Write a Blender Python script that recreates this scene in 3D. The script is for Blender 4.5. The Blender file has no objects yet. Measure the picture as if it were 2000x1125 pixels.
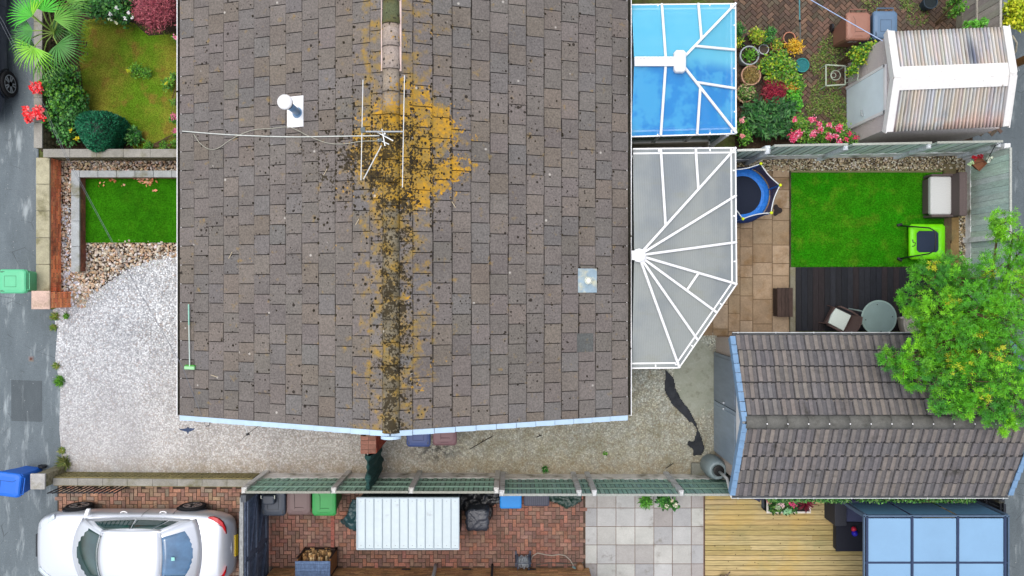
import bpy, bmesh, math, random
import numpy as np
from mathutils import Vector, Matrix, Euler, noise as mnoise
R = math.radians
PI = math.pi
random.seed(7)
rnd = random.random
def ru(a, b): return a + (b - a) * random.random()
sc = bpy.context.scene
col = sc.collection

# ---------------------------------------------------------------- camera, sky, sun, exposure
H = 20.0; F = 1540.0; CX = 1000.0; CY = 562.5
cd = bpy.data.cameras.new('camera'); cam = bpy.data.objects.new('camera', cd); col.objects.link(cam)
cam.location = (0, 0, H); cd.sensor_width = 36; cd.lens = 36 * F / 2000.0; cd.clip_end = 400; cd.clip_start = .5
sc.camera = cam
SUN_EL, SUN_AZ = 78, 300          # azimuth clockwise from +Y (top of picture)
w = bpy.data.worlds.new('World'); sc.world = w; w.use_nodes = True
nt = w.node_tree; nt.nodes.clear()
sky = nt.nodes.new('ShaderNodeTexSky'); sky.sky_type = 'NISHITA'; sky.sun_disc = False
sky.sun_elevation = R(SUN_EL); sky.sun_rotation = R(SUN_AZ); sky.air_density = 1.0; sky.dust_density = 4.0
hs = nt.nodes.new('ShaderNodeHueSaturation'); hs.inputs['Saturation'].default_value = .5   # thin overcast
bg = nt.nodes.new('ShaderNodeBackground'); bg.inputs[1].default_value = .15
wo = nt.nodes.new('ShaderNodeOutputWorld')
nt.links.new(sky.outputs[0], hs.inputs['Color']); nt.links.new(hs.outputs[0], bg.inputs[0]); nt.links.new(bg.outputs[0], wo.inputs[0])
sl = bpy.data.lights.new('sun', 'SUN'); sl.energy = .5; sl.angle = R(50); sl.color = (1, .97, .93)
so = bpy.data.objects.new('sun', sl); col.objects.link(so)
sd = Vector((math.sin(R(SUN_AZ)) * math.cos(R(SUN_EL)), math.cos(R(SUN_AZ)) * math.cos(R(SUN_EL)), math.sin(R(SUN_EL))))
so.rotation_euler = sd.to_track_quat('Z', 'Y').to_euler()
sc.view_settings.view_transform = 'Standard'; sc.view_settings.look = 'None'; sc.view_settings.gamma = 1
sc.view_settings.exposure = 0.74

# ---------------------------------------------------------------- helpers
def U(px, py, z=0.0):
    s = (H - z) / F
    return ((px - CX) * s, -(py - CY) * s, z)
def UP(pts, z=0.0): return [U(x, y, z) for x, y in pts]
def lin(c):
    c /= 255.0
    return c / 12.92 if c <= .04045 else ((c + .055) / 1.055) ** 2.4
def S(r, g, b, k=.8): return (lin(r) * k, lin(g) * k, lin(b) * k)
def vary(c, a, h=0.0):
    f = 1 + ru(-a, a)
    return tuple(max(0.002, x * f * (1 + ru(-h, h))) for x in c)
def mixc(a, b, t): return tuple(x * (1 - t) + y * t for x, y in zip(a, b))

MATS = {}
def mat(name, c=(1, 1, 1), attr=False, rough=.8, metal=0, spec=.3, n=None, n2=None, blend=None, bump=None, bump2=None, alpha=1, trans=0, coat=0, subs=0):
    """n / n2 = (scale, amount[, stretch xyz]) brightness noise; blend = list of (colour, scale, threshold, softness[, stretch])"""
    if name in MATS: return MATS[name]
    m = bpy.data.materials.new(name); MATS[name] = m; m.use_nodes = True
    t = m.node_tree; N = t.nodes; L = t.links
    p = N['Principled BSDF']
    p.inputs['Roughness'].default_value = rough; p.inputs['Metallic'].default_value = metal
    p.inputs['Specular IOR Level'].default_value = spec; p.inputs['Alpha'].default_value = alpha
    p.inputs['Transmission Weight'].default_value = trans; p.inputs['Coat Weight'].default_value = coat
    tc = N.new('ShaderNodeTexCoord')
    def coord(st):
        if not st: return tc.outputs['Object']
        mp = N.new('ShaderNodeMapping'); mp.inputs['Scale'].default_value = st
        L.new(tc.outputs['Object'], mp.inputs[0]); return mp.outputs[0]
    def noi(scale, st=None, det=5):
        x = N.new('ShaderNodeTexNoise'); x.inputs['Scale'].default_value = scale; x.inputs['Detail'].default_value = det
        x.inputs['Roughness'].default_value = .6
        L.new(coord(st), x.inputs['Vector']); return x.outputs['Fac']
    if attr:
        a = N.new('ShaderNodeAttribute'); a.attribute_name = 'Col'; cur = a.outputs['Color']
    else:
        a = N.new('ShaderNodeRGB'); a.outputs[0].default_value = (*c, 1); cur = a.outputs[0]
    for b in (blend or []):
        fac = noi(b[1], b[4] if len(b) > 4 else None)
        mr = N.new('ShaderNodeMapRange'); mr.interpolation_type = 'SMOOTHSTEP'
        mr.inputs[1].default_value = b[2] - b[3]; mr.inputs[2].default_value = b[2] + b[3]; L.new(fac, mr.inputs[0])
        mx = N.new('ShaderNodeMixRGB'); L.new(mr.outputs[0], mx.inputs[0]); L.new(cur, mx.inputs[1]); mx.inputs[2].default_value = (*b[0], 1)
        cur = mx.outputs[0]
    for q in (n, n2):
        if not q: continue
        fac = noi(q[0], q[2] if len(q) > 2 else None)
        mr = N.new('ShaderNodeMapRange'); mr.clamp = False
        mr.inputs[1].default_value = .3; mr.inputs[2].default_value = .7; mr.inputs[3].default_value = 1 - q[1]; mr.inputs[4].default_value = 1 + q[1]
        L.new(fac, mr.inputs[0])
        mx = N.new('ShaderNodeVectorMath'); mx.operation = 'SCALE'; L.new(cur, mx.inputs[0]); L.new(mr.outputs[0], mx.inputs['Scale'])
        cur = mx.outputs[0]
    L.new(cur, p.inputs['Base Color'])
    prev = None
    for q in (bump, bump2):
        if not q: continue
        fac = noi(q[0], q[3] if len(q) > 3 else None)
        bp = N.new('ShaderNodeBump'); bp.inputs['Strength'].default_value = q[1]; bp.inputs['Distance'].default_value = q[2]
        L.new(fac, bp.inputs['Height'])
        if prev: L.new(prev, bp.inputs['Normal'])
        prev = bp.outputs[0]
    if prev: L.new(prev, p.inputs['Normal'])
    return m

class MB:
    def __init__(s, org=(0, 0, 0), c=(1, 1, 1)):
        s.V = []; s.F = []; s.C = []; s.o = org; s.c = c; s.smooth = False
    def add(s, vs, fs, c=None):
        k = len(s.V); s.V.extend([tuple(v) for v in vs])
        c = c or s.c
        for f in fs: s.F.append(tuple(i + k for i in f)); s.C.append(c)
        return s
    def quad(s, a, b, c_, d, c=None): return s.add([a, b, c_, d], [(0, 1, 2, 3)], c)
    def hexa(s, b, t, c=None):
        n = len(b); fs = [tuple(range(n - 1, -1, -1)), tuple(range(n, 2 * n))]
        for i in range(n): j = (i + 1) % n; fs.append((i, j, n + j, n + i))
        return s.add(list(b) + list(t), fs, c)
    def box(s, x0, y0, z0, x1, y1, z1, c=None):
        if x1 < x0: x0, x1 = x1, x0
        if y1 < y0: y0, y1 = y1, y0
        return s.hexa([(x0, y0, z0), (x1, y0, z0), (x1, y1, z0), (x0, y1, z0)], [(x0, y0, z1), (x1, y0, z1), (x1, y1, z1), (x0, y1, z1)], c)
    def bbox(s, x0, y0, z0, x1, y1, z1, b=.02, c=None):
        """box with chamfered vertical and top edges"""
        def ring(i, z): return [(x0 + i + b, y0 + i, z), (x1 - i - b, y0 + i, z), (x1 - i, y0 + i + b, z), (x1 - i, y1 - i - b, z), (x1 - i - b, y1 - i, z), (x0 + i + b, y1 - i, z), (x0 + i, y1 - i - b, z), (x0 + i, y0 + i + b, z)]
        return s.rings([ring(0, z0), ring(0, z1 - b), ring(b * .3, z1 - b * .3), ring(b, z1)], c)
    def rings(s, rs, c=None, cap0=True, cap1=True, close=True):
        n = len(rs[0]); vs = [v for r in rs for v in r]; fs = []
        for k in range(len(rs) - 1):
            for i in range(n if close else n - 1):
                j = (i + 1) % n; fs.append((k * n + i, k * n + j, (k + 1) * n + j, (k + 1) * n + i))
        if cap0: fs.append(tuple(range(n - 1, -1, -1)))
        if cap1: fs.append(tuple(range((len(rs) - 1) * n, len(rs) * n)))
        return s.add(vs, fs, c)
    def obox(s, cen, size, rot=0, c=None, tilt=None):
        M = Matrix.Translation(cen) @ (tilt if tilt else Matrix.Rotation(rot, 4, 'Z'))
        hx, hy, hz = size[0] / 2, size[1] / 2, size[2] / 2
        vs = [M @ Vector((a * hx, b * hy, d * hz)) for d in (-1, 1) for a, b in ((-1, -1), (1, -1), (1, 1), (-1, 1))]
        return s.hexa(vs[:4], vs[4:], c)
    def beam(s, a, b, w_, h_, c=None, up=(0, 0, 1)):
        a = Vector(a); b = Vector(b); d = (b - a).normalized(); u = Vector(up)
        x = d.cross(u)
        if x.length < 1e-4: x = d.cross(Vector((0, 1, 0)))
        x.normalize(); u = x.cross(d).normalized()
        q = [(-1, -1), (1, -1), (1, 1), (-1, 1)]
        return s.hexa([a + x * w_ / 2 * i + u * h_ / 2 * j for i, j in q], [b + x * w_ / 2 * i + u * h_ / 2 * j for i, j in q], c)
    def tube(s, pts, r, n=8, c=None, r1=None):
        pts = [Vector(p) for p in pts]; rs = []
        m = len(pts); px = None
        for i, p in enumerate(pts):
            d = (pts[min(i + 1, m - 1)] - pts[max(i - 1, 0)]).normalized()
            if px is None:
                px = d.cross(Vector((0, 0, 1)))
                if px.length < .05: px = Vector((1, 0, 0))
            px = (px - d * px.dot(d)).normalized(); py = d.cross(px)
            rr = r if r1 is None else r + (r1 - r) * i / max(1, m - 1)
            rs.append([p + px * rr * math.cos(2 * PI * k / n) + py * rr * math.sin(2 * PI * k / n) for k in range(n)])
        return s.rings(rs, c)
    def lathe(s, cen, prof, n=20, c=None, cap0=True, cap1=True):
        cx, cy, cz = cen
        return s.rings([[(cx + r * math.cos(2 * PI * k / n), cy + r * math.sin(2 * PI * k / n), cz + z) for k in range(n)] for r, z in prof], c, cap0, cap1)
    def grid(s, fn, nu, nv, c=None):
        vs = [fn(i / nu, j / nv) for j in range(nv + 1) for i in range(nu + 1)]
        fs = [(j * (nu + 1) + i, j * (nu + 1) + i + 1, (j + 1) * (nu + 1) + i + 1, (j + 1) * (nu + 1) + i) for j in range(nv) for i in range(nu)]
        return s.add(vs, fs, c)
    def poly(s, pts, z=None, c=None):
        vs = [(p[0], p[1], p[2] if z is None else z) for p in pts]
        return s.add(vs, [tuple(range(len(vs)))], c)
    def prism(s, pts, z0, z1, c=None):
        a = sum(pts[i][0] * pts[(i + 1) % len(pts)][1] - pts[(i + 1) % len(pts)][0] * pts[i][1] for i in range(len(pts)))
        if a < 0: pts = pts[::-1]
        return s.hexa([(p[0], p[1], z0) for p in pts], [(p[0], p[1], z1) for p in pts], c)
    def build(s, name, m, parent=None, bevel=0, smooth=None, solid=0, sub=0):
        ox, oy, oz = s.o
        me = bpy.data.meshes.new(name)
        me.from_pydata([(x - ox, y - oy, z - oz) for x, y, z in s.V], [], s.F)
        ca = me.color_attributes.new('Col', 'FLOAT_COLOR', 'CORNER')
        ln = np.array([len(f) for f in s.F]); cc = np.ones((len(s.C), 4), dtype=np.float32); cc[:, :3] = np.array(s.C, dtype=np.float32)
        ca.data.foreach_set('color', np.repeat(cc, ln, axis=0).ravel())
        me.materials.append(m)
        sm = s.smooth if smooth is None else smooth
        if sm: me.polygons.foreach_set('use_smooth', [True] * len(me.polygons))
        me.update()
        o = bpy.data.objects.new(name, me); col.objects.link(o)
        if parent is not None: o.parent = parent
        else: o.location = s.o
        if solid:
            q = o.modifiers.new('t', 'SOLIDIFY'); q.thickness = solid; q.offset = -1
        if bevel:
            q = o.modifiers.new('b', 'BEVEL'); q.width = bevel; q.segments = 2; q.limit_method = 'ANGLE'
        if sub:
            q = o.modifiers.new('s', 'SUBSURF'); q.levels = sub; q.render_levels = sub
        return o
def thing(name, label, cat, loc=(0, 0, 0), rz=0, group=None):
    o = bpy.data.objects.new(name, None); col.objects.link(o); o.location = loc; o.rotation_euler = (0, 0, rz); o.empty_display_size = .2
    o['label'] = label; o['category'] = cat
    if group: o['group'] = group
    return o
def tag(o, label, cat, group=None, kind=None):
    if label: o['label'] = label
    if cat: o['category'] = cat
    if group: o['group'] = group
    if kind: o['kind'] = kind
    return o
def struct(name, mb, m, label=None, cat=None, kind='structure', **k):
    o = mb.build(name, m, **k); o['kind'] = kind
    tag(o, label, cat); return o
def dup(root, loc, rz=0, label=None):
    r = root.copy(); col.objects.link(r); r.location = loc; r.rotation_euler = (0, 0, rz)
    if label: r['label'] = label
    for ch in list(root.children):
        c = ch.copy(); col.objects.link(c); c.parent = r
        for g in list(ch.children):
            d = g.copy(); col.objects.link(d); d.parent = c
    return r
def inside(x, y, poly):
    r = False; n = len(poly); j = n - 1
    for i in range(n):
        xi, yi = poly[i][0], poly[i][1]; xj, yj = poly[j][0], poly[j][1]
        if (yi > y) != (yj > y) and x < (xj - xi) * (y - yi) / (yj - yi) + xi: r = not r
        j = i
    return r
def bounds(poly):
    xs = [p[0] for p in poly]; ys = [p[1] for p in poly]; return min(xs), min(ys), max(xs), max(ys)

# many small faces at once (leaves, pebbles, petals)
def leaves(mb, pts, ln, wd, cols, up=.5, droop=0.0, cup=True):
    """one folded leaf per point: random direction, length, width"""
    for p in pts:
        a = ru(0, 2 * PI); e = random.gauss(0, .45) + droop
        d = Vector((math.cos(a) * math.cos(e), math.sin(a) * math.cos(e), math.sin(e)))
        nrm = Vector((random.gauss(0, .5), random.gauss(0, .5), 1)); sdv = d.cross(nrm).normalized()
        l = ln * ru(.6, 1.25); wv = sdv * wd * ru(.7, 1.2) / 2; p = Vector(p); c = vary(random.choice(cols), .25, .08)
        m = p + d * l * .45 + Vector((0, 0, -.12 * wd)); t = p + d * l
        k = len(mb.V); mb.V.extend([tuple(p), tuple(p + d * l * .45 + wv), tuple(t), tuple(p + d * l * .45 - wv), tuple(m)])
        mb.F.append((k, k + 1, k + 2, k + 4)); mb.F.append((k, k + 4, k + 2, k + 3)); mb.C.append(c); mb.C.append(c)
def blob_pts(cen, rad, n, shell=.55):
    out = []
    while len(out) < n:
        v = Vector((random.gauss(0, 1), random.gauss(0, 1), random.gauss(0, 1))).normalized()
        r = shell + (1 - shell) * rnd()
        q = mnoise.noise(v * 1.7 + Vector(cen)) * .35 + 1
        p = (cen[0] + v.x * rad[0] * r * q, cen[1] + v.y * rad[1] * r * q, cen[2] + v.z * rad[2] * r * q)
        if p[2] > .02: out.append(p)
    return out
ICO = None
def ico():
    global ICO
    if ICO is None:
        b = bmesh.new(); bmesh.ops.create_icosphere(b, subdivisions=1, radius=1)
        ICO = ([v.co.copy() for v in b.verts], [tuple(v.index for v in f.verts) for f in b.faces]); b.free()
    return ICO
def pebbles(mb, poly, step, r, z, cols, keep=1.0, holes=()):
    vs0, fs = ico(); x0, y0, x1, y1 = bounds(poly); y = y0
    while y < y1:
        x = x0
        while x < x1:
            px, py = x + ru(-.45, .45) * step, y + ru(-.45, .45) * step
            x += step
            if rnd() > keep or not inside(px, py, poly): continue
            if any(inside(px, py, h) for h in holes): continue
            a = ru(0, PI); rr = r * ru(.55, 1.35); sx, sy, sz = rr * ru(1, 1.45), rr * ru(.75, 1), rr * ru(.45, .75)
            ca, sa = math.cos(a), math.sin(a); zz = z + sz * ru(.1, .8)
            mb.add([(px + (v.x * sx) * ca - (v.y * sy) * sa, py + (v.x * sx) * sa + (v.y * sy) * ca, zz + v.z * sz) for v in vs0], fs, vary(random.choice(cols), .2, .05))
        y += step
def bricks_hb(mb, poly, z, ang, cols, W=.1, gap=.007, th=.02):
    x0, y0, x1, y1 = bounds(poly); cx, cy = (x0 + x1) / 2, (y0 + y1) / 2; rad = math.hypot(x1 - x0, y1 - y0) / 2 + .3
    n = int(rad / W) + 2; ca, sa = math.cos(ang), math.sin(ang)
    for i in range(-n, n):
        for j in range(-n, n):
            k = (i - j) % 4
            if k == 0: bx, by, ex, ey = i * W, j * W, 2 * W, W
            elif k == 3: bx, by, ex, ey = i * W, j * W, W, 2 * W
            else: continue
            mx, my = bx + ex / 2, by + ey / 2
            if not inside(cx + mx * ca - my * sa, cy + mx * sa + my * ca, poly): continue
            dz = ru(-.003, .003); q = [(bx + gap, by + gap), (bx + ex - gap, by + gap), (bx + ex - gap, by + ey - gap), (bx + gap, by + ey - gap)]
            q = [(cx + a * ca - b * sa, cy + a * sa + b * ca) for a, b in q]
            mb.hexa([(a, b, z - th) for a, b in q], [(a, b, z + dz) for a, b in q], vary(random.choice(cols), .18, .05))
# ---------------------------------------------------------------- special materials
class NB:
    """small node builder"""
    def __init__(s, name, rough=.85, spec=.25):
        m = bpy.data.materials.new(name); m.use_nodes = True; s.m = m; s.t = m.node_tree; s.N = s.t.nodes; s.L = s.t.links
        s.p = s.N['Principled BSDF']; s.p.inputs['Roughness'].default_value = rough; s.p.inputs['Specular IOR Level'].default_value = spec
        s.pos = s.N.new('ShaderNodeNewGeometry').outputs['Position']; MATS[name] = m
    def lk(s, a, i):
        if isinstance(a, (int, float)): i.default_value = a
        elif isinstance(a, tuple): i.default_value = (*a, 1) if len(i.default_value) == 4 and len(a) == 3 else a
        else: s.L.new(a, i)
    def attr(s): a = s.N.new('ShaderNodeAttribute'); a.attribute_name = 'Col'; return a.outputs['Color']
    def math(s, op, a, b=0, clamp=False):
        x = s.N.new('ShaderNodeMath'); x.operation = op; x.use_clamp = clamp; s.lk(a, x.inputs[0]); s.lk(b, x.inputs[1]); return x.outputs[0]
    def noise(s, sc_, st=None, det=5, off=None):
        v = s.pos
        if st or off:
            mp = s.N.new('ShaderNodeMapping'); mp.inputs['Scale'].default_value = st or (1, 1, 1); mp.inputs['Location'].default_value = off or (0, 0, 0); s.L.new(v, mp.inputs[0]); v = mp.outputs[0]
        x = s.N.new('ShaderNodeTexNoise'); x.inputs['Scale'].default_value = sc_; x.inputs['Detail'].default_value = det; x.inputs['Roughness'].default_value = .62
        s.L.new(v, x.inputs['Vector']); return x.outputs['Fac']
    def voro(s, sc_, out='Distance', feat='F1', rand=1):
        x = s.N.new('ShaderNodeTexVoronoi'); x.feature = feat; x.inputs['Scale'].default_value = sc_; x.inputs['Randomness'].default_value = rand
        s.L.new(s.pos, x.inputs['Vector']); return x.outputs[out]
    def step(s, v, a, b, o0=0., o1=1.):
        x = s.N.new('ShaderNodeMapRange'); x.interpolation_type = 'SMOOTHSTEP'
        s.lk(v, x.inputs[0]); x.inputs[1].default_value = a; x.inputs[2].default_value = b; x.inputs[3].default_value = o0; x.inputs[4].default_value = o1; return x.outputs[0]
    def mix(s, f, a, b):
        x = s.N.new('ShaderNodeMixRGB'); s.lk(f, x.inputs[0]); s.lk(a, x.inputs[1]); s.lk(b, x.inputs[2]); return x.outputs[0]
    def scale(s, c, f):
        x = s.N.new('ShaderNodeVectorMath'); x.operation = 'SCALE'; s.lk(c, x.inputs[0]); s.lk(f, x.inputs['Scale']); return x.outputs[0]
    def dist(s, c, r):
        """1 at point c, falling to 0 at elliptical radius r (x,y)"""
        mp = s.N.new('ShaderNodeMapping'); mp.inputs['Location'].default_value = (-c[0] / r[0], -c[1] / r[1], 0); mp.inputs['Scale'].default_value = (1 / r[0], 1 / r[1], 0)
        s.L.new(s.pos, mp.inputs[0]); x = s.N.new('ShaderNodeVectorMath'); x.operation = 'LENGTH'; s.L.new(mp.outputs[0], x.inputs[0])
        return s.step(x.outputs['Value'], 0, 1, 1., 0.)
    def xyz(s): x = s.N.new('ShaderNodeSeparateXYZ'); s.L.new(s.pos, x.inputs[0]); return x.outputs
    def bump(s, h, st, d, prev=None):
        b = s.N.new('ShaderNodeBump'); b.inputs['Strength'].default_value = st; b.inputs['Distance'].default_value = d; s.L.new(h, b.inputs['Height'])
        if prev: s.L.new(prev, b.inputs['Normal'])
        return b.outputs[0]
    def out(s, c, nrm=None):
        s.lk(c, s.p.inputs['Base Color'])
        if nrm: s.L.new(nrm, s.p.inputs['Normal'])
        return s.m
def rgb(*a): return S(*a)

def roof_material():
    b = NB('weathered_concrete_tile', .9, .2)
    c = b.attr()
    c = b.scale(c, b.step(b.noise(26, det=8), .25, .75, .72, 1.28))
    c = b.scale(c, b.step(b.noise(1.1), .3, .7, .92, 1.08))
    c = b.mix(b.step(b.noise(70, det=3), .62, .72, 0, .35), c, S(190, 180, 170))
    # lichen patches: where they grow on this roof
    X, Y, Z = b.xyz()
    A = b.dist((-2.05, 2.75), (2.3, 1.9)); A2 = b.dist((-1.75, 2.75), (1.7, 1.6)); A3 = b.dist((-3.4, 2.55), (2.6, 1.5)); A4 = b.dist((-3.0, 5.6), (1.0, 2.2))
    ridge = b.step(b.math('ABSOLUTE', b.math('ADD', X, 2.32)), 0.12, .62, 1., 0.)
    band = b.math('MULTIPLY', ridge, b.step(Y, 2.4, 3.6, 1., 0.))
    wide = b.math('MULTIPLY', b.step(b.math('ABSOLUTE', b.math('ADD', X, 2.35)), .3, 1.5, 1., 0.), b.step(Y, 5.5, 7.5, 1., .3))
    g = b.math('ADD', b.math('MULTIPLY', A, .42), b.math('ADD', b.math('MULTIPLY', A2, .40), b.math('ADD', b.math('MULTIPLY', A3, .16), b.math('MULTIPLY', wide, .20))))
    gm = b.math('ADD', b.math('MULTIPLY', A, .56), b.math('ADD', b.math('MULTIPLY', A3, .62), b.math('ADD', b.math('MULTIPLY', band, .85), b.math('MULTIPLY', A4, .2))))
    gm = b.math('MINIMUM', gm, .86)
    n1 = b.noise(2.6, det=3); n2 = b.noise(13, det=6)
    cx = b.math('FLOOR', b.math('DIVIDE', b.math('SUBTRACT', X, -2.405), .3796)); cv = b.N.new('ShaderNodeCombineXYZ'); b.L.new(b.math('MULTIPLY', cx, 3.7), cv.inputs[0]); b.L.new(b.math('MULTIPLY', Y, 1.9), cv.inputs[1])
    tn = b.N.new('ShaderNodeTexNoise'); tn.inputs['Scale'].default_value = 1; tn.inputs['Detail'].default_value = 1; b.L.new(cv.outputs[0], tn.inputs['Vector'])
    l = b.math('ADD', b.math('MULTIPLY', n1, .2), b.math('ADD', b.math('MULTIPLY', n2, .46), b.math('MULTIPLY', tn.outputs['Fac'], .34)))
    lich = b.step(b.math('ADD', l, b.math('MULTIPLY', b.math('MINIMUM', g, .62), .35)), .66, .70, 0, .88)
    yel = b.mix(b.step(b.noise(9, det=6), .3, .7), S(156, 126, 60), S(222, 164, 14))
    lich_ = lich
    c = b.mix(lich, c, yel)
    wd = b.step(b.math('ABSOLUTE', b.math('ADD', X, 2.38)), .25, 1.15, .13, 0.)
    up = b.step(Y, 3.0, 3.5, 0., 1.); onr = b.step(b.math('ABSOLUTE', b.math('ADD', X, 2.39)), .18, .24, 1., 0.); keep = b.math('SUBTRACT', 1.0, b.math('MULTIPLY', b.math('MULTIPLY', up, onr), .8))
    faint = b.step(b.math('ADD', b.noise(4.5, det=6, off=(3, 8, 1)), b.math('ADD', wd, b.math('MULTIPLY', g, .2))), .60, .80, 0, .75)
    faint = b.math('MULTIPLY', faint, keep)
    c = b.mix(faint, c, b.mix(b.step(b.noise(11), .35, .65), S(142, 124, 76), S(176, 138, 44)))
    # dark moss cushions
    m1 = b.noise(3.2, det=3, off=(7, 2, 0)); m2 = b.noise(21, det=3, off=(1, 5, 0))
    mm = b.math('ADD', b.math('MULTIPLY', m1, .45), b.math('MULTIPLY', m2, .55))
    moss = b.step(b.math('ADD', mm, b.math('MULTIPLY', gm, .20)), .668, .686, 0, .92)
    c = b.mix(moss, c, b.mix(b.noise(30), S(38, 32, 22), S(72, 62, 40)))
    # small dark spots everywhere
    v = b.voro(7.5); gate = b.voro(7.5, 'Color'); sx = b.N.new('ShaderNodeSeparateXYZ'); b.L.new(gate, sx.inputs[0])
    rad = b.math('MULTIPLY', b.math('POWER', sx.outputs[0], 3.0), .23)
    patch = b.step(b.math('ADD', b.noise(.8, det=2, off=(4, 4, 0)), b.math('MULTIPLY', g, .4)), .38, .62, .22, 1.2)
    rad = b.math('MULTIPLY', rad, patch)
    sp = b.step(b.math('SUBTRACT', v, rad), -.01, .02, 1., 0.)
    c = b.mix(b.math('MULTIPLY', sp, .92), c, S(48, 42, 36))
    v2 = b.voro(19); g2 = b.voro(19, 'Color'); s2 = b.N.new('ShaderNodeSeparateXYZ'); b.L.new(g2, s2.inputs[0])
    sp2 = b.step(b.math('SUBTRACT', v2, b.math('MULTIPLY', b.math('MULTIPLY', b.math('POWER', s2.outputs[1], 5), .36), patch)), -.02, .04, 1., 0.)
    c = b.mix(b.math('MULTIPLY', sp2, .85), c, S(55, 48, 42))
    v3 = b.voro(2.1); sp3 = b.step(v3, .03, .075, .7, 0.); c = b.mix(sp3, c, S(205, 200, 190))
    h = b.math('ADD', b.noise(60, det=4), b.math('MULTIPLY', b.math('ADD', moss, sp), .9))
    return b.out(c, b.bump(h, .5, .012))

def gravel_material():
    b = NB('white_stone_chippings', .85, .2)
    X, Y, Z = b.xyz()
    vc = b.voro(28, 'Color'); s = b.N.new('ShaderNodeSeparateXYZ'); b.L.new(vc, s.inputs[0])
    vd = b.voro(28)
    c = b.mix(b.step(s.outputs[0], 0, 1), S(180, 182, 182), S(250, 252, 252))
    c = b.mix(b.step(s.outputs[1], .86, .93, 0, .6), c, S(165, 140, 118))
    c = b.mix(b.step(s.outputs[2], .9, .95, 0, .6), c, S(110, 112, 118))
    c = b.scale(c, b.step(vd, .25, .75, 1.12, .62))
    c = b.scale(c, b.step(b.noise(1.2), .3, .7, .86, 1.1))
    c = b.scale(c, b.step(b.noise(9), .3, .75, .86, 1.1))
    lowr = b.step(b.math('ADD', Y, b.math('MULTIPLY', b.noise(.7), 2.0)), -3.2, .6, 1., 0.); c = b.mix(b.math('MULTIPLY', lowr, .5), c, b.mix(b.noise(30), S(150, 142, 132), S(214, 204, 192)))
    c = b.mix(b.step(b.noise(2.6, det=8, off=(3, 3, 0)), .60, .78, 0, .35), c, S(160, 144, 124))
    c = b.scale(c, b.step(b.noise(.45, st=(1.4, .5, 1), off=(2, 0, 0)), .35, .65, .9, 1.04))
    # algae and soil towards the damp side passage
    t = b.step(b.math('ADD', X, b.math('MULTIPLY', b.noise(.9), 3.0)), -4.6, 1.4)
    tint = b.mix(b.math('MULTIPLY', t, 1.0), (1., 1., 1.), b.mix(b.step(b.noise(3.5), .35, .65), (.68, .68, .55), (.76, .80, .72)))
    mu = b.N.new('ShaderNodeMixRGB'); mu.blend_type = 'MULTIPLY'; mu.inputs[0].default_value = 1; b.L.new(c, mu.inputs[1]); b.L.new(tint, mu.inputs[2]); c = mu.outputs[0]
    c = b.mix(b.step(b.math('ADD', b.math('MULTIPLY', t, .2), b.noise(2.1, det=8)), .66, .84, 0, .3), c, S(112, 106, 76))
    south = b.step(Y, -4.62, -4.1, .45, 0.); c = b.mix(b.math('MULTIPLY', south, b.step(b.noise(4), .3, .6)), c, S(150, 130, 95))
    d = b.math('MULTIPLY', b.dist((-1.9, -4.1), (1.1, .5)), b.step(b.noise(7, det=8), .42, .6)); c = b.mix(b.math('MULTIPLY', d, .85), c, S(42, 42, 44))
    # bare wet concrete showing through
    k = b.math('MULTIPLY', b.math('ADD', b.dist((4.72, -2.5), (.95, 1.1)), b.dist((4.6, -1.7), (.7, .9))), b.step(b.noise(2.2, det=6), .3, .6, .6, 1.5), True)
    conc = b.mix(b.noise(2.5, det=6), S(120, 128, 105), S(185, 188, 178)); conc = b.mix(b.step(b.noise(5, det=8), .5, .7, 0, .5), conc, S(90, 88, 60))
    kk = b.step(k, .2, .45, 0, .9); c = b.mix(kk, c, conc)
    dk = b.math('MULTIPLY', b.dist((-9.8, -1.9), (.5, .7)), b.step(b.noise(8, det=6), .5, .62)); c = b.mix(b.math('MULTIPLY', dk, .5), c, S(105, 100, 95))
    bl = b.step(b.math('SUBTRACT', X, b.math('MULTIPLY', b.noise(1.3), 1.5)), -10.8, -8.5, .25, 0.); c = b.mix(bl, c, S(185, 190, 200))
    return b.out(c, b.bump(b.math('MULTIPLY', vd, b.step(kk, 0, 1, -1., -.1)), .45, .02))

def asphalt_material(name, dark=1.0, blue=0.):
    b = NB(name, .8, .35)
    c = b.mix(b.noise(1.3, st=(1.6, .45, 1), det=6), S(78 * dark, 88 * dark, 93 * dark), S(126 * dark, 137 * dark, 142 * dark))
    c = b.scale(c, b.step(b.noise(80, det=3), .3, .7, .75, 1.25))
    c = b.mix(b.step(b.noise(1.6, st=(2.4, .5, 1), det=8, off=(3, 1, 0)), .53, .72, 0, .6), c, S(190 * dark, 200 * dark, 202 * dark))
    c = b.mix(b.step(b.noise(5, det=8, off=(1, 7, 0)), .66, .76, 0, .45), c, S(60, 64, 66))
    vd = b.voro(1.15, 'Distance', 'DISTANCE_TO_EDGE'); c = b.mix(b.math('MULTIPLY', b.step(vd, .0, .012, 1., 0.), b.step(b.noise(1.5), .5, .6, 0, .6)), c, S(48, 50, 52))
    sp = b.voro(14); sg = b.voro(14, 'Color'); s = b.N.new('ShaderNodeSeparateXYZ'); b.L.new(sg, s.inputs[0])
    c = b.mix(b.math('MULTIPLY', b.step(sp, .06, .12, 1., 0.), b.step(s.outputs[0], .8, .9)), c, S(205, 205, 200))
    return b.out(c, b.bump(b.noise(110, det=3), .35, .008))

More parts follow.
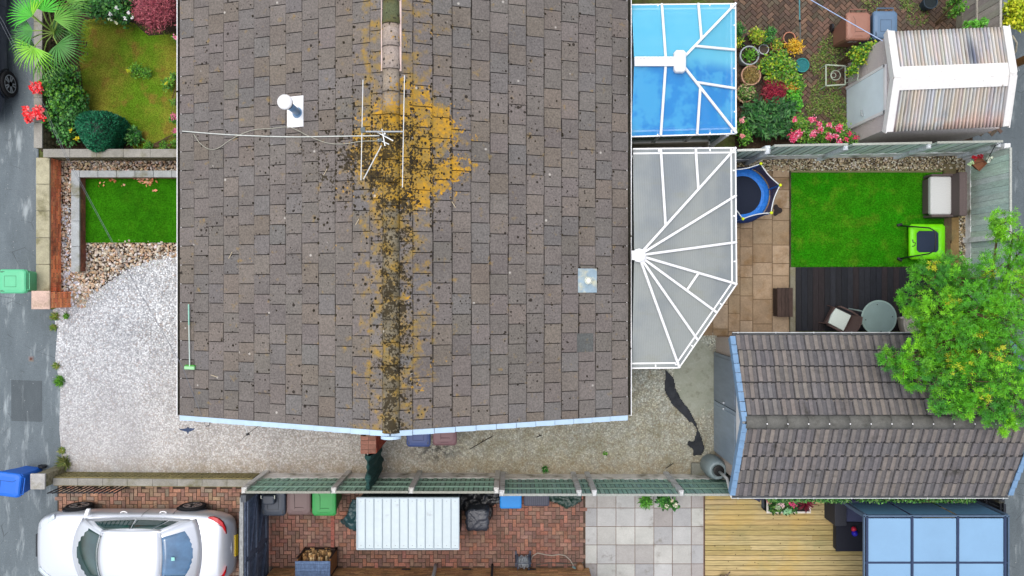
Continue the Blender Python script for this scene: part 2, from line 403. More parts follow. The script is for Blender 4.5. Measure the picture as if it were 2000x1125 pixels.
def lawn_material(name, c0, c1, c2, t=.6, c3=None, moss_pt=None):
    b = NB(name, .95, .05)
    c = b.mix(b.noise(60, det=4), c0, c1)
    c = b.mix(b.step(b.noise(.9, det=6), t - .15, t + .15), c, c2)
    if c3: c = b.mix(b.step(b.noise(2.3, det=7, off=(9, 2, 0)), .5, .68, 0, .75), c, c3)
    c = b.scale(c, b.step(b.noise(34, det=8), .3, .7, .6, 1.45)); c = b.scale(c, b.step(b.noise(3), .3, .7, .85, 1.15))
    return b.out(c, b.bump(b.noise(90, det=4), 1, .03))

def polycarb_material():
    b = NB('ribbed_polycarbonate', .7, .2)
    wv = b.N.new('ShaderNodeTexWave'); wv.inputs['Scale'].default_value = 6; wv.inputs['Distortion'].default_value = .3; wv.bands_direction = 'X'
    b.L.new(b.pos, wv.inputs['Vector'])
    c = b.mix(b.step(b.noise(.8, st=(1, .7, .2), det=3), .35, .65), S(138, 145, 148), S(158, 163, 160))
    c = b.mix(b.step(b.noise(2.3, st=(.6, 2, 1), det=6), .5, .75, 0, .3), c, S(150, 150, 130))
    c = b.scale(c, b.step(wv.outputs['Fac'], 0, 1, .97, 1.02)); c = b.scale(c, b.step(b.noise(55, st=(3, .3, 1)), .3, .7, .95, 1.06))
    b.p.inputs['Alpha'].default_value = .96
    return b.out(c, b.bump(wv.outputs['Fac'], .12, .01))

def blue_glass_material():
    b = NB('blue_tinted_glass', .08, .5)
    c = b.mix(b.noise(.7, det=3), S(90, 208, 252), S(140, 232, 255))
    X, Y, Z = b.xyz()
    south = b.step(Y, 4.7, 5.1, 1., 0.)  # south slope's deeper blue reflection is put into the glass colour
    c = b.mix(b.math('MULTIPLY', b.math('MULTIPLY', south, b.step(b.noise(1.5, det=3, off=(2, 2, 0)), .42, .55)), .75), c, S(16, 112, 222)); c = b.mix(b.math('MULTIPLY', south, .6), c, S(56, 172, 248))
    b.p.inputs['Alpha'].default_value = .62
    return b.out(c)

def corrugated_material():
    b = NB('stained_corrugated_plastic', .5, .4)
    n = b.noise(3.2, st=(2.2, .22, .2), det=4)
    c = b.mix(b.step(n, .35, .65), S(206, 208, 210), S(222, 208, 190))
    c = b.mix(b.step(b.noise(7, st=(1.8, .12, .1), off=(4, 0, 0)), .56, .7, 0, .6), c, S(168, 146, 124))
    c = b.mix(b.step(b.noise(2, st=(1.2, .5, .2), off=(8, 1, 0)), .55, .68, 0, .5), c, S(140, 160, 176))
    X, Y, Z = b.xyz()
    low = b.math('MULTIPLY', b.step(Y, 3.75, 4.05, 1., 0.), b.step(b.noise(1.2, det=3), .42, .55, 0, .6)); c = b.mix(low, c, S(224, 180, 162))
    c = b.mix(b.math('MULTIPLY', b.dist((10.25, 5.2), (.22, .9)), .8), c, S(38, 60, 105))
    b.p.inputs['Alpha'].default_value = 1
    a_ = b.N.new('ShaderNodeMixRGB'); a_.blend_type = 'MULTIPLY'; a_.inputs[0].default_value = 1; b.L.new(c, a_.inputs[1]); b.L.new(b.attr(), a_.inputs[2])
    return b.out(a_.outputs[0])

def decking_material():
    b = NB('weathered_pine_board', .7, .25)
    c = b.attr()
    c = b.scale(c, b.step(b.noise(6, st=(.5, 9, 1), det=8), .3, .7, .72, 1.22))
    c = b.mix(b.step(b.noise(1.3, det=6), .5, .68, 0, .4), c, S(140, 140, 95))
    c = b.mix(b.step(b.noise(.8, det=4, off=(5, 1, 0)), .5, .65, 0, .4), c, S(205, 170, 90))
    k = b.N.new('ShaderNodeTexVoronoi'); k.inputs['Scale'].default_value = 5.5; b.L.new(b.pos, k.inputs['Vector'])
    c = b.mix(b.step(k.outputs['Distance'], .05, .13, .8, 0.), c, S(84, 62, 34))
    return b.out(c, b.bump(b.noise(7, st=(.5, 14, 1), det=6), .3, .006))

M_roof = roof_material(); M_gravel = gravel_material()
M_asph = asphalt_material('worn_asphalt'); M_road = asphalt_material('road_asphalt', .92)
M_poly = polycarb_material(); M_blue = blue_glass_material(); M_corr = corrugated_material(); M_pine = decking_material()
M_turf = lawn_material('artificial_turf', S(36, 92, 6), S(66, 146, 16), S(44, 106, 10), .6, S(60, 120, 14))
M_turf2 = lawn_material('green_lawn', S(34, 104, 8), S(70, 160, 20), S(44, 138, 12), .55, S(92, 142, 28))
M_lawn = lawn_material('mossy_lawn', S(112, 120, 34), S(168, 164, 66), S(104, 144, 34), .5, S(146, 112, 56))
M_soil = mat('garden_soil', S(72, 58, 44), n=(9, .45), n2=(50, .35), bump=(30, 1, .04), rough=1)
M_ground = mat('rough_ground', S(95, 92, 60), blend=[(S(80, 96, 42), 2, .5, .12)], n=(12, .3), bump=(20, .6, .03), rough=1)
M_attr = mat('painted_parts', attr=True, rough=.6, n=(14, .10), bump=(60, .15, .003))
M_stone = mat('mixed_stone', attr=True, rough=.85, n=(30, .28), bump=(60, .4, .006))
M_brick = mat('clay_brick', attr=True, rough=.9, n=(22, .25), n2=(2, .14), bump=(70, .5, .006), blend=[(S(88, 72, 60), 1.7, .66, .14)])
M_conc = mat('weathered_concrete', attr=True, rough=.92, n=(5, .16), n2=(40, .14), blend=[(S(112, 108, 76), 2.4, .62, .16)], bump=(50, .4, .006))
M_slab = mat('patio_stone', attr=True, rough=.75, n=(3.5, .16), n2=(26, .12), bump=(14, .4, .01), blend=[(S(136, 108, 74), 2.1, .62, .14), (S(84, 70, 50), 1.2, .72, .1)])
M_leaf = mat('leaf', attr=True, rough=.5, spec=.35)
_p = M_leaf.node_tree.nodes['Principled BSDF']; _p.inputs['Subsurface Weight'].default_value = 0
M_petal = mat('petal', attr=True, rough=.7, spec=.2)
M_bark = mat('bark', S(110, 90, 66), n=(20, .35), bump=(30, .6, .01), rough=.95)
M_white = mat('white_upvc', S(250, 250, 250), rough=.35, spec=.45, n=(3, .03))
M_whitew = mat('weathered_white_board', S(238, 236, 232), rough=.6, n=(9, .06), blend=[(S(150, 138, 122), 11, .70, .05)])
M_bluew = mat('pale_blue_verge', S(188, 214, 236), rough=.45, n=(6, .06))
M_dark = mat('black_plastic', S(34, 38, 44), rough=.5, n=(12, .15))
M_metal = mat('galvanised_metal', S(190, 196, 200), rough=.4, metal=.6, n=(10, .08))
M_fgreen = mat('green_stained_timber', attr=True, rough=.85, n=(5, .18, (6, 6, .8)), n2=(30, .14), bump=(30, .3, .005))
M_timber = mat('dark_stained_timber', attr=True, rough=.8, n=(6, .3, (5, 1, 5)), n2=(25, .2), bump=(30, .4, .006))
M_gar = mat('grey_profiled_tile', attr=True, rough=.9, n=(10, .16), n2=(60, .18), bump=(90, .4, .004), blend=[(S(62, 60, 52), 2.2, .68, .12)])
M_fab = mat('woven_fabric', attr=True, rough=.95, n=(40, .07), bump=(180, .2, .002))
M_plas = mat('bin_plastic', attr=True, rough=.45, spec=.4, n=(4, .06), n2=(60, .05))
M_tarp = mat('crumpled_plastic_sheet', attr=True, rough=.28, spec=.6, n=(6, .2), bump=(7, 1, .04), bump2=(20, .6, .012))
M_rattan = mat('woven_rattan', attr=True, rough=.7, n=(70, .45, (1, 3, 1)), bump=(90, .7, .004))
M_fog = mat('smoked_roof_panel', S(134, 174, 208), rough=.35, spec=.5, n=(90, .03), n2=(.8, .07), alpha=.97)
M_glass = mat('dark_window_glass', S(40, 66, 66), rough=.06, spec=.8)

# ---------------------------------------------------------------- ground and surfaces
g = MB(); g.quad((-70, -60, -.03), (70, -60, -.03), (70, 60, -.03), (-70, 60, -.03)); struct('ground', g, M_ground)
def sheet(name, pts, z, m, **k):
    b = MB(); q = UP(pts)
    a = sum(q[i][0] * q[(i + 1) % len(q)][1] - q[(i + 1) % len(q)][0] * q[i][1] for i in range(len(q)))
    if a < 0: q = q[::-1]
    b.poly(q, z); return struct(name, b, m, **k)
pave = [(-2600, -2400), (75, -2400), (75, 600), (103, 605), (112, 650), (108, 700), (118, 760), (116, 840), (122, 905), (112, 950), (110, 3200), (-2600, 3200)]
sheet('pavement', pave, -.004, M_asph)
p = MB(); p.poly(UP([(22, 742), (82, 744), (82, 824), (22, 822)]), .001); struct('pavement_patch', p, asphalt_material('patched_asphalt', .82))
sheet('road', [(1900, -2400), (4600, -2400), (4600, 3200), (1900, 3200)], -.006, M_road)
sheet('driveway', [(103, 605), (140, 588), (200, 560), (260, 520), (350, 490), (430, 490), (430, 760), (1190, 760), (1190, 560), (1332, 560), (1332, 650), (1400, 650), (1402, 930), (124, 932), (122, 905), (116, 840), (118, 760), (108, 700), (112, 650)], .004, M_gravel)
sheet('flower_bed', [(80, -300), (420, -300), (420, 296), (80, 296)], 0, M_soil)
sheet('front_lawn', [(163, 40), (200, 34), (262, 45), (290, 70), (420, 60), (420, 292), (262, 292), (250, 258), (215, 235), (168, 225), (160, 150), (152, 100)], .006, M_lawn)
sheet('pebble_bed', [(97, 305), (420, 305), (420, 520), (360, 505), (240, 545), (150, 600), (100, 600)], -.001, M_soil)
sheet('artificial_lawn', [(165, 345), (420, 345), (420, 474), (165, 474)], .045, M_turf)
sheet('back_lawn', [(1543, 336), (1700, 333), (1840, 334), (1846, 520), (1543, 522)], .012, M_turf2)
sheet('garden_bed', [(1436, -300), (1960, -300), (1960, 300), (1436, 300)], -.008, M_soil)
sheet('gravel_border', [(1436, 305), (1905, 300), (1905, 700), (1840, 700), (1840, 340), (1436, 340)], -.004, M_soil)
sheet('sub_base', [(110, 932), (2000, 935), (2000, 1700), (110, 1700)], -.012, mat('jointing_sand', S(84, 72, 62), n=(30, .3), rough=1))
sheet('patio_base', [(1330, 300), (1560, 300), (1560, 670), (1330, 670)], -.006, mat('patio_mortar', S(120, 100, 78), n=(20, .2), rough=1))
EB = [S(162, 124, 106), S(172, 130, 108), S(152, 122, 108), S(182, 138, 114), S(158, 138, 122)]
b = MB(); bricks_hb(b, UP([(112, 948), (472, 952), (468, 1500), (112, 1500)]), .012, 0, EB + [S(168, 140, 116)]); struct('brick_driveway', b, M_brick)
b = MB(); bricks_hb(b, UP([(520, 935), (1143, 938), (1143, 1108), (520, 1108)]), .012, 0, [S(154, 112, 98), S(166, 116, 98), S(140, 108, 96), S(152, 120, 106), S(132, 104, 94)]); struct('brick_yard', b, M_brick)
b = MB(); bricks_hb(b, UP([(1436, -250), (1960, -250), (1960, 262), (1620, 262), (1436, 240)]), .010, R(45), [S(100, 82, 70), S(110, 88, 74), S(90, 76, 66), S(120, 96, 80), S(96, 86, 72)]); struct('brick_patio', b, M_brick)
# pink edging course between the two halves of the yard
b = MB()
for k in range(12): q = U(650, 1005 + k * 9); b.obox((q[0], q[1], .012), (.09, .105, .03), 0, vary(S(165, 100, 88), .1))
struct('edging_course', b, M_brick)
# pale paving slabs
b = MB(); xs = [1143, 1166, 1203, 1240, 1277, 1313, 1350, 1374]; ys = [940, 956, 992, 1028, 1064, 1101, 1137, 1173, 1209, 1245]
sc_ = [S(190, 189, 184), S(178, 175, 171), S(196, 196, 190), S(172, 172, 172), S(190, 190, 188), S(168, 163, 160)]
for i in range(len(xs) - 1):
    for j in range(len(ys) - 1):
        x0, y0, _ = U(xs[i] + .6, ys[j + 1] - .6); x1, y1, _ = U(xs[i + 1] - .6, ys[j] + .6)
        b.box(x0, y0, -.03, x1, y1, .012 + ru(-.002, .002), vary(random.choice(sc_), .05))
struct('paving_slabs', b, mat('pale_slab', attr=True, rough=.8, n=(3, .09), n2=(40, .08), bump=(40, .2, .003), blend=[(S(128, 122, 112), 2.6, .68, .12)]))
sheet('slab_joints', [(1143, 935), (1376, 935), (1376, 1700), (1143, 1700)], -.008, mat('pink_jointing', S(134, 110, 98), n=(20, .2), rough=1))
# buff flagstones of the patio, random sizes in courses
b = MB(); fc = [S(158, 136, 110), S(162, 140, 114), S(150, 130, 104), S(166, 144, 118), S(144, 122, 96), S(170, 150, 126)]
colx = [1330, 1360, 1392, 1422, 1445, 1470, 1508, 1542]
for i in range(len(colx) - 1):
    y = 334 - ru(0, 12)
    while y < 655:
        h = random.choice([24, 36, 36, 36, 48]); y2 = min(y + h, 656)
        x0, ya, _ = U(colx[i] + .7, y2 - .7); x1, yb, _ = U(colx[i + 1] - .7, y + .7)
        if yb > ya: b.box(x0, ya, -.03, x1, yb, .012 + ru(-.003, .003), vary(random.choice(fc), .08))
        y = y2
struct('patio', b, M_slab)
# stepping slabs and edging beside the lawn
b = MB()
for (x0, y0, x1, y1, c) in [(1842, 320, 1866, 342, S(120, 108, 80)), (1843, 425, 1858, 470, S(96, 82, 62)), (1858, 425, 1872, 475, S(148, 122, 80)), (1856, 475, 1872, 520, S(150, 126, 84)), (1843, 470, 1855, 520, S(100, 84, 64))]:
    a = U(x0, y1); d = U(x1, y0); b.box(a[0], a[1], -.02, d[0], d[1], .02, c)
b.box(*U(1543, 337)[:2], -.02, *U(1838, 333.5)[:2], .035, S(130, 122, 92)); b.box(*U(1541, 525)[:2], -.02, *U(1544, 334)[:2], .04, S(58, 50, 40))
struct('lawn_edging', b, M_conc)
# pebbles
PB = [S(194, 176, 154), S(210, 198, 180), S(166, 154, 138), S(188, 158, 126), S(220, 212, 204), S(146, 136, 124), S(204, 170, 148), S(216, 192, 156)]
b = MB(); pebbles(b, UP([(97, 306), (350, 306), (350, 336), (152, 336), (150, 530), (168, 535), (168, 600), (122, 598), (97, 560)]), .052, .034, -.004, PB)
pebbles(b, UP([(168, 472), (240, 468), (350, 466), (352, 500), (300, 508), (250, 524), (205, 552), (168, 590), (140, 596), (140, 540), (166, 520)]), .055, .036, .0, PB[:5] + [S(206, 174, 146)])
pebbles(b, UP([(124, 400), (146, 400), (146, 540), (160, 560), (150, 596), (124, 596)]), .06, .034, .012, [S(214, 216, 222), S(190, 194, 204), S(230, 230, 232)], .7)
b.smooth = True; pebbles(b, UP([(150, 600), (166, 575), (206, 545), (252, 518), (300, 502), (350, 488), (350, 508), (304, 522), (262, 540), (216, 566), (176, 598)]), .035, .017, .006, [S(236, 238, 240), S(214, 214, 212), S(196, 190, 184)], .55)
b.smooth = True; struct('pebble_stones', b, M_stone, label='rounded buff and pink pebbles between the low walls and gravel drive', cat='pebbles', kind='stuff')
b = MB(); PG = [S(184, 172, 142), S(208, 198, 172), S(146, 134, 104), S(196, 178, 142), S(222, 216, 200), S(122, 110, 88)]
pebbles(b, UP([(1440, 308), (1900, 303), (1900, 520), (1872, 520), (1872, 330), (1842, 333), (1440, 336)]), .038, .026, -.004, PG)
b.smooth = True; struct('border_gravel', b, M_stone, label='coarse buff gravel strip along the pale fence', cat='gravel', kind='stuff')
# ---------------------------------------------------------------- low walls
def brick_face(mb, a, b_, z0, z1, nrm, cols, off=.006):
    """courses of real bricks laid on the vertical face a-b, facing nrm"""
    a = Vector((a[0], a[1], 0)); b_ = Vector((b_[0], b_[1], 0)); L_ = (b_ - a).length; d = (b_ - a).normalized(); n = Vector((nrm[0], nrm[1], 0))
    rows = max(1, int(round((z1 - z0) / .075))); rh = (z1 - z0) / rows
    for r in range(rows):
        x = -(.11 if r % 2 else 0)
        while x < L_:
            xa, xb = max(0, x + .004), min(L_, x + .221)
            if xb - xa > .02:
                o = ru(0, .003) + off
                P_ = a + d * xa; Q = a + d * xb; za, zb = z0 + r * rh + .004, z0 + (r + 1) * rh - .004
                mb.hexa([(*(P_)[:2], za), (*(Q)[:2], za), (*(Q + n * o)[:2], za), (*(P_ + n * o)[:2], za)], [(*(P_)[:2], zb), (*(Q)[:2], zb), (*(Q + n * o)[:2], zb), (*(P_ + n * o)[:2], zb)], vary(random.choice(cols), .22, .06))
            x += .225
RB = [S(250, 156, 106, .95), S(242, 144, 98, .95), S(252, 170, 120, .95), S(220, 134, 98, .95), S(246, 158, 114, .95)]
MORT = mat('mortar', S(130, 112, 98), n=(20, .2), rough=1)
# brick wall beside the pavement
t = thing('garden_wall', 'long low red brick wall with buff coping beside the pavement', 'wall', (-11.6, .5, 0))
b = MB(t.location); X0, X1, Y0, Y1 = -11.68, -11.44, -.08, 3.22
b.box(X0, Y0, -.02, X1, Y1, .5); b.build('wall_core', MORT, t)
b = MB(t.location); brick_face(b, (X1, Y0), (X1, Y1), 0, .5, (1, 0), RB); brick_face(b, (X0, Y0), (X0, Y1), 0, .5, (-1, 0), RB); brick_face(b, (X0, Y1), (X1, Y1), 0, .5, (0, 1), RB); b.build('brickwork', M_brick, t)
b = MB(t.location)
for k in range(5):
    y0 = Y0 + k * (Y1 - Y0) / 5; b.bbox(X0 - .06, y0 + .004, .505, X1 + .035, y0 + (Y1 - Y0) / 5 - .004, .56, .012, vary(S(178, 172, 144), .06))
b.build('coping', M_conc, t)
t = thing('gate_pillar', 'square red brick pillar with a pinkish stone cap by the green bin', 'pillar', (-11.4, -.3, 0))
b = MB(t.location); X0, X1, Y0, Y1 = -11.56, -11.18, -.48, -.1
b.box(X0, Y0, -.02, X1, Y1, .94); b.build('pillar_core', MORT, t)
b = MB(t.location)
for (a, c_, n_) in (((X1, Y0), (X1, Y1), (1, 0)), ((X0, Y0), (X1, Y0), (0, -1)), ((X0, Y1), (X1, Y1), (0, 1)), ((X0, Y0), (X0, Y1), (-1, 0))): brick_face(b, a, c_, 0, .94, n_, RB)
b.build('brickwork', M_brick, t)
b = MB(t.location); b.rings([[(X0 - .03, Y0 - .03, .945), (X1 + .03, Y0 - .03, .945), (X1 + .03, Y1 + .03, .945), (X0 - .03, Y1 + .03, .945)], [(X0 - .03, Y0 - .03, .985), (X1 + .03, Y0 - .03, .985), (X1 + .03, Y1 + .03, .985), (X0 - .03, Y1 + .03, .985)], [((X0 + X1) / 2 + a * .02, (Y0 + Y1) / 2 + c_ * .02, 1.02) for a, c_ in ((-1, -1), (1, -1), (1, 1), (-1, 1))]], S(214, 184, 168)); b.build('cap', M_conc, t)
# L-shaped raised bed wall
t = thing('raised_bed_wall', 'L shaped brick wall with grey coping around the artificial lawn', 'wall', (-10.8, 1.8, 0))
b = MB(t.location); ax0, ax1 = -10.98, -10.80; yN0, yN1 = 2.78, 2.92; ys = .42
b.box(ax0, ys, -.02, ax1, yN1, .30); b.box(ax1, yN0, -.02, -8.2, yN1, .298); b.build('wall_core', MORT, t)
b = MB(t.location); DK = [S(150, 96, 78), S(134, 86, 72), S(164, 106, 84)]
brick_face(b, (ax1, ys), (ax1, yN0), 0, .3, (1, 0), DK); brick_face(b, (ax1, yN0), (-8.2, yN0), 0, .3, (0, -1), DK); brick_face(b, (ax0, ys), (ax0, yN1), 0, .3, (-1, 0), DK); b.build('brickwork', M_brick, t)
b = MB(t.location)
for k in range(4):
    y0 = ys - .02 + k * (yN1 - ys + .04) / 4; b.bbox(ax0 - .01, y0 + .003, .305, ax1 + .02, y0 + (yN1 - ys + .04) / 4 - .003, .355, .01, vary(S(168, 172, 172), .05))
for k in range(6):
    x0 = ax1 + .024 + k * .46; b.bbox(x0, yN0 - .02, .303, x0 + .454, yN1 + .01, .353, .01, vary(S(166, 170, 168), .05))
b.build('coping', M_conc, t)
def block_wall(name, label, p0, p1, h, wd=.16, cop=.2, cc=S(152, 149, 140), fc=S(120, 112, 84), side=1):
    """low pierced block wall with flat concrete coping from p0 to p1"""
    t = thing(name, label, 'wall', (p0[0], p0[1], 0)); a = Vector((*p0, 0)); e = Vector((*p1, 0)); d = (e - a).normalized(); n = Vector((-d.y, d.x, 0)); L_ = (e - a).length
    b = MB(t.location, fc); k = int(L_ / .3) + 1; rows = max(1, int(h / .29)); bl = L_ / k; rh = (h - .05) / rows
    for r in range(rows):
        for i in range(k):
            c0 = a + d * (i * bl); z0 = r * rh; m_ = .035
            def seg(u0, u1, v0, v1, c):
                A = c0 + d * u0; B = c0 + d * u1
                q = [A - n * wd / 2, B - n * wd / 2, B + n * wd / 2, A + n * wd / 2]
                b.hexa([(v.x, v.y, z0 + v0) for v in q], [(v.x, v.y, z0 + v1) for v in q], c)
            c = vary(fc, .12)
            seg(0, bl, 0, m_, c); seg(0, bl, rh - m_, rh, c); seg(0, m_, m_, rh - m_, c); seg(bl - m_, bl, m_, rh - m_, c); seg(bl / 2 - .02, bl / 2 + .02, m_, rh - m_, c); seg(m_, bl - m_, rh / 2 - .02, rh / 2 + .02, c)
    b.build('pierced_blocks', M_conc, t)
    b = MB(t.location); k = max(1, int(L_ / .6)); bl = L_ / k
    for i in range(k):
        A = a + d * (i * bl + .004); B = a + d * ((i + 1) * bl - .004); q = [A - n * cop / 2, B - n * cop / 2, B + n * cop / 2, A + n * cop / 2]
        b.hexa([(v.x, v.y, h - .045) for v in q], [(v.x, v.y, h) for v in q], vary(cc, .06))
    b.build('coping', M_conc, t); return t
block_wall('block_wall', 'pale coped block wall between the pavement and the palm garden', U(74, 289, .7)[:2], (U(74, 289, .7)[0], 9), .7)
block_wall('block_wall', 'low coped block wall between the lawn with the conical bush and pebbles', U(84, 299, .7)[:2], (-8.2, U(84, 299, .7)[1]), .7)
block_wall('block_wall', 'long low grey coped block wall between gravel drive and brick driveway', U(103, 941, .6)[:2], U(492, 944, .6)[:2], .6, wd=.22, cop=.17, fc=S(140, 130, 88))
t = thing('gate_pillar', 'rough stone pillar with flat grey cap beside the blue bin', 'pillar', (-11.45, -4.7, 0))
b = MB(t.location); x0, y0, _ = U(60, 955, .95); x1, y1, _ = U(87, 926, .95)
b.bbox(x0 + .02, y0 + .02, -.02, x1 - .02, y1 - .02, .9, .02, S(150, 142, 118)); b.build('shaft', mat('rough_block', attr=True, n=(14, .35), n2=(3, .2), bump=(16, 1, .03), rough=.95, blend=[(S(92, 96, 50), 3, .55, .12)]), t)
b = MB(t.location); b.bbox(x0 - .01, y0 - .01, .903, x1 + .01, y1 + .01, .96, .01, S(178, 176, 172)); b.build('cap', M_conc, t)
# low iron gate folded back against that wall
t = thing('iron_gate', 'low black wrought iron gate folded back against the block wall', 'gate', (-11, -4.98, 0))
b = MB(t.location); gx0, gx1, gy = -11.15, -9.55, -4.93
for z in (.12, 1.02): b.beam((gx0, gy, z), (gx1, gy, z), .02, .025)
b.build('frame', M_dark, t)
b = MB(t.location)
for k in range(14): x = gx0 + k * (gx1 - gx0) / 13; b.tube([(x, gy, .06), (x, gy, 1.08)], .015, 6)
b.build('bars', M_dark, t)

# ---------------------------------------------------------------- fences
def fence(label, p0, p1, h, posts, face, bc, gc, pc, boards=.125, rails=(.45, 1.05, 1.6), gh=.3, name='fence', mater=None, rail_c=None, capc=None, group=None, gapf=.05, ph=0.0):
    """face=+1/-1: side (left/right of p0->p1) whose rails show; posts = fractions"""
    mater = mater or M_fgreen
    t = thing(name, label, 'fence', (p0[0], p0[1], 0), group=group)
    a = Vector((*p0, 0)); e = Vector((*p1, 0)); d = (e - a).normalized(); n = Vector((-d.y, d.x, 0)) * face; L_ = (e - a).length
    for f in posts:
        b = MB(t.location, pc); c0 = a + d * (f * L_)
        q = [c0 - d * .06 - n * .05, c0 + d * .06 - n * .05, c0 + d * .06 + n * .09, c0 - d * .06 + n * .09]
        if (q[1] - q[0]).cross(q[2] - q[1]).z < 0: q = q[::-1]
        q2 = [c0 + (v - c0) * .6 for v in q]
        b.rings([[(v.x, v.y, -.05) for v in q], [(v.x, v.y, h - .10 - ph) for v in q], [(v.x, v.y, h - .07 - ph) for v in q2]]); b.build('post', M_conc, t)
    for i in range(len(posts) - 1):
        s0, s1 = posts[i] * L_ + .055, posts[i + 1] * L_ - .055
        def bar(u0, u1, o0, o1, z0, z1, mb, c):
            q = [a + d * u0 + n * o0, a + d * u1 + n * o0, a + d * u1 + n * o1, a + d * u0 + n * o1]
            if (q[1] - q[0]).cross(q[2] - q[1]).z < 0: q = q[::-1]
            mb.hexa([(v.x, v.y, z0) for v in q], [(v.x, v.y, z1) for v in q], c)
        if gh:
            b = MB(t.location); bar(s0, s1, -.02, .025, -.03, gh, b, vary(gc, .05)); b.build('gravel_board', M_conc, t)
        b = MB(t.location); k = max(1, int((s1 - s0) / boards)); w_ = (s1 - s0) / k; dz = ru(-.02, .02)
        for j in range(k):
            bar(s0 + j * w_ - .0, s0 + j * w_ + w_ * (1 - gapf), -.012 + (.010 if j % 2 else 0), .008 + (.010 if j % 2 else 0), gh + .004, h - .03 + dz, b, vary(bc, .14, .05))
        if gapf > .1:  # darker strips fill the gaps, painting in the shadow lines between boards
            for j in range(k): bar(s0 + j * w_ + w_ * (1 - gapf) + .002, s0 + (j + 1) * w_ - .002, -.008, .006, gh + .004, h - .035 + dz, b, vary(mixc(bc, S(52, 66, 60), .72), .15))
        b.build('boards', mater, t)
        b = MB(t.location)
        for z in rails:
            if z > gh: bar(s0, s1, .018, .055, z, z + .045, b, vary(rail_c or bc, .08))
        bar(s0, s1, -.022, .030, h - .028 + dz, h + dz, b, vary(capc or bc, .06)); b.build('rail', mater, t)
    return t
GF = S(112, 148, 132); WG = S(214, 216, 212)
# fence along the bottom of the side passage
y_ = -4.712
def fr(pxs, z, x0, x1): return [((px - CX) * (H - z) / F - x0) / (x1 - x0) for px in pxs]
xa, xb = U(522, 925)[0], -.35
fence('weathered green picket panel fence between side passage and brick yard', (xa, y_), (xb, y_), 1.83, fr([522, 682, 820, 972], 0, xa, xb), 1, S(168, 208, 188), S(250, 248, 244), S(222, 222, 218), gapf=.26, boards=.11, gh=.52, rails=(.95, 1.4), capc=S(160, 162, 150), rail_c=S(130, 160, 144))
xc, xd = -.23, 6.05
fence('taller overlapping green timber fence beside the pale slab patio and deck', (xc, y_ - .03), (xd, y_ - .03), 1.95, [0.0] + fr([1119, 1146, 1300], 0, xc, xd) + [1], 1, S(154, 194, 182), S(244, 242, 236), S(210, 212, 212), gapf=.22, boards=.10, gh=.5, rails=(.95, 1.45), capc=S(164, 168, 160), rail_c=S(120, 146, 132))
fence('grey panel fence topped with ivy behind the tiled garage', (6.17, y_ - .03), (11.45, y_ - .03), 1.85, [0, .35, .68, 1], -1, S(120, 124, 120), S(170, 170, 166), S(166, 168, 166), boards=.11)
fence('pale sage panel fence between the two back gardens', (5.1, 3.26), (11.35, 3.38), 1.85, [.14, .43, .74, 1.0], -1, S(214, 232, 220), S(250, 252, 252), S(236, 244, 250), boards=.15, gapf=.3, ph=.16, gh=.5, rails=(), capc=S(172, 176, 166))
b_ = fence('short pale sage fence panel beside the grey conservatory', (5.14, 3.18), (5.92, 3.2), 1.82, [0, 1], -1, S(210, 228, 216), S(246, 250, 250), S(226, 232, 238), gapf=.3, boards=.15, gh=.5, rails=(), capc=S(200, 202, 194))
fence('tall pale green boundary fence with white gravel boards beside the road', (11.52, 3.3), (11.52, -4.62), 1.8, [0, .265, .51, .76, 1], -1, S(208, 228, 218), S(250, 252, 252), S(246, 248, 250), boards=.14, rails=(), gh=.22, capc=S(180, 184, 176))
fence('broad grey timber fence behind the corrugated shed roof', (11.28, 5.5), (11.28, 10.5), 1.8, [0, .36, .7, 1], 1, S(176, 172, 160), S(150, 148, 130), S(160, 160, 150), boards=.15, rails=(.9,), gh=.3)
fence('black timber fence behind the roofed pergola', (11.42, -4.95), (11.42, -11), 1.75, [0, .33, .66, 1], -1, S(42, 46, 54), S(60, 62, 66), S(52, 56, 62), boards=.12, mater=M_timber)
# double timber gates across the yard
t = thing('yard_gate', 'black ledged and braced double timber gates across the brick yard', 'gate', (-6.2, -6.2, 0))
gx = -6.16
for (ya, yb) in ((-4.8, -6.28), (-6.33, -7.9)):
    b = MB(t.location); y = ya; k = 0
    while y > yb + .05:
        b.box(gx - .012, y - .112, .06, gx + .012, y, 1.82 + (.0), vary(S(92, 104, 126), .2)); y -= .118
    lf = b.build('boards', M_timber, t)
    b = MB(t.location)
    for z in (.25, 1.0, 1.62): b.box(gx + .014, yb + .06, z, gx + .045, ya - .02, z + .11, vary(S(108, 120, 140), .15))
    for (z0, z1) in ((.36, 1.0), (1.11, 1.62)): b.beam((gx + .03, ya - .1, z0 + .05), (gx + .03, yb + .15, z1 - .05), .03, .09, S(72, 82, 102), up=(1, 0, 0))
    b.build('ledges', M_timber, t)
b = MB(t.location); b.box(gx - .07, -4.92, -.03, gx + .05, -4.76, 1.9, S(88, 92, 96)); b.box(gx - .1, -8.0, 1.83, gx - .02, -4.82, 1.87, S(150, 152, 150)); b.box(gx - .19, -7.4, 1.3, gx - .13, -5.2, 1.66, S(128, 130, 128)); b.build('frame', M_timber, t)
b = MB(t.location); b.lathe((gx + .02, -5.3, 1.2), [(.02, 0), (.03, .01), (.03, .04), (.0, .05)], 10); b.build('latch', M_metal, t)

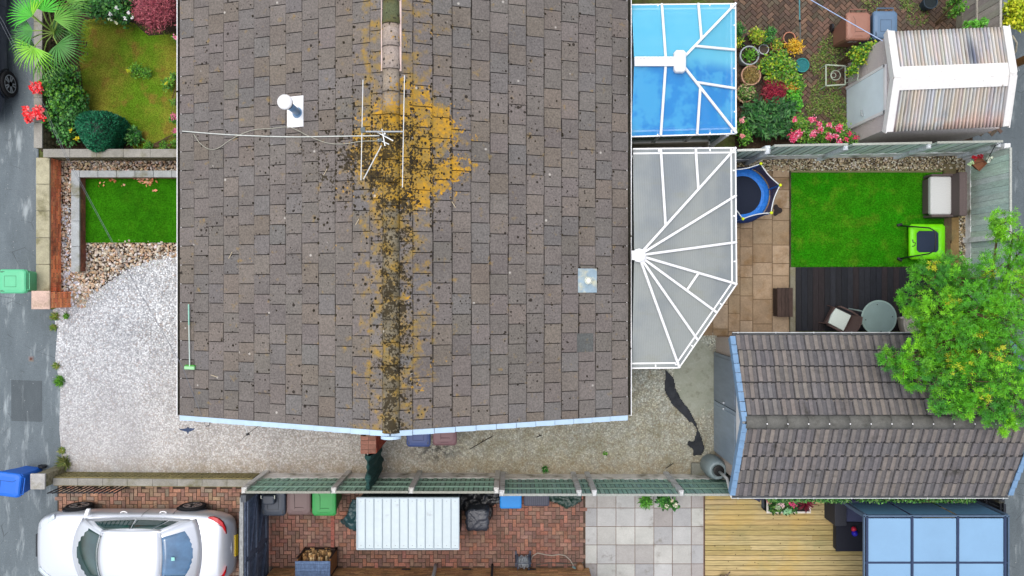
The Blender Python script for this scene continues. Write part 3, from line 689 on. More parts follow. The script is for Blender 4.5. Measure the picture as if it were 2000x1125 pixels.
# ---------------------------------------------------------------- house
HE, HR = 2.5, 4.43
eL, eR, rX = -7.34, 2.55, -2.405; GY = -2.84; NY = 9.6
house = thing('house', 'wide brown tiled bungalow with lichen along its ridge', 'house', (rX, 0, 0))
def tile_slope(mb, o, e, s, L_, W_, tu, tv, cols, half=True, thick=.016, stag=.5, gapu=.007, dirt=False):
    o = Vector(o); e = Vector(e).normalized(); s = Vector(s).normalized(); n = e.cross(s)
    if n.z < 0: n = -n
    rows = int(round(W_ / tv)); tv = W_ / rows
    for r in range(rows):
        u = -(tu * stag if r % 2 else 0) + ru(-.015, .015); base = random.choice(cols)
        while u < L_:
            ua, ub = max(0, u + gapu / 2), min(L_, u + tu - gapu / 2)
            if ub - ua > .03:
                j = ru(-.003, .003); va = r * tv - .012 + ru(-.006, .006); vb = (r + 1) * tv + .01
                lo, hi = .030 + j, .008 + j
                c = vary(random.choice(cols), .05, .012)
                P4 = [o + e * ua + s * va, o + e * ub + s * va, o + e * ub + s * vb, o + e * ua + s * vb]
                top = [P4[0] + n * lo, P4[1] + n * (lo + ru(-.002, .002)), P4[2] + n * hi, P4[3] + n * hi]; bot = [P4[0] + n * (lo - thick), P4[1] + n * (lo - thick), P4[2] - n * .006, P4[3] - n * .006]
                if (top[1] - top[0]).cross(top[2] - top[1]).z < 0: top = top[::-1]; bot = bot[::-1]
                mb.hexa(bot, top, c)
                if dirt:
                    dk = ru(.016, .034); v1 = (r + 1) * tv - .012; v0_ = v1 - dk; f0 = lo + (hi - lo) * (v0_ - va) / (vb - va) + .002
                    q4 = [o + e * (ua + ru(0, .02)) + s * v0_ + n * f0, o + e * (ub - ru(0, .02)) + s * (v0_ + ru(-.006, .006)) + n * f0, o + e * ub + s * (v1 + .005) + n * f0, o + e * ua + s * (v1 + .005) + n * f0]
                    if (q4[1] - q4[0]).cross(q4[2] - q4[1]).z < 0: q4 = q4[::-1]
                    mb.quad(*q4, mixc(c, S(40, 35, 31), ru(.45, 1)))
            u += tu
TC = [S(116, 110, 105), S(119, 112, 107), S(113, 107, 103), S(117, 110, 106), S(115, 109, 103), S(119, 110, 101), S(114, 110, 107), S(120, 112, 105)]
Lr = NY - GY
for (ex, nm) in ((eL, -1), (eR, 1)):
    sv = Vector((rX - ex, 0, HR - HE)); W_ = sv.length
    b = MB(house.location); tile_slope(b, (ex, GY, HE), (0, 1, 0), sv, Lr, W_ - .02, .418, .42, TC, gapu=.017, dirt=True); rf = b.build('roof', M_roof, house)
    b = MB(house.location); n_ = Vector((-(HR - HE) * (1 if nm < 0 else -1), 0, abs(rX - ex))).normalized()
    q = [Vector((ex, GY, HE)), Vector((rX, GY, HR)), Vector((rX, NY, HR)), Vector((ex, NY, HE))]
    if nm < 0: q = [q[0], q[3], q[2], q[1]]
    dn = n_ * -.012; b.hexa([v + dn - n_ * .08 for v in q][::1], [v + dn for v in q][::1]); b.build('roof_deck', mat('roofing_felt', S(40, 36, 32), rough=1), house)
# ridge tiles
b = MB(house.location); y = GY - .03; k = 0
while y < NY:
    L1 = .45; repair = 4.3 < y < 6.4
    def rt(u, v):
        a = PI * (-.42 + .84 * u); r = .175 + (.012 if v < .5 else 0)
        return (rX + .01 + r * math.sin(a), y + .004 + v * (L1 - .012), HR - .09 + r * math.cos(a) * .9 + .01 * (1 - v))
    b.grid(rt, 10, 2, S(92, 98, 70) if 4.9 < y < 5.4 else S(78, 80, 58) if 2.75 < y < 3.1 else vary(S(172, 158, 148) if repair else S(158, 146, 132) if y > 3.1 else S(122, 114, 96), .08)); y += L1
b.smooth = True; rg = b.build('ridge_tiles', M_roof, house, solid=.015)
b = MB(house.location)
for k in range(7): yy = 4.35 + k * .45; b.grid(lambda u, v, yy=yy: (rX + .01 + .182 * math.sin(PI * (-.45 + .9 * u)), yy + (v - .5) * .022, HR - .088 + .176 * math.cos(PI * (-.45 + .9 * u)) * .92), 10, 1)
b.box(rX + .165, 4.3, HR - .13, rX + .215, 7.6, HR - .045); b.box(rX - .19, 4.3, HR - .12, rX - .165, 7.6, HR - .05)
b.build('ridge_mortar', mat('pink_mortar', S(224, 200, 190), n=(12, .12), bump=(30, .6, .01), rough=1), house, solid=.008)
# verge caps along the gable
for (ex, nm) in ((eL, -1), (eR, 1)):
    sv = Vector((rX - ex, 0, HR - HE)); W_ = sv.length; s = sv.normalized(); n_ = Vector((-s.z * (1 if s.x > 0 else -1), 0, abs(s.x)))
    for (YY, dd) in ((GY, -1),):
        b = MB(house.location); k = 12
        for i in range(k):
            A = Vector((ex, YY, HE)) + s * (i * W_ / k + .008); B = Vector((ex, YY, HE)) + s * ((i + 1) * W_ / k - .008)
            up0, up1 = .055, .035
            pr = [(0.02, up0), (-.09, up0 - .004), (-.095, -.11), (-.08, -.11), (-.08, up0 - .03), (.02, up0 - .03)]
            r0 = [A + Vector((0, y * 1.0, 0)) + n_ * z for y, z in pr]; r1 = [B + Vector((0, y * .93, 0)) + n_ * (z - .018) for y, z in pr]
            if nm > 0: r0 = r0[::-1]; r1 = r1[::-1]
            b.rings([r0, r1])
        b.build('verge_cap', M_bluew, house)
b = MB(house.location); b.rings([[(rX + .2 * math.cos(a), GY - .15 + dy, HR - .1 + .2 * math.sin(a) * .8) for a in [PI * j / 10 for j in range(11)]] + [(rX - .16, GY - .15 + dy, HR - .12), (rX + .16, GY - .15 + dy, HR - .12)] for dy in (0, .06)]); b.build('ridge_end_cap', M_bluew, house)
# gutters full of moss, fascias
for (gx_, sx) in ((eL, -1), (eR, 1)):
    b = MB(house.location)
    pr = [(.0, .03), (0, -.07), (.055, -.10), (.11, -.07), (.115, .0), (.10, .0), (.095, -.06), (.055, -.082), (.015, -.06), (.015, .03)]
    r0 = [(gx_ + sx * (x - .008), GY, HE - .01 + z) for x, z in pr]; r1 = [(x, NY, z) for x, y, z in r0]
    if sx > 0: r0, r1 = r0[::-1], r1[::-1]
    b.rings([r0, r1]); gt = b.build('gutter', M_white, house)
    b = MB(house.location); b.box(gx_ + sx * .092, GY + .02, HE - .07, gx_ + sx * -.03, NY, HE - .02); b.build('gutter_debris', mat('gutter_moss', S(40, 38, 30), n=(14, .7), bump=(20, 1, .04), rough=1), house)
# walls with windows and doors
b = MB(house.location); wl, wr, wy0, wy1 = eL + .28, eR - .28, GY + .12, NY - .1
b.rings([[(wl, wy0, -.05), (wr, wy0, -.05), (wr, wy1, -.05), (wl, wy1, -.05)], [(wl, wy0, HE - .1), (wr, wy0, HE - .1), (wr, wy1, HE - .1), (wl, wy1, HE - .1)]])
for yy in (wy0, wy1): b.add([(wl, yy, HE - .1), (wr, yy, HE - .1), (rX, yy, HR - .18)], [(0, 1, 2)])
b.build('wall', mat('buff_brick_wall', S(168, 128, 98), n=(8, .15), n2=(2, .1), bump=(30, .3, .01), rough=.9), house)
def window(parent, cen, w_, h_, nx, ny, out=.02):
    """window on a vertical wall whose outward normal is (nx,ny)"""
    cx, cy, cz = cen; n = Vector((nx, ny, 0)); d = Vector((-ny, nx, 0))
    b = MB(parent.location); c = Vector(cen)
    for (u, v, a, e) in ((-w_ / 2, 0, .06, h_), (w_ / 2, 0, .06, h_), (0, h_ / 2, w_ + .06, .06), (0, -h_ / 2, w_ + .06, .06), (0, 0, .05, h_)):
        q = c + d * u + Vector((0, 0, v)); b.beam(q - d * a / 2 + n * out, q + d * a / 2 + n * out, .05, e, up=(0, 0, 1))
    f = b.build('window', M_white, parent)
    b = MB(parent.location); b.beam(c - d * w_ / 2 + n * .005, c + d * w_ / 2 + n * .005, .012, h_, up=(0, 0, 1)); g_ = b.build('pane', M_glass, f); return f
for yy, ww in ((-1.2, 1.4), (1.6, 2.0), (5.0, 2.0), (7.6, 1.4)): window(house, (wl, yy, 1.45), ww, 1.1, -1, 0)
window(house, (wr, 8.3, 1.45), 1.2, 1.1, 1, 0); window(house, (-5.3, wy0, 1.45), 1.0, 1.0, 0, -1); window(house, (.6, wy0, 1.6), .8, .8, 0, -1)
# soil vent pipe with white flashing
def on_roof(px, py, side):
    z = 3.0
    for _ in range(30):
        x, y, _z = U(px, py, z); z = HE + (HR - HE) * ((x - eL) / (rX - eL) if side < 0 else (eR - x) / (eR - rX))
    return x, y, z
sL = Vector((rX - eL, 0, HR - HE)).normalized(); nL = Vector((-sL.z, 0, sL.x)); sR = Vector((rX - eR, 0, HR - HE)).normalized(); nR = Vector((sR.z, 0, -sR.x))
x, y, z = on_roof(583, 221, -1); base = Vector((x, y, z))
vent = MB(house.location, S(120, 155, 190)); top = Vector(U(547, 198, z + .92))
vent.tube([base + Vector((-.0, 0, .0)), Vector((x, y, z + .86))], .075, 16); vent.tube([Vector((x, y, z)), Vector((x, y, z + .1))], .13, 16, r1=.09)
vent.smooth = True; vp = vent.build('vent_pipe', mat('blue_grey_pipe', attr=True, rough=.4, n=(4, .08)), house)
vb = MB(house.location); vb.lathe((x, y, z + .84), [(.09, 0), (.13, .03), (.13, .09), (.10, .1)], 20, S(70, 80, 100)); vb.build('vent_collar', M_plas, vp)
vb = MB(house.location); vb.lathe((x, y, z + .95), [(.13, 0), (.15, .02), (.145, .05), (.09, .08), (0.01, .09)], 24); vb.smooth = True; vb.build('vent_cap', M_white, vp)
fx, fy, fz = on_roof(579, 220, -1); c0 = Vector((fx, fy, fz)) + nL * .045
vb = MB(house.location); q = [c0 + sL * a + Vector((0, b_, 0)) for a, b_ in ((-.20, -.31), (.20, -.31), (.20, .33), (-.20, .33))]; vb.hexa([v - nL * .02 for v in q], q); vb.build('flashing', M_white, vp)
# small round vent with lead flashing on the other slope
fx, fy, fz = on_roof(1147, 548, 1); c0 = Vector((fx, fy, fz)) + nR * .045
vb = MB(house.location, S(176, 196, 206)); q = [c0 + sR * a + Vector((0, b_, 0)) for a, b_ in ((.24, -.26), (.24, .26), (-.21, .26), (-.21, -.26))]
if (q[1] - q[0]).cross(q[2] - q[1]).z < 0: q = q[::-1]
vb.hexa([v - nR * .02 for v in q], q); fl = vb.build('lead_flashing', mat('lead_sheet', S(166, 188, 200), n=(7, .14), bump=(8, .6, .02), rough=.5, metal=.3, blend=[(S(215, 215, 190), 5, .58, .1)]), house)
vb = MB(house.location); c1 = c0 + Vector((0, 0, .0)); vb.lathe(c1, [(.085, -.02), (.085, .05), (.075, .07), (0.005, .075)], 20); vb.build('vent_cowl', mat('ivory_plastic', S(226, 230, 214), rough=.4), fl)
vb = MB(house.location)
for k in range(14): a = 2 * PI * k / 14; vb.obox((c1.x + .062 * math.cos(a), c1.y + .062 * math.sin(a), c1.z + .0705), (.016, .010, .012), a)
vb.build('vent_slots', M_dark, fl)
# odd replacement slate
q0 = Vector(on_roof(1142, 669, 1)); vb = MB(house.location); q = [q0 + nR * .036 + sR * a + Vector((0, b_, 0)) for a, b_ in ((.2, -.2), (.2, .2), (-.19, .2), (-.19, -.2))]
if (q[1] - q[0]).cross(q[2] - q[1]).z < 0: q = q[::-1]
vb.hexa([v - nR * .01 for v in q], q, S(96, 98, 96)); vb.build('replacement_tile', M_roof, house)
# moss cushions along tile edges (real little lumps)
vb = MB(house.location); vs0, fs0 = ico()
for _ in range(1500):
    px, py = (random.gauss(775, 75), random.gauss(290, 75)) if rnd() < .45 else (random.gauss(765, 26), ru(300, 830)) if rnd() < .3 else (ru(355, 1225), ru(5, 805))
    side = -1 if px < 762 else 1
    if not (358 < px < 1225 and 2 < py < 810): continue
    x, y, z = on_roof(px, py, side); r = ru(.006, .022) * (1.3 if 600 < px < 900 else 1)
    if rnd() < .6: x = round((x - rX) / .3875) * .3875 + rX + ru(-.012, .012)
    nn = nL if side < 0 else nR; z = HE + (HR - HE) * ((x - eL) / (rX - eL) if side < 0 else (eR - x) / (eR - rX)) + .03
    vb.add([(x + v.x * r * 1.1, y + v.y * r * ru(1, 1.5), z + v.z * r * .5) for v in vs0], fs0, vary(S(50, 44, 32), .3))
o_ = vb.build('moss_cushions', mat('moss', attr=True, rough=1), house); o_['kind'] = 'stuff'

# ---------------------------------------------------------------- conservatories
def bar3(mb, a, b_, w_=.055, h_=.06, lift=.035, c=None):
    a = Vector(a) + Vector((0, 0, lift)); b_ = Vector(b_) + Vector((0, 0, lift)); mb.beam(a, b_, w_, h_, c)
def conservatory(label, ring, closed_pts, panels, bars, hub, roofmat, ridge=None, minor=(), zc=2.25):
    """ring: eave outline (world xy) running house -> round -> house; panels: list of 3-D polygons; bars: list of 3-D segments"""
    cx_ = sum(p[0] for p in ring) / len(ring); cy_ = sum(p[1] for p in ring) / len(ring)
    t = thing('conservatory', label, 'conservatory', (cx_, cy_, 0))
    for pn in panels:
        b = MB(t.location); pn = [Vector(p) for p in pn]
        if (pn[1] - pn[0]).cross(pn[2] - pn[1]).z < 0: pn = pn[::-1]
        b.hexa([p - Vector((0, 0, .025)) for p in pn], pn); b.build('roof_panel', roofmat, t)
    for (a, c) in bars:
        b = MB(t.location); bar3(b, a, c); b.build('glazing_bar', M_white, t, bevel=.012)
    for (a, c) in minor:
        b = MB(t.location); bar3(b, a, c, .05, .05, .03); b.build('glazing_bar', M_white, t, bevel=.01)
    b = MB(t.location)      # box gutter: inner and outer rails with brackets
    cm = Vector((cx_, cy_, 0)); inn = []
    for i, p in enumerate(ring):
        v = Vector((p[0], p[1], 0)); inn.append(v)
    for i in range(len(ring) - 1):
        A, B = inn[i], inn[i + 1]; d = (B - A).normalized(); n = Vector((d.y, -d.x, 0))
        if n.dot(cm - A) < 0: n = -n
        b.beam(A + Vector((0, 0, zc)), B + Vector((0, 0, zc)), .03, .05); b.beam(A + n * .11 + Vector((0, 0, zc + .03)), B + n * .11 + Vector((0, 0, zc + .03)), .035, .06)
        b.beam(A + n * .06 + Vector((0, 0, zc - .06)), B + n * .06 + Vector((0, 0, zc - .06)), .13, .02)
        m_ = max(1, int((B - A).length / .8))
        for k in range(m_): q = A + d * ((k + .5) * (B - A).length / m_); b.beam(q + Vector((0, 0, zc + .02)), q + n * .11 + Vector((0, 0, zc + .03)), .03, .03)
    b.build('gutter', M_white, t)
    b = MB(t.location); pts2 = []
    for i in range(len(ring) - 1):
        A, B = inn[i], inn[i + 1]; d = (B - A).normalized(); n = Vector((d.y, -d.x, 0))
        if n.dot(cm - A) < 0: n = -n
        b.beam(A + n * .06 + Vector((0, 0, zc - .035)), B + n * .06 + Vector((0, 0, zc - .035)), .10, .015)
    b.build('gutter_bed', mat('gutter_grime', S(112, 104, 104), n=(9, .5), rough=.9), t)
    fr_, gl, wb = MB(t.location), MB(t.location), MB(t.location)
    for i in range(len(ring) - 1):
        A, B = inn[i], inn[i + 1]; d = (B - A).normalized(); n = Vector((d.y, -d.x, 0))
        if n.dot(cm - A) < 0: n = -n
        A = A + n * .17; B = B + n * .17; m_ = max(1, int((B - A).length / .75))
        wb.beam(A + Vector((0, 0, .28)), B + Vector((0, 0, .28)), .1, .6)
        gl.beam(A + Vector((0, 0, 1.38)), B + Vector((0, 0, 1.38)), .012, 1.6)
        for z in (.6, 1.7, 2.16): fr_.beam(A + Vector((0, 0, z)), B + Vector((0, 0, z)), .07, .06)
        for k in range(m_ + 1): q = A + (B - A) * k / m_; fr_.beam(q + Vector((0, 0, .6)), q + Vector((0, 0, 2.18)), .07, .07, up=(0, 1, 0))
    wb.build('dwarf_wall', mat('pale_render', S(196, 186, 168), n=(10, .1)), t); f = fr_.build('window_frame', M_white, t); gl.build('window_glass', mat('green_glass', S(104, 150, 142), rough=.08, spec=.7, alpha=.75), t)
    b = MB(t.location)
    for i in range(len(ring) - 1):
        A, B = inn[i], inn[i + 1]; d = (B - A).normalized(); n = Vector((d.y, -d.x, 0))
        if n.dot(cm - A) < 0: n = -n
        b.beam(A + n * .34 + d * .2 + Vector((0, 0, .72 + .003 * i)), B + n * .34 - d * .2 + Vector((0, 0, .72 + .003 * i)), .24, .04)
    b.build('window_sill', M_white, t)
    if True:
        q = [(p[0], p[1], 0) for p in ring]; a_ = sum(q[i][0] * q[(i + 1) % len(q)][1] - q[(i + 1) % len(q)][0] * q[i][1] for i in range(len(q)))
        b = MB(t.location); b.poly(q if a_ > 0 else q[::-1], .02)
    b.build('floor', mat('pale_floor_tile', S(196, 204, 204), rough=.5, n=(1.3, .1)), t)
    if hub:
        hx, hy, hz, kind = hub; b = MB(t.location)
        if kind == 'box': b.bbox(hx - .13, hy - .24, hz - .05, hx + .13, hy + .24, hz + .09, .05)
        else:
            b.lathe((hx, hy, hz - .03), [(.12, 0), (.15, .03), (.15, .1), (.10, .13), (.01, .14)], 12); b.box(hx - .16, hy - .1, hz, hx - .0, hy + .1, hz + .09)
        b.build('finial', M_white, t, bevel=.008)
    if ridge:
        b = MB(t.location); (a, c) = ridge; b.beam(Vector(a) + Vector((0, 0, .03)), Vector(c) + Vector((0, 0, .03)), .2, .07)
        rd = b.build('ridge', M_white, t, bevel=.01); b = MB(t.location); n = int((c[0] - a[0]) / .08)
        for k in range(n): b.obox((a[0] + .05 + k * .08, a[1] + .07, a[2] + .085), (.05, .03, .05), 0)
        b.build('ridge_crest', M_white, rd)
    return t
ez = 2.25; hx = 2.64
def E(px, py): return U(px, py, ez)
# blue one
NW, NE, SE, SW = E(1234, 10), E(1436, 8), E(1437, 261), E(1233, 267); hub = U(1327, 121, 2.98); rw = (hx, hub[1], 2.98)
def I(p, q, t_): return tuple(a + (b_ - a) * t_ for a, b_ in zip(p, q))
def pk(p, q, px, zf=None):
    """point on segment p-q whose picture x is px"""
    best = min((abs(((I(p, q, i / 400)[0]) * F / (H - I(p, q, i / 400)[2]) + CX) - px), i) for i in range(401))[1]; return I(p, q, best / 400)
nwi, nei, sei, swi = [(p[0], p[1], 2.27) for p in (NW, NE, SE, SW)]
tb1, tb2 = pk(nwi, nei, 1292), pk(nwi, nei, 1363); bb1, bb2 = pk(swi, sei, 1290), pk(swi, sei, 1361)
r1 = pk(rw, hub, 1300); h1 = I(hub, nei, .33); h2 = I(hub, sei, .33)
hN = pk(hub, nei, 1369); hS = pk(hub, sei, 1367); eN = E(1435, 99); eN = (eN[0], eN[1], 2.27); eS = E(1435, 174); eS = (eS[0], eS[1], 2.27)
hN2 = pk(hub, nei, 1356); hS2 = pk(hub, sei, 1359)
conservatory('white framed conservatory with bright blue tinted glass roof', [NW, NE, SE, SW], None,
    [[nwi, tb1, r1, rw], [tb1, tb2, hN, hub, r1], [tb2, nei, hN], [nei, eN, hN2], [eN, eS, hS2, hub, hN2], [eS, sei, hS2], [sei, bb2, hS], [bb2, bb1, r1, hub, hS], [bb1, swi, rw, r1]],
    [(tb1, r1), (tb2, hN), (hub, nei), (hub, sei), (hN2, eN), (hS2, eS), (bb1, r1), (bb2, hS)], (hub[0], hub[1], 3.0, 'box'), M_blue, ridge=(rw, hub))
# grey polycarbonate one with fan of bars
R1, R2, R3, R4, R5, R0 = E(1236, 291), E(1436, 289), E(1438, 555), E(1326, 718), E(1234, 719), None
hub = U(1247, 499, 2.98); hb = (hub[0], hub[1], 2.98); r_ = [(p[0], p[1], 2.27) for p in (R1, R2, R3, R4, R5)]
t1, t2 = pk(r_[0], r_[1], 1290), pk(r_[0], r_[1], 1358)
def py_on(p, q, py):
    best = min((abs((CY - I(p, q, i / 400)[1] * F / (H - I(p, q, i / 400)[2])) - py), i) for i in range(401))[1]; return I(p, q, best / 400)
e1, e2 = py_on(r_[1], r_[2], 382), py_on(r_[1], r_[2], 473); d1, d2 = py_on(r_[2], r_[3], 611), py_on(r_[2], r_[3], 665)
m1 = I(hb, r_[1], .28); m2 = I(hb, r_[1], .62); w1 = (hx, hb[1], 2.98)
m1 = pk(hb, r_[1], 1299); m2 = pk(hb, r_[1], 1363)
conservatory('white framed conservatory with fan shaped grey polycarbonate roof', [R1, R2, R3, R4, R5], None,
    [[r_[0], t1, m1, hb, w1], [t1, t2, m2, m1], [t2, r_[1], m2], [r_[1], e1, hb], [e1, e2, hb], [e2, r_[2], hb], [r_[2], d1, hb], [d1, d2, hb], [d2, r_[3], hb], [r_[3], r_[4], w1, hb]],
    [(t1, m1), (t2, m2), (hb, r_[1]), (hb, e1), (hb, e2), (hb, r_[2]), (hb, d1), (hb, d2), (hb, r_[3])], (hb[0], hb[1], 3.0, 'round'), M_poly,
    minor=[(I(hb, r_[2], .60), I(hb, d1, .60))])

# ---------------------------------------------------------------- garage
gE, gR = 2.28, 3.22; gY0, gY1 = -4.62, -1.10; gX0, gX1 = 4.97, 11.14; gm = (gY0 + gY1) / 2
gar = thing('garage', 'detached garage with grey profiled tile roof and double doors', 'garage', (8, gm, 0))
def prof_slope(mb, o, e, s, L_, W_, tu, rows, cols):
    o = Vector(o); e = Vector(e).normalized(); s = Vector(s).normalized(); n = e.cross(s)
    flip = n.z < 0
    if flip: n = -n
    tv = W_ / rows; nt_ = int(round(L_ / tu)); tu = L_ / nt_
    pf = [(0, .000), (.04, .028), (.24, .034), (.28, .004), (.38, .010), (.49, .0), (.53, .028), (.73, .034), (.77, .004), (.87, .010), (.975, .0), (.985, -.01)]
    for r in range(rows):
        sh_ = ru(-.05, .05)
        for i in range(nt_):
            c = vary(random.choice(cols), .06, .012); j = ru(-.003, .004); vj = ru(-.006, .006)
            va, vb_ = r * tv - .02 + vj, (r + 1) * tv + .02
            A = [o + e * (sh_ + (i + f) * tu) + s * va + n * (h + .028 + j) for f, h in pf]; B = [o + e * (sh_ + (i + f) * tu) + s * vb_ + n * (h + .004) for f, h in pf]; C = [a - n * .03 for a in A]
            k = len(pf)
            for q in range(k - 1):
                f_ = [(C[q], C[q + 1], A[q + 1], A[q])]; top = (A[q], A[q + 1], B[q + 1], B[q])
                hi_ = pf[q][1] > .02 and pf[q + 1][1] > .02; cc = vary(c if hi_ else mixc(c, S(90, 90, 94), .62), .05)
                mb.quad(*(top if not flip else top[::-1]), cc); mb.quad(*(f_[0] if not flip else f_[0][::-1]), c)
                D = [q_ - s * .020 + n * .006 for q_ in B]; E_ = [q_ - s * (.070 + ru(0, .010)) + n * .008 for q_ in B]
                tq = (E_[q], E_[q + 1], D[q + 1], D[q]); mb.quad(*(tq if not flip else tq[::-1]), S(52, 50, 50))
GC = [S(126, 119, 114), S(122, 116, 112), S(130, 122, 115), S(118, 113, 112), S(126, 119, 112), S(116, 112, 112)]
for (yy, sg) in ((gY1, -1), (gY0, 1)):
    sv = Vector((0, (gm - yy), gR - gE)); b = MB(gar.location); prof_slope(b, (gX0, yy, gE), (1, 0, 0), sv, gX1 - gX0, sv.length - .10, .38, 5, GC); b.build('roof', M_gar, gar)
    b = MB(gar.location); n_ = Vector((0, -sv.z * (1 if sv.y > 0 else -1), abs(sv.y))).normalized(); q = [Vector((gX0 + .02, yy, gE)), Vector((gX1 - .02, yy, gE)), Vector((gX1 - .02, gm, gR)), Vector((gX0 + .02, gm, gR))]
    if sg < 0: q = q[::-1]
    b.hexa([v - n_ * .06 for v in q], [v - n_ * .012 for v in q]); b.build('roof_deck', MATS['roofing_felt'], gar)
b = MB(gar.location); n = 14
for k in range(n):
    x0 = gX0 + k * (gX1 - gX0) / n; x1 = gX0 + (k + 1) * (gX1 - gX0) / n - .006
    b.grid(lambda u, v: (x0 + v * (x1 - x0), gm + .135 * math.sin(PI * (-.46 + .92 * u)), gR - .065 + .125 * math.cos(PI * (-.46 + .92 * u)) + (.004 if v < .5 else 0)), 10, 2, vary(S(104, 103, 98), .04))
b.smooth = True; b.build('ridge_tiles', M_gar, gar, solid=.015)
b = MB(gar.location)
for k in range(1, n): x0 = gX0 + k * (gX1 - gX0) / n; b.lathe((x0, gm - .02, gR + .062), [(.018, 0), (.016, .012), (.003, .016)], 8)
b.build('ridge_clips', M_white, gar)
for X_, sg in ((gX0, -1), (gX1, 1)):
    b = MB(gar.location)
    for (yy) in (gY1, gY0):
        k = 9; A0 = Vector((X_, yy, gE)); B0 = Vector((X_, gm, gR)); s = (B0 - A0).normalized(); n_ = Vector((0, -s.z * (1 if s.y > 0 else -1), abs(s.y))); L_ = (B0 - A0).length
        for i in range(k):
            a = A0 + s * (i * L_ / k + .010); c = A0 + s * ((i + 1) * L_ / k - .010)
            cs = [(.03, .075), (-.09, .07), (-.095, -.08), (-.08, -.08), (-.07, .045), (.03, .05)]
            r0 = [a + Vector((sg * -x, 0, 0)) + n_ * z for x, z in cs]; r1 = [c + Vector((sg * -x * .9, 0, 0)) + n_ * (z - .014) for x, z in cs]
            b.rings([r0, r1])
    b.build('verge_cap', mat('steel_blue_verge', S(122, 156, 190), rough=.4, n=(7, .12)), gar)
b = MB(gar.location)
for yy, sg in ((gY1, 1), (gY0, -1)):
    A = (gX0 - .02, yy + sg * .07, gE - .02); B = (gX1, yy + sg * .07, gE - .02); b = MB(gar.location); b.beam(A, B, .07, .05); gt = b.build('gutter', mat('grey_gutter', S(70, 72, 74), rough=.6, n=(9, .4)), gar)
    b = MB(gar.location); b.beam((A[0], yy + sg * .10, gE), (B[0], yy + sg * .10, gE), .016, .05)
    for k in range(8): b.lathe((gX0 + .1 + k * .85, yy + sg * .10, gE + .02), [(.02, 0), (.02, .015), (.002, .02)], 6)
    b.build('gutter_lip', mat('gutter_lip', S(196, 200, 200), rough=.5, n=(9, .15)), gt)
b = MB(gar.location); w0, w1, v0, v1 = 5.17, 10.95, -4.45, -1.24
b.rings([[(w0, v0, -.05), (w1, v0, -.05), (w1, v1, -.05), (w0, v1, -.05)], [(w0, v0, gE - .05), (w1, v0, gE - .05), (w1, v1, gE - .05), (w0, v1, gE - .05)]])
for X_ in (w0, w1): b.add([(X_, v0, gE - .05), (X_, v1, gE - .05), (X_, gm, gR - .1)], [(0, 1, 2)])
b.build('wall', mat('pebbledash', S(206, 192, 180), n=(60, .25), bump=(70, 1, .02), rough=1), gar)
b = MB(gar.location); b.prism([(0, 0), (1, 0)], 0, 0) if False else None
b.hexa([(w0 - .1, gY0 + .25, gE - .12), (w0 - .02, gY0 + .25, gE - .12), (w0 - .02, gY1 - .25, gE - .12), (w0 - .1, gY1 - .25, gE - .12)], [(w0 - .1, gm - .05, gR - .1), (w0 - .02, gm - .05, gR - .1), (w0 - .02, gm + .05, gR - .1), (w0 - .1, gm + .05, gR - .1)]); b.build('gable_board', M_white, gar)
for k, (ya, yb, c) in enumerate([(-1.62, -2.82, S(122, 136, 152)), (-2.84, -4.12, S(142, 160, 176))]):
    b = MB(gar.location, c); b.box(w0 - .06, yb, .03, w0 - .015, ya, 2.05); b.box(w0 - .075, yb + .08, .15, w0 - .06, ya - .08, 1.95, vary(c, .05)); dr = b.build('door', mat('grey_door_panel', attr=True, rough=.35, spec=.5, n=(2, .14, (1, 5, 1))), gar, bevel=.006)
    b = MB(gar.location); b.lathe((w0 - .09, -2.76 if k == 0 else -2.9, 1.05), [(.02, 0), (.03, .02), (.03, .05), (.01, .06)], 10); b.build('handle', M_metal, dr)
window(gar, (w1, gm, 1.4), 1.0, .8, 1, 0)

# ---------------------------------------------------------------- corrugated-roof shed (top right)
sh = thing('garden_shed', 'pebbledash shed with stained corrugated roof and white ridge board', 'shed', (9.9, 4.7, 0))
sE, sR = 2.18, 2.66
a0, a1 = U(1738, 62, sE), U(1962, 53, sE); c0_, c1_ = U(1735, 258, sE), U(1962, 247, sE); r0_, r1_ = U(1750, 153, sR), U(1975, 145, sR)
for (p, q) in ((a0, a1), (c0_, c1_)):
    b = MB(sh.location); nn = 150; 
    def cf(u, v):
        lo = I(p, q, u); hi = I(r0_, r1_, u); s = I(lo, hi, v); return (s[0], s[1], s[2] + .028 * math.sin(u * 2 * PI * 33))
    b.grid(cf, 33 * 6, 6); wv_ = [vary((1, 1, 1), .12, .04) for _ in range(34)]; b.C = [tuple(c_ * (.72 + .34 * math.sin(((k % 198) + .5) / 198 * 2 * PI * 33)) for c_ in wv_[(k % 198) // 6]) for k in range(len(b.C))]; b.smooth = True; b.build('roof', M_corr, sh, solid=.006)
b = MB(sh.location)
for sgn in (1, -1):
    e_ = I(a0, r0_, .77) if sgn > 0 else I(c0_, r0_, .77); f_ = I(a1, r1_, .77) if sgn > 0 else I(c1_, r1_, .77)
    q = [Vector(r0_), Vector(r1_), Vector(f_), Vector(e_)]
    if (q[1] - q[0]).cross(q[2] - q[1]).z < 0: q = q[::-1]
    b.hexa([v + Vector((0, 0, .025)) for v in q], [v + Vector((0, 0, .055)) for v in q])
b.build('ridge_board', M_whitew, sh)
for (p, q, r) in ((a0, c0_, r0_), (a1, c1_, r1_)):
    b = MB(sh.location); sx = -1 if p is a0 else 1
    for m_ in (p, q):
        A = Vector(m_) + Vector((0, 0, .05)); B = Vector(r) + Vector((0, 0, .075)); b.beam(A, B, .15, .03)
        b.beam(A + Vector((sx * .075, 0, -.08)), B + Vector((sx * .075, 0, -.08)), .025, .18)
    b.build('verge_board', M_whitew, sh)
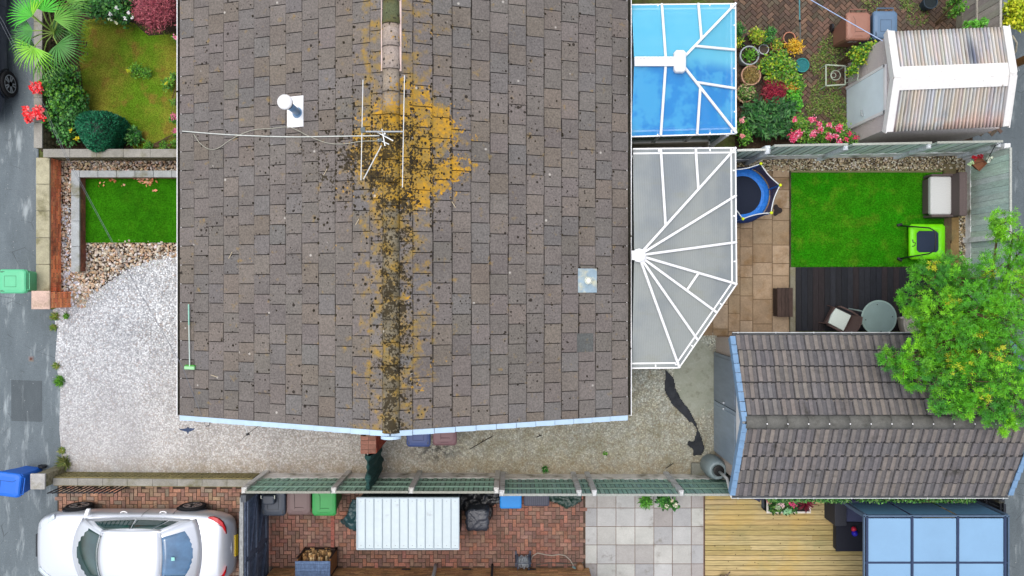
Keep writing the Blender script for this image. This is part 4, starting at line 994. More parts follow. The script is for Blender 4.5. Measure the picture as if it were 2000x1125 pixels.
b = MB(sh.location); wx0, wx1, wy0, wy1 = 8.52, 11.05, 3.62, 5.72
b.rings([[(wx0, wy0, -.05), (wx1, wy0, -.05), (wx1, wy1, -.05), (wx0, wy1, -.05)], [(wx0, wy0, sE - .06), (wx1, wy0, sE - .06), (wx1, wy1, sE - .06), (wx0, wy1, sE - .06)]])
for X_ in (wx0, wx1): b.add([(X_, wy0, sE - .06), (X_, wy1, sE - .06), (X_, (wy0 + wy1) / 2, sR - .08)], [(0, 1, 2)])
b.build('wall', mat('shed_pebbledash', S(224, 212, 208), n=(45, .3), n2=(90, .2), bump=(60, 1, .02), rough=1), sh)
b = MB(sh.location); dy0, dy1 = 4.05, 5.02
b.box(wx0 - .05, dy0, .04, wx0 - .012, dy1, 2.02, S(232, 246, 252, .9)); dr = b.build('door', mat('pale_blue_paint', attr=True, rough=.45, n=(3, .04)), sh)
b = MB(sh.location); b.box(wx0 - .06, dy0 - .07, 0, wx0 - .005, dy0 - .005, 2.09); b.box(wx0 - .06, dy1 + .005, 0, wx0 - .005, dy1 + .07, 2.09); b.box(wx0 - .06, dy0 - .07, 2.03, wx0 - .007, dy1 + .07, 2.1); b.build('door_frame', M_white, dr)
b = MB(sh.location); b.box(wx0 - .10, dy0 + .1, .98, wx0 - .055, dy0 + .13, 1.02); b.box(wx0 - .11, dy0 + .1, .985, wx0 - .09, dy0 + .24, 1.01); b.build('handle', M_metal, dr)

# ---------------------------------------------------------------- neighbour's house at the bottom edge
nb = thing('house', 'orange brown brick bungalow wall with air bricks along the yard', 'house', (-2, -9.5, 0))
b = MB(nb.location); b.box(-6.05, -14, -.05, 1.95, -7.10, 2.45); b.build('wall', MORT, nb)
b = MB(nb.location); brick_face(b, (-6.05, -7.10), (1.95, -7.10), 0, 2.4, (0, 1), [S(184, 140, 96), S(174, 130, 90), S(196, 150, 104), S(162, 124, 88)]); b.build('brickwork', M_brick, nb)
for px in (795, 912, 1038):
    x = U(px, 0)[0]; b = MB(nb.location); b.box(x - .11, -7.09, .10, x + .11, -7.078, .17)
    ab = b.build('air_brick', M_dark, nb)
for px, r in ((852, .045), (962, .03)):
    x = U(px, 0)[0]; b = MB(nb.location); b.tube([(x, -6.96, .15), (x, -7.03, .3), (x, -7.03, 2.3)], r, 10); b.smooth = True; b.build('waste_pipe', M_metal if r > .04 else M_dark, nb)
b = MB(nb.location); sv = Vector((0, -4.2, 1.6)); tile_slope(b, (-6.3, -6.93, 2.55), (1, 0, 0), sv, 8.4, sv.length, .418, .42, TC); b.build('roof', mat('plain_brown_tile', attr=True, rough=.9, n=(20, .2)), nb)
b = MB(nb.location); q = [Vector((-6.3, -6.93, 2.54)), Vector((2.1, -6.93, 2.54)), Vector((2.1, -11.13, 4.14)), Vector((-6.3, -11.13, 4.14))][::-1]; b.hexa([v - Vector((0, 0, .1)) for v in q], [v - Vector((0, 0, .02)) for v in q]); b.build('roof_deck', MATS['roofing_felt'], nb)
# ---------------------------------------------------------------- wheelie bins
def wheelie(label, c, loc, rz, num=None, style=0, group='wheelie bins', sc_=1.0):
    """front faces -y; handle and wheels at +y"""
    t = thing('wheelie_bin', label, 'wheelie bin', loc, rz, group)
    def rr(w_, y0, y1, z, r=.04): return [(-w_ + r, y0, z), (w_ - r, y0, z), (w_, y0 + r, z), (w_, y1 - r, z), (w_ - r, y1, z), (-w_ + r, y1, z), (-w_, y1 - r, z), (-w_, y0 + r, z)]
    b = MB((0, 0, 0), vary(c, .03)); b.rings([rr(.215, -.24, .22, .06), rr(.225, -.26, .26, .35), rr(.265, -.345, .30, .94), rr(.285, -.365, .31, .945), rr(.285, -.365, .31, .995)]); b.build('bin_body', M_plas, t, bevel=.008)
    b = MB((0, 0, 0), tuple(x * 1.05 for x in c)); b.rings([rr(.29, -.36, .30, 1.0, .06), rr(.29, -.36, .30, 1.03, .06), rr(.265, -.325, .27, 1.055, .06), rr(.20, -.25, .2, 1.068, .06)])
    ld = b.build('lid', M_plas, t, bevel=.006)
    dk = tuple(x * .45 for x in c); b = MB((0, 0, 0), dk)
    if style == 0:
        b.tube([(-.11, -.22, 1.061), (-.09, -.19, 1.066), (-.09, .12, 1.069), (-.14, .2, 1.066)], .007, 5); b.tube([(.14, -.29, 1.05), (.12, -.17, 1.066), (-.09, -.17, 1.068)], .007, 5); b.tube([(-.12, -.3, 1.045), (-.08, -.275, 1.055), (.08, -.275, 1.055), (.12, -.3, 1.045)], .012, 5)
    else:
        b.tube([(-.13, -.2, 1.066), (-.13, .08, 1.069), (.13, .08, 1.069), (.13, -.2, 1.066), (-.13, -.2, 1.066)], .007, 5); b.box(-.25, -.3, 1.03, -.21, -.2, 1.062); b.box(.21, -.3, 1.03, .25, -.2, 1.062)
    b.build('lid_moulding', M_plas, ld)
    b = MB((0, 0, 0), tuple(x * .85 for x in c)); b.tube([(-.2, .30, 1.0), (-.2, .375, 1.02), (.2, .375, 1.02), (.2, .30, 1.0)], .014, 8); b.build('handle', M_plas, t)
    for s in (-1, 1):
        b = MB((0, 0, 0), S(34, 36, 40)); rs = []
        for (x, r) in ((s * .235, .06), (s * .235, .1), (s * .285, .1), (s * .285, .06)): rs.append([(x, .24 + r * math.cos(2 * PI * k / 16), .1 + r * math.sin(2 * PI * k / 16)) for k in range(16)])
        b.rings(rs); b.build('wheel', M_plas, t)
    if num:
        for (s_, z, sx) in ((num, .66, .16),):
            cu = bpy.data.curves.new('n', 'FONT'); cu.body = s_; cu.size = .22; cu.extrude = .002; cu.align_x = 'CENTER'
            ob = bpy.data.objects.new('n', cu); col.objects.link(ob); dg = bpy.context.evaluated_depsgraph_get(); me = bpy.data.meshes.new_from_object(ob.evaluated_get(dg)); bpy.data.objects.remove(ob)
            for v in me.vertices:
                x, y = v.co.x, v.co.y; zz = z + y; f = (zz - .35) / .59; v.co = Vector((x, -.26 - .085 * f - .004 - v.co.z, zz))
            me.materials.clear(); me.materials.append(M_white); o = bpy.data.objects.new('house_number', me); col.objects.link(o); o.parent = t
    return t
GRN = S(96, 198, 140); BRN = S(176, 124, 104)
wheelie('pale green wheelie bin standing on the pavement beside the brick wall', S(98, 196, 146), (-11.99, .16, 0), R(-90), style=1)
wheelie('bright blue wheelie bin standing by the stone pillar', S(24, 108, 214), (-12.12, -4.73, 0), R(-97), style=0)
wheelie('charcoal wheelie bin with a food caddy on its lid behind the black gates', S(62, 70, 82), (-5.74, -5.12, 0), 0, style=1)
wheelie('dull brown wheelie bin between the charcoal and green bins', S(112, 92, 90), (-5.13, -5.10, 0), 0)
wheelie('mid green wheelie bin, rightmost of the three beside the black gates', S(56, 152, 78), (-4.52, -5.12, 0), 0)
wheelie('terracotta brown wheelie bin with white house number on the herringbone patio', S(156, 110, 92), (8.33, 6.33, 0), 0, num='26')
wheelie('slate blue wheelie bin tucked beside the corrugated roof shed', S(96, 124, 152), (8.98, 6.36, 0), 0, style=1)
wheelie('navy blue wheelie bin under the verge of the tiled roof', S(62, 82, 134), (-2.25, -3.46, 0), 0, style=1)
wheelie('maroon wheelie bin under the verge beside the navy bin', S(124, 92, 96), (-1.62, -3.43, 0), 0)
t = thing('food_caddy', 'small dark food waste caddy on top of the charcoal wheelie bin', 'caddy', (-5.80, -5.02, 1.07))
b = MB(t.location, S(60, 68, 80)); b.bbox(-5.95, -5.16, 1.07, -5.66, -4.94, 1.24, .03); b.build('caddy_body', M_plas, t, bevel=.01)
b = MB(t.location, S(214, 218, 205)); b.tube([(-5.95, -5.02, 1.2), (-5.965, -5.0, 1.26), (-5.965, -4.93, 1.26)], .012, 6); b.tube([(-5.66, -5.02, 1.2), (-5.645, -5.0, 1.26), (-5.645, -4.93, 1.26)], .012, 6); b.build('handle', M_plas, t)

# ---------------------------------------------------------------- cars (front faces -x)
def car(label, paint, loc, rz, plate=None):
    t = thing('parked_car', label, 'car', loc, rz); O = (0, 0, 0)
    mp = mat('car_paint_' + ('silver' if paint[0] > .3 else 'navy'), paint, rough=.3, spec=.5, coat=.8, metal=.5 if paint[0] > .3 else .2, n=(60, .02))
    # stations: x, half width, sill z, shoulder z, top z, crown half width factor
    st = [(-2.43, .45, .42, .52, .56), (-2.38, .62, .30, .60, .66), (-2.25, .76, .22, .66, .74), (-1.95, .86, .2, .72, .82), (-1.5, .895, .2, .78, .89), (-1.1, .9, .2, .82, .93), (-.6, .9, .2, .85, .95), (0, .9, .2, .87, .96), (.7, .9, .2, .89, .97), (1.2, .9, .2, .90, .98), (1.6, .885, .2, .90, .985), (2.0, .85, .22, .89, .98), (2.25, .78, .26, .86, .95), (2.36, .70, .30, .72, .78), (2.42, .60, .36, .55, .58), (2.44, .45, .42, .5, .52)]
    def sec(x, w_, zs, zh, zt):
        p = [(0, zs), (w_ * .8, zs), (w_ * .97, zs + .08), (w_, (zs + zh) / 2), (w_ * .985, zh - .05), (w_ * .94, zh + .02), (w_ * .84, zh + (zt - zh) * .55), (w_ * .5, zh + (zt - zh) * .92), (0, zt)]
        return [(x, -y, z) for y, z in p] + [(x, y, z) for y, z in p[-2:0:-1]]
    b = MB(O); b.rings([sec(*s) for s in st]); b.smooth = True; body = b.build('body', mp, t, sub=1)
    # greenhouse
    def base(u): return None
    fw = lambda v: Vector((-1.35 + .26 * (2 * v - 1) ** 2, (2 * v - 1) * .76, .93))
    ft = lambda v: Vector((-.52 + .10 * (2 * v - 1) ** 2, (2 * v - 1) * .56, 1.36 + .03 * (1 - (2 * v - 1) ** 2)))
    rb = lambda v: Vector((1.78 - .16 * (2 * v - 1) ** 2, (2 * v - 1) * .74, .985))
    rt_ = lambda v: Vector((.98 - .06 * (2 * v - 1) ** 2, (2 * v - 1) * .56, 1.36 + .03 * (1 - (2 * v - 1) ** 2)))
    mg = mat('car_glass', S(40, 70, 68), rough=.04, spec=.8, coat=1, n=(2.5, .35)); trim = M_dark
    def patch(name, A, B, m, par, inset=0, lift=0, bul=.03, n=10, v0=0, v1=1):
        b = MB(O)
        def f(u, v):
            vv = v0 + (v1 - v0) * v; p = A(vv).lerp(B(vv), inset + (1 - 2 * inset) * u); p.z += bul * math.sin(PI * u) + lift; return tuple(p)
        b.grid(f, 8, n); b.smooth = True; return b.build(name, m, par, solid=.01)
    ft2 = lambda v: ft(v) + Vector((-.03, (2 * v - 1) * .07, -.012 - .03 * abs(2 * v - 1) ** 6)); rt2 = lambda v: rt_(v) + Vector((.03, (2 * v - 1) * .07, -.012 - .03 * abs(2 * v - 1) ** 6))
    patch('roof', ft2, rt2, mp, t, bul=.05, n=16)
    patch('windscreen_surround', lambda v: fw(v) + Vector((-.02, (2 * v - 1) * .05, 0)), ft, mp, t, bul=.022, lift=-.006); patch('rear_surround', rt_, lambda v: rb(v) + Vector((.02, (2 * v - 1) * .06, 0)), mp, t, bul=.022, lift=-.006)
    patch('windscreen', fw, ft, mg, t, bul=.03, v0=.05, v1=.95); patch('rear_window', rt_, rb, mat('blue_car_glass', S(84, 122, 158), rough=.05, spec=.8, coat=1, n=(2.5, .35)), t, bul=.03, inset=.04, v0=.10, v1=.90)
    for s in (-1, 1):
        def lo(v, s=s): return Vector((-1.09 + 2.71 * v, s * (.83 - .07 * abs(2 * v - 1) ** 2), .945 + .02 * v))
        def hi(v, s=s): return Vector((-.42 + 1.34 * v, s * (.57 + .05 * math.sin(PI * v)), 1.355))
        sp = patch('pillar_frame', lo, hi, mp, t, bul=.03, n=14)
        for (a, c) in ((.08, .48), (.49, .80), (.81, .90)):
            patch('side_window', lambda v: lo(v), lambda v: hi(v), mg, t, inset=.16, lift=.016, bul=.03, v0=a, v1=c)
        b = MB(O); b.tube([lo(.05 + .9 * k / 12) + Vector((0, 0, .0)) for k in range(13)], .008, 6); b.smooth = True; b.build('window_trim', M_metal, t)
        # mirror, handles, lights
        b = MB(O); b.rings([[(-1.0 + a * .05 + k * .03, s * (.86 + k * .09), .98 + c * .05 * (1 - .2 * abs(k - 1))) for a, c in ((-1, -1), (1, -1), (1, 1), (-1, 1))] for k in (0, .6, 1.2, 2.0)]); b.build('wing_mirror', M_white if paint[0] > .3 else mp, t, bevel=.02)
        for x in (-.18, .78): b = MB(O); b.rings([[(x + k * .085, s * (.895 + .025 * (1 - k * k)) + a * .012, .80 + c * .018) for a, c in ((-1, -1), (1, -1), (1, 1), (-1, 1))] for k in (-1, -.5, 0, .5, 1)]); b.build('door_handle', M_white if paint[0] > .3 else mp, t)
        b = MB(O); b.grid(lambda u, v: (-2.33 + .42 * v + .04 * u, s * (.55 + .30 * v - .10 * u), .665 + .10 * v + .035 * u), 4, 6); b.smooth = True; b.build('headlight', mat('headlight_glass', S(214, 226, 232), rough=.1, spec=.8), t, solid=.02)
        b = MB(O); b.rings([[(x, s * (y + a * w_), z + c * .035) for a, c in ((-1, -1), (1, -1), (1, 1), (-1, 1))] for x, y, z, w_ in ((1.93, .815, .925, .01), (2.05, .79, .93, .045), (2.17, .73, .925, .06), (2.27, .63, .90, .065), (2.325, .50, .87, .05), (2.34, .40, .86, .01))]); b.build('tail_light', mat('red_lens', S(200, 16, 28), rough=.15, spec=.7), t, bevel=.008)
        for x in (-1.53, 1.30):
            b = MB(O, S(28, 28, 30)); cy_ = s * .845
            prof = [(.22, .1), (.30, .11), (.325, .09), (.325, -.09), (.30, -.11)]
            b.rings([[(x + r * math.cos(2 * PI * k / 28), cy_ + s * o * .95, .325 + r * math.sin(2 * PI * k / 28)) for k in range(28)] for r, o in [(q[0], q[1]) for q in prof]]); wh = b.build('wheel', mat('tyre_rubber', S(34, 34, 36), rough=.9), t)
            b = MB(O, S(196, 200, 204)); yo = cy_ + s * .10
            b.rings([[(x + r * math.cos(2 * PI * k / 28), y, .325 + r * math.sin(2 * PI * k / 28)) for k in range(28)] for r, y in ((.225, yo), (.205, yo), (.205, yo - s * .03), (.225, yo - s * .03), (.225, yo))], cap0=False, cap1=False)
            for k in range(10):
                a = 2 * PI * k / 10 + (.12 if k % 2 else -.12); b.beam((x + .04 * math.cos(a), yo - s * .01, .325 + .04 * math.sin(a)), (x + .21 * math.cos(a), yo - s * .012, .325 + .21 * math.sin(a)), .035, .02, up=(0, 1, 0))
            b.rings([[(x + r * math.cos(2 * PI * k / 12), yo + s * .01, .325 + r * math.sin(2 * PI * k / 12)) for k in range(12)] for r in (.06, .005)]); b.build('rim', mat('alloy', attr=True, rough=.3, metal=.7), wh)
            b = MB(O); b.rings([[(x + r * math.cos(PI * k / 14), s * (.80 + .105 * q), .325 + r * math.sin(PI * k / 14)) for k in range(15)] + [(x + (r - .03) * math.cos(PI * k / 14), s * (.80 + .105 * q), .325 + (r - .03) * math.sin(PI * k / 14)) for k in range(14, -1, -1)] for r, q in ((.36, 0), (.375, .95))]); b.build('wheel_arch', M_dark, t)
    b = MB(O); b.box(-2.5, -.28, .36, -2.42, .28, .52); b.build('grille', M_dark, t, bevel=.01)
    b = MB(O); b.tube([(2.38 - .25 * (k / 6) ** 2, k / 6 * .62, .66) for k in range(-6, 7)], .03, 8); b.smooth = True; b.build('bumper_strip', mp, t)
    for x0 in (.30,):
        for s in (-1, 1): b = MB(O); b.tube([(.34, s * .905, .25), (.34, s * .912, .6), (.32, s * .885, .86), (.3, s * .83, .94)], .004, 4); b.tube([(1.0, s * .905, .4), (1.03, s * .912, .6), (1.05, s * .88, .9)], .004, 4); b.build('door_gap', M_dark, t)
    b = MB(O); b.tube([(1.82, -.70, 1.0), (2.1, -.69, .99), (2.25, -.6, .95), (2.32, -.5, .88)], .004, 4); b.tube([(1.82, .70, 1.0), (2.1, .69, .99), (2.25, .6, .95), (2.32, .5, .88)], .004, 4); b.build('boot_gap', M_dark, t)
    b = MB(O); b.obox((2.455, 0, .50), (.02, .52, .115), 0, S(226, 192, 40), tilt=Matrix.Rotation(R(-14), 4, 'Y'))
    b.build('number_plate', M_plas, t)
    b = MB(O, S(200, 30, 30)); b.box(1.2, -.1, 1.325, 1.28, -.02, 1.33, S(150, 220, 210)); b.build('window_sticker', M_plas, t)
    return t
car('silvery white saloon car parked on the brick driveway', S(226, 230, 236, .92), (-9.27, -6.36, 0), 0)
car('dark navy car at the kerb beside the palm tree', S(24, 34, 62), (-13.46, 6.62, 0), R(90))

# ---------------------------------------------------------------- yard things
t = thing('storage_shed', 'low metal storage shed with white ribbed flat roof', 'shed', (-2.42, -5.46, 0))
X0, Y0, _ = U(696, 1074, 1.68); X1, Y1, _ = U(897, 972, 1.68)
b = MB(t.location, S(52, 58, 64)); b.box(X0 + .05, Y0 + .05, 0, X1 - .05, Y1 - .05, 1.6)
for k in range(20): x = X0 + .1 + k * (X1 - X0 - .2) / 19; b.box(x - .012, Y1 - .05, .02, x + .012, Y1 - .035, 1.6); b.box(x - .012, Y0 + .035, .02, x + .012, Y0 + .05, 1.6)
b.build('wall', M_attr, t)
b = MB(t.location); b.box(X0, Y0, 1.6, X1, Y1, 1.655); b.build('roof', mat('white_steel_sheet', S(204, 218, 222), rough=.4, spec=.5, n=(2, .04), n2=(9, .03), blend=[(S(176, 186, 192), 5, .70, .08)]), t, bevel=.006)
rf_ = t.children[-1] if t.children else t
b = MB(t.location)
for k in range(1, 12): x = X0 + k * (X1 - X0) / 12; b.rings([[(x - .016, y, 1.656), (x + .016, y, 1.656), (x + .006, y, 1.685), (x - .006, y, 1.685)] for y in (Y0 + .02, Y1 - .02)])
for e in ((X0, Y0, X0 + .03, Y1), (X1 - .03, Y0, X1, Y1), (X0 + .03, Y0, X1 - .03, Y0 + .03), (X0 + .03, Y1 - .03, X1 - .03, Y1)): b.box(e[0], e[1], 1.656, e[2], e[3], 1.68)
b.build('roof_rib', mat('grey_steel_rib', S(186, 200, 208), rough=.4), t)
b = MB(t.location)
for k in range(12):
    x = X0 + (k + .5) * (X1 - X0) / 12
    for y in (Y0 + .09, Y1 - .09): b.lathe((x, y, 1.656), [(.012, 0), (.012, .006), (.002, .01)], 8)
b.build('roof_screw', M_metal, t)
def crumple(mb, poly_px, zc, zfun, n, c, amp=.06, fr=5.0, seed=0.0):
    """crumpled sheet over polygon (picture points at z=0) with creases"""
    P_ = UP(poly_px); x0, y0, x1, y1 = bounds(P_); nx = max(4, int((x1 - x0) / n)); ny = max(4, int((y1 - y0) / n)); idx = {}
    for j in range(ny + 1):
        for i in range(nx + 1):
            x = x0 + (x1 - x0) * i / nx; y = y0 + (y1 - y0) * j / ny
            v = Vector((x * fr + seed, y * fr, 0)); q = mnoise.noise(v) + .5 * abs(mnoise.noise(v * 2.3)) ; q2 = 1 - abs(mnoise.noise(v * 1.6 + Vector((9, 0, 0)))) * 2
            z = zfun(x, y) + amp * q + amp * .7 * q2
            if inside(x, y, P_): idx[(i, j)] = len(mb.V); mb.V.append((x + q * .02, y + q2 * .02, max(.015, z)))
    for j in range(ny):
        for i in range(nx):
            k = [(i, j), (i + 1, j), (i + 1, j + 1), (i, j + 1)]
            if all(q in idx for q in k): mb.F.append(tuple(idx[q] for q in k)); mb.C.append(c)
def dome(cx, cy, rx, ry, h, p=2): return lambda x, y: h * max(0, 1 - (abs((x - cx) / rx) ** p + abs((y - cy) / ry) ** p)) ** .6
def tarp(name, label, cat, poly, fn, c, n=.03, amp=.05, fr=6, seed=0):
    q = UP(poly); cx_ = sum(p[0] for p in q) / len(q); cy_ = sum(p[1] for p in q) / len(q)
    b = MB((cx_, cy_, 0)); crumple(b, poly, 0, fn, n, c, amp, fr, seed); b.smooth = True
    o = b.build(name, M_tarp, solid=.006); return tag(o, label, cat)
x, y, _ = U(690, 1010, .4); tarp('plastic_sheet', 'crumpled dark green plastic sheeting left of the metal shed', 'sheeting', [(662, 1018), (680, 1000), (684, 985), (692, 970), (706, 968), (706, 1032), (690, 1032), (668, 1026)], dome(x + .1, y + .05, .5, .6, .35), S(40, 78, 84), seed=3)
tarp('plastic_sheet', 'glossy black plastic sheeting between the metal shed and fence', 'sheeting', [(900, 950), (975, 952), (978, 972), (962, 985), (930, 992), (900, 990)], lambda x, y: .35, S(26, 28, 32), amp=.09, fr=5, seed=8)
tarp('green_tarpaulin', 'dark green tarpaulin over a heap beside the grey ribbed box', 'tarpaulin', [(1062, 955), (1135, 955), (1136, 974), (1120, 982), (1105, 990), (1085, 978), (1066, 972)], lambda x, y: .3, S(38, 66, 58), amp=.07, fr=6, seed=12)
# covered barbecue
t = thing('covered_barbecue', 'barbecue under a fitted black cover right of the metal shed', 'barbecue', (-.86, -5.7, 0))
b = MB(t.location, S(58, 62, 72)); x0, y0, _ = U(906, 1040, .9); x1, y1, _ = U(958, 992, .9); nn = 28
def cov(u, v):
    a = 2 * PI * u; ex, ey = (x1 - x0) / 2, (y1 - y0) / 2; sq = 1 / max(abs(math.cos(a)), abs(math.sin(a))) * .86 if True else 1
    sq = min(sq, 1.08); r = 1.0 if v < .8 else (1 - (v - .8) / .2); z = .05 + .85 * min(1, v / .8) + (.03 * (1 - r) if v >= .8 else 0)
    w_ = 1 + .04 * math.sin(9 * a + 4 * v) * (1 if v < .85 else .3); return ((x0 + x1) / 2 + ex * sq * r * w_ * math.cos(a), (y0 + y1) / 2 + ey * sq * r * w_ * math.sin(a), z + .02 * mnoise.noise(Vector((math.cos(a) * r * 4, math.sin(a) * r * 4, 2))))
b.grid(cov, 48, 20); b.smooth = True; b.build('cover', M_tarp, t)
b = MB(t.location, S(28, 30, 34)); b.lathe(((x0 + x1) / 2, (y0 + y1) / 2 - .02, 0), [(.36, 0), (.37, .04), (.33, .12)], 20); b.build('cover_hem', M_tarp, t)
def tub(name, label, cat, x0, y0, x1, y1, h, c, m, rim=None, lid=True):
    t = thing(name, label, cat, ((x0 + x1) / 2, (y0 + y1) / 2, 0)); b = MB(t.location, c); b.bbox(x0 + .02, y0 + .02, 0, x1 - .02, y1 - .02, h * .92, .04); b.build('box', m, t)
    b = MB(t.location, vary(c, .05)); b.bbox(x0, y0, h * .9, x1, y1, h, .03); b.build('lid', m, t, bevel=.01); return t
x0, y0, _ = U(976, 994, .45); x1, y1, _ = U(1019, 958, .45); tub('plastic_box', 'bright blue lidded plastic box standing against the green fence', 'storage box', x0, y0, x1, y1, .45, S(28, 146, 232), M_plas)
x0, y0, _ = U(1023, 989, .4); x1, y1, _ = U(1073, 962, .4); t = tub('storage_box', 'slate grey ribbed storage box between blue box and tarpaulin', 'storage box', x0, y0, x1, y1, .4, S(74, 78, 96), M_plas)
b = MB(t.location, S(50, 54, 70))
for k in range(12): x = x0 + .05 + k * (x1 - x0 - .1) / 11; b.box(x - .005, y0 + .03, .4, x + .005, y1 - .03, .408)
b.build('ribs', M_plas, t)
# log store
t = thing('log_store', 'slate painted timber log store filled with split logs', 'log store', (-4.85, -6.85, 0))
x0, x1, yN, yS, h = -5.25, -4.42, -6.57, -7.06, .82
b = MB(t.location, S(62, 50, 44)); b.box(x0, yN - .03, 0, x0 + .04, yN, h - .02); b.box(x1 - .04, yN - .03, 0, x1, yN, h - .02); b.box(x0, yS, 0, x1, yS + .03, h - .02); b.box(x0, yS, .02, x1, yN, .06); b.box(x0, yN - .025, .06, x1, yN, .16); b.build('frame', M_timber, t)
b = MB(t.location)
for z in range(6): b.box(x1 - .03, yS + .04, .07 + z * .12, x1 - .005, yN - .05, .165 + z * .12, vary(S(150, 106, 68), .15)); b.box(x0 + .005, yS + .04, .07 + z * .12, x0 + .03, yN - .05, .165 + z * .12, vary(S(150, 106, 68), .15))
b.build('side_slats', M_timber, t)
b = MB(t.location)
for k in range(5): b.box(x0 - .02, yS + k * .085, h, x1 + .0, yS + k * .085 + .08, h + .022, vary(S(98, 122, 158), .1))
b.build('roof_boards', M_timber, t)
for k in range(80):
    lx = ru(x0 + .10, x1 - .10); lz = ru(.10, .66); lr = ru(.022, .042)
    b = MB(t.location) if k == 0 else b; c = vary(random.choice([S(196, 158, 108), S(170, 130, 84), S(120, 92, 66), S(214, 186, 140)]), .1)
    n = random.choice([4, 5, 6]); a0_ = rnd() * 6; yo = ru(-.10, .03); rs = [[(lx + lr * math.cos(a0_ + 2 * PI * i / n), yN + yo - .3 * q, lz + lr * math.sin(a0_ + 2 * PI * i / n)) for i in range(n)] for q in (0, 1)]; b.rings(rs, c)
lg = b.build('split_logs', M_bark.copy() if False else mat('cut_wood', attr=True, rough=.9, n=(30, .25)), t); lg['kind'] = 'stuff'
# hose reel
t = thing('hose_reel', 'dark blue grey hose reel with grey hose trailing to the house wall', 'hose reel', (.28, -6.9, 0))
b = MB(t.location, S(70, 84, 104)); cx_, cy_ = .28, -6.86
for s in (-.14, .14): b.rings([[(cx_ + s + o, cy_ + r * math.cos(2 * PI * k / 24), .26 + r * math.sin(2 * PI * k / 24)) for k in range(24)] for r, o in ((.2, -.01), (.2, .01))])
b.box(cx_ - .2, cy_ - .2, 0, cx_ - .16, cy_ + .2, .05); b.box(cx_ + .16, cy_ - .2, 0, cx_ + .2, cy_ + .2, .05); b.tube([(cx_ - .19, cy_ + .1, .03), (cx_ - .19, cy_ + .05, .5), (cx_ + .19, cy_ + .05, .5), (cx_ + .19, cy_ + .1, .03)], .014, 6); b.build('frame', M_plas, t)
b = MB(t.location, S(168, 176, 184)); pts = []
for k in range(150): a = k * .42; rr = .11 + .05 * (k // 50) / 2; pts.append((cx_ - .12 + .24 * abs(((k / 25) % 2) - 1), cy_ + rr * math.cos(a), .26 + rr * math.sin(a)))
b.tube(pts, .012, 5); b.build('coiled_hose', M_plas, t)
b = MB(t.location, S(178, 172, 160)); q = [U(x, y, .02) for x, y in ((1036, 1098), (1040, 1086), (1050, 1080), (1064, 1083), (1078, 1085), (1092, 1083), (1104, 1085), (1114, 1094), (1121, 1106))]; b.tube(q, .013, 6); b.build('trailing_hose', M_plas, t)
b = MB((0, 0, 0), S(40, 60, 50)); b.tube([U(x, y, .02) for x, y in ((1048, 1103), (1075, 1099), (1105, 1101), (1140, 1099))], .01, 5); tag(b.build('thin_cable', M_plas), 'thin dark green cable lying along the base of the brown brick wall', 'cable')
t = thing('water_meter_box', 'small brown cap with a tap by the yard corner wall', 'tap', (1.55, -7.02, 0)); b = MB(t.location, S(150, 112, 80)); x, y, _ = U(1132, 1104); b.lathe((x, y, 0), [(.09, 0), (.09, .18), (.07, .2), (.01, .21)], 16); b.build('cap', M_plas, t); b = MB(t.location, S(120, 150, 150)); b.tube([(x - .13, y, .12), (x - .13, y, .22), (x - .2, y + .04, .22)], .02, 8); b.build('tap', M_plas, t)
# brick pier and tarpaulin-like side gate
t = thing('gate_pier', 'square red brick pier at the house end of the dark green side gate', 'pier', (-3.3, -3.55, 0))
b = MB(t.location); X0, X1, Y0, Y1 = -3.49, -3.14, -3.82, -3.42; b.box(X0, Y0, -.02, X1, Y1, 1.78); b.box(X0 + .12, Y1, -.02, X1 - .02, -2.75, 1.82, S(150, 140, 110)); b.build('pier_core', MORT, t)
b = MB(t.location)
for (a, c_, n_) in (((X1, Y0), (X1, Y1), (1, 0)), ((X0, Y0), (X1, Y0), (0, -1)), ((X0, Y0), (X0, Y1), (-1, 0))): brick_face(b, a, c_, 0, 1.78, n_, [S(160, 66, 44), S(172, 76, 50), S(146, 62, 44)])
for i in range(4):
    for j in range(2): b.box(X0 + j * .175 + .004, Y0 + i * .1 + .004, 1.78, X0 + j * .175 + .171, Y0 + i * .1 + .096, 1.80, vary(S(150, 106, 90), .18))
b.build('brickwork', M_brick, t)
t = thing('side_gate', 'dark green timber side gate draped in wrinkled tarpaulin between pier and fence', 'gate', (-3.33, -4.25, 0))
b = MB(t.location); y = -3.88
while y > -4.62: b.box(-3.36, y - .11, .05, -3.335, y, 1.72, vary(S(44, 70, 66), .15)); y -= .115
b.build('boards', M_timber, t)
b = MB(t.location, S(40, 78, 74))
def gt_(u, v):
    yy = -3.86 - .80 * u - .03 * math.sin(v * 4); pu = math.sin(u * 21 + v * 2.0) * .022 + math.sin(u * 9 + 1 + v) * .02
    s = (v - .33) ; z = 1.76 - abs(s) * 2.3 if s > 0 else 1.76 - abs(s) * 1.6; x = -3.345 + (.03 + .06 * min(1, abs(s) * 3) + pu) * (1 if s > 0 else -1); return (x, yy, max(.06, z))
b.grid(gt_, 50, 24); b.smooth = True; b.build('tarpaulin', mat('green_canvas', attr=True, rough=.8, n=(5, .3, (1, 6, 1)), bump=(9, 1, .03, (1, 6, 1))), t, solid=.006)
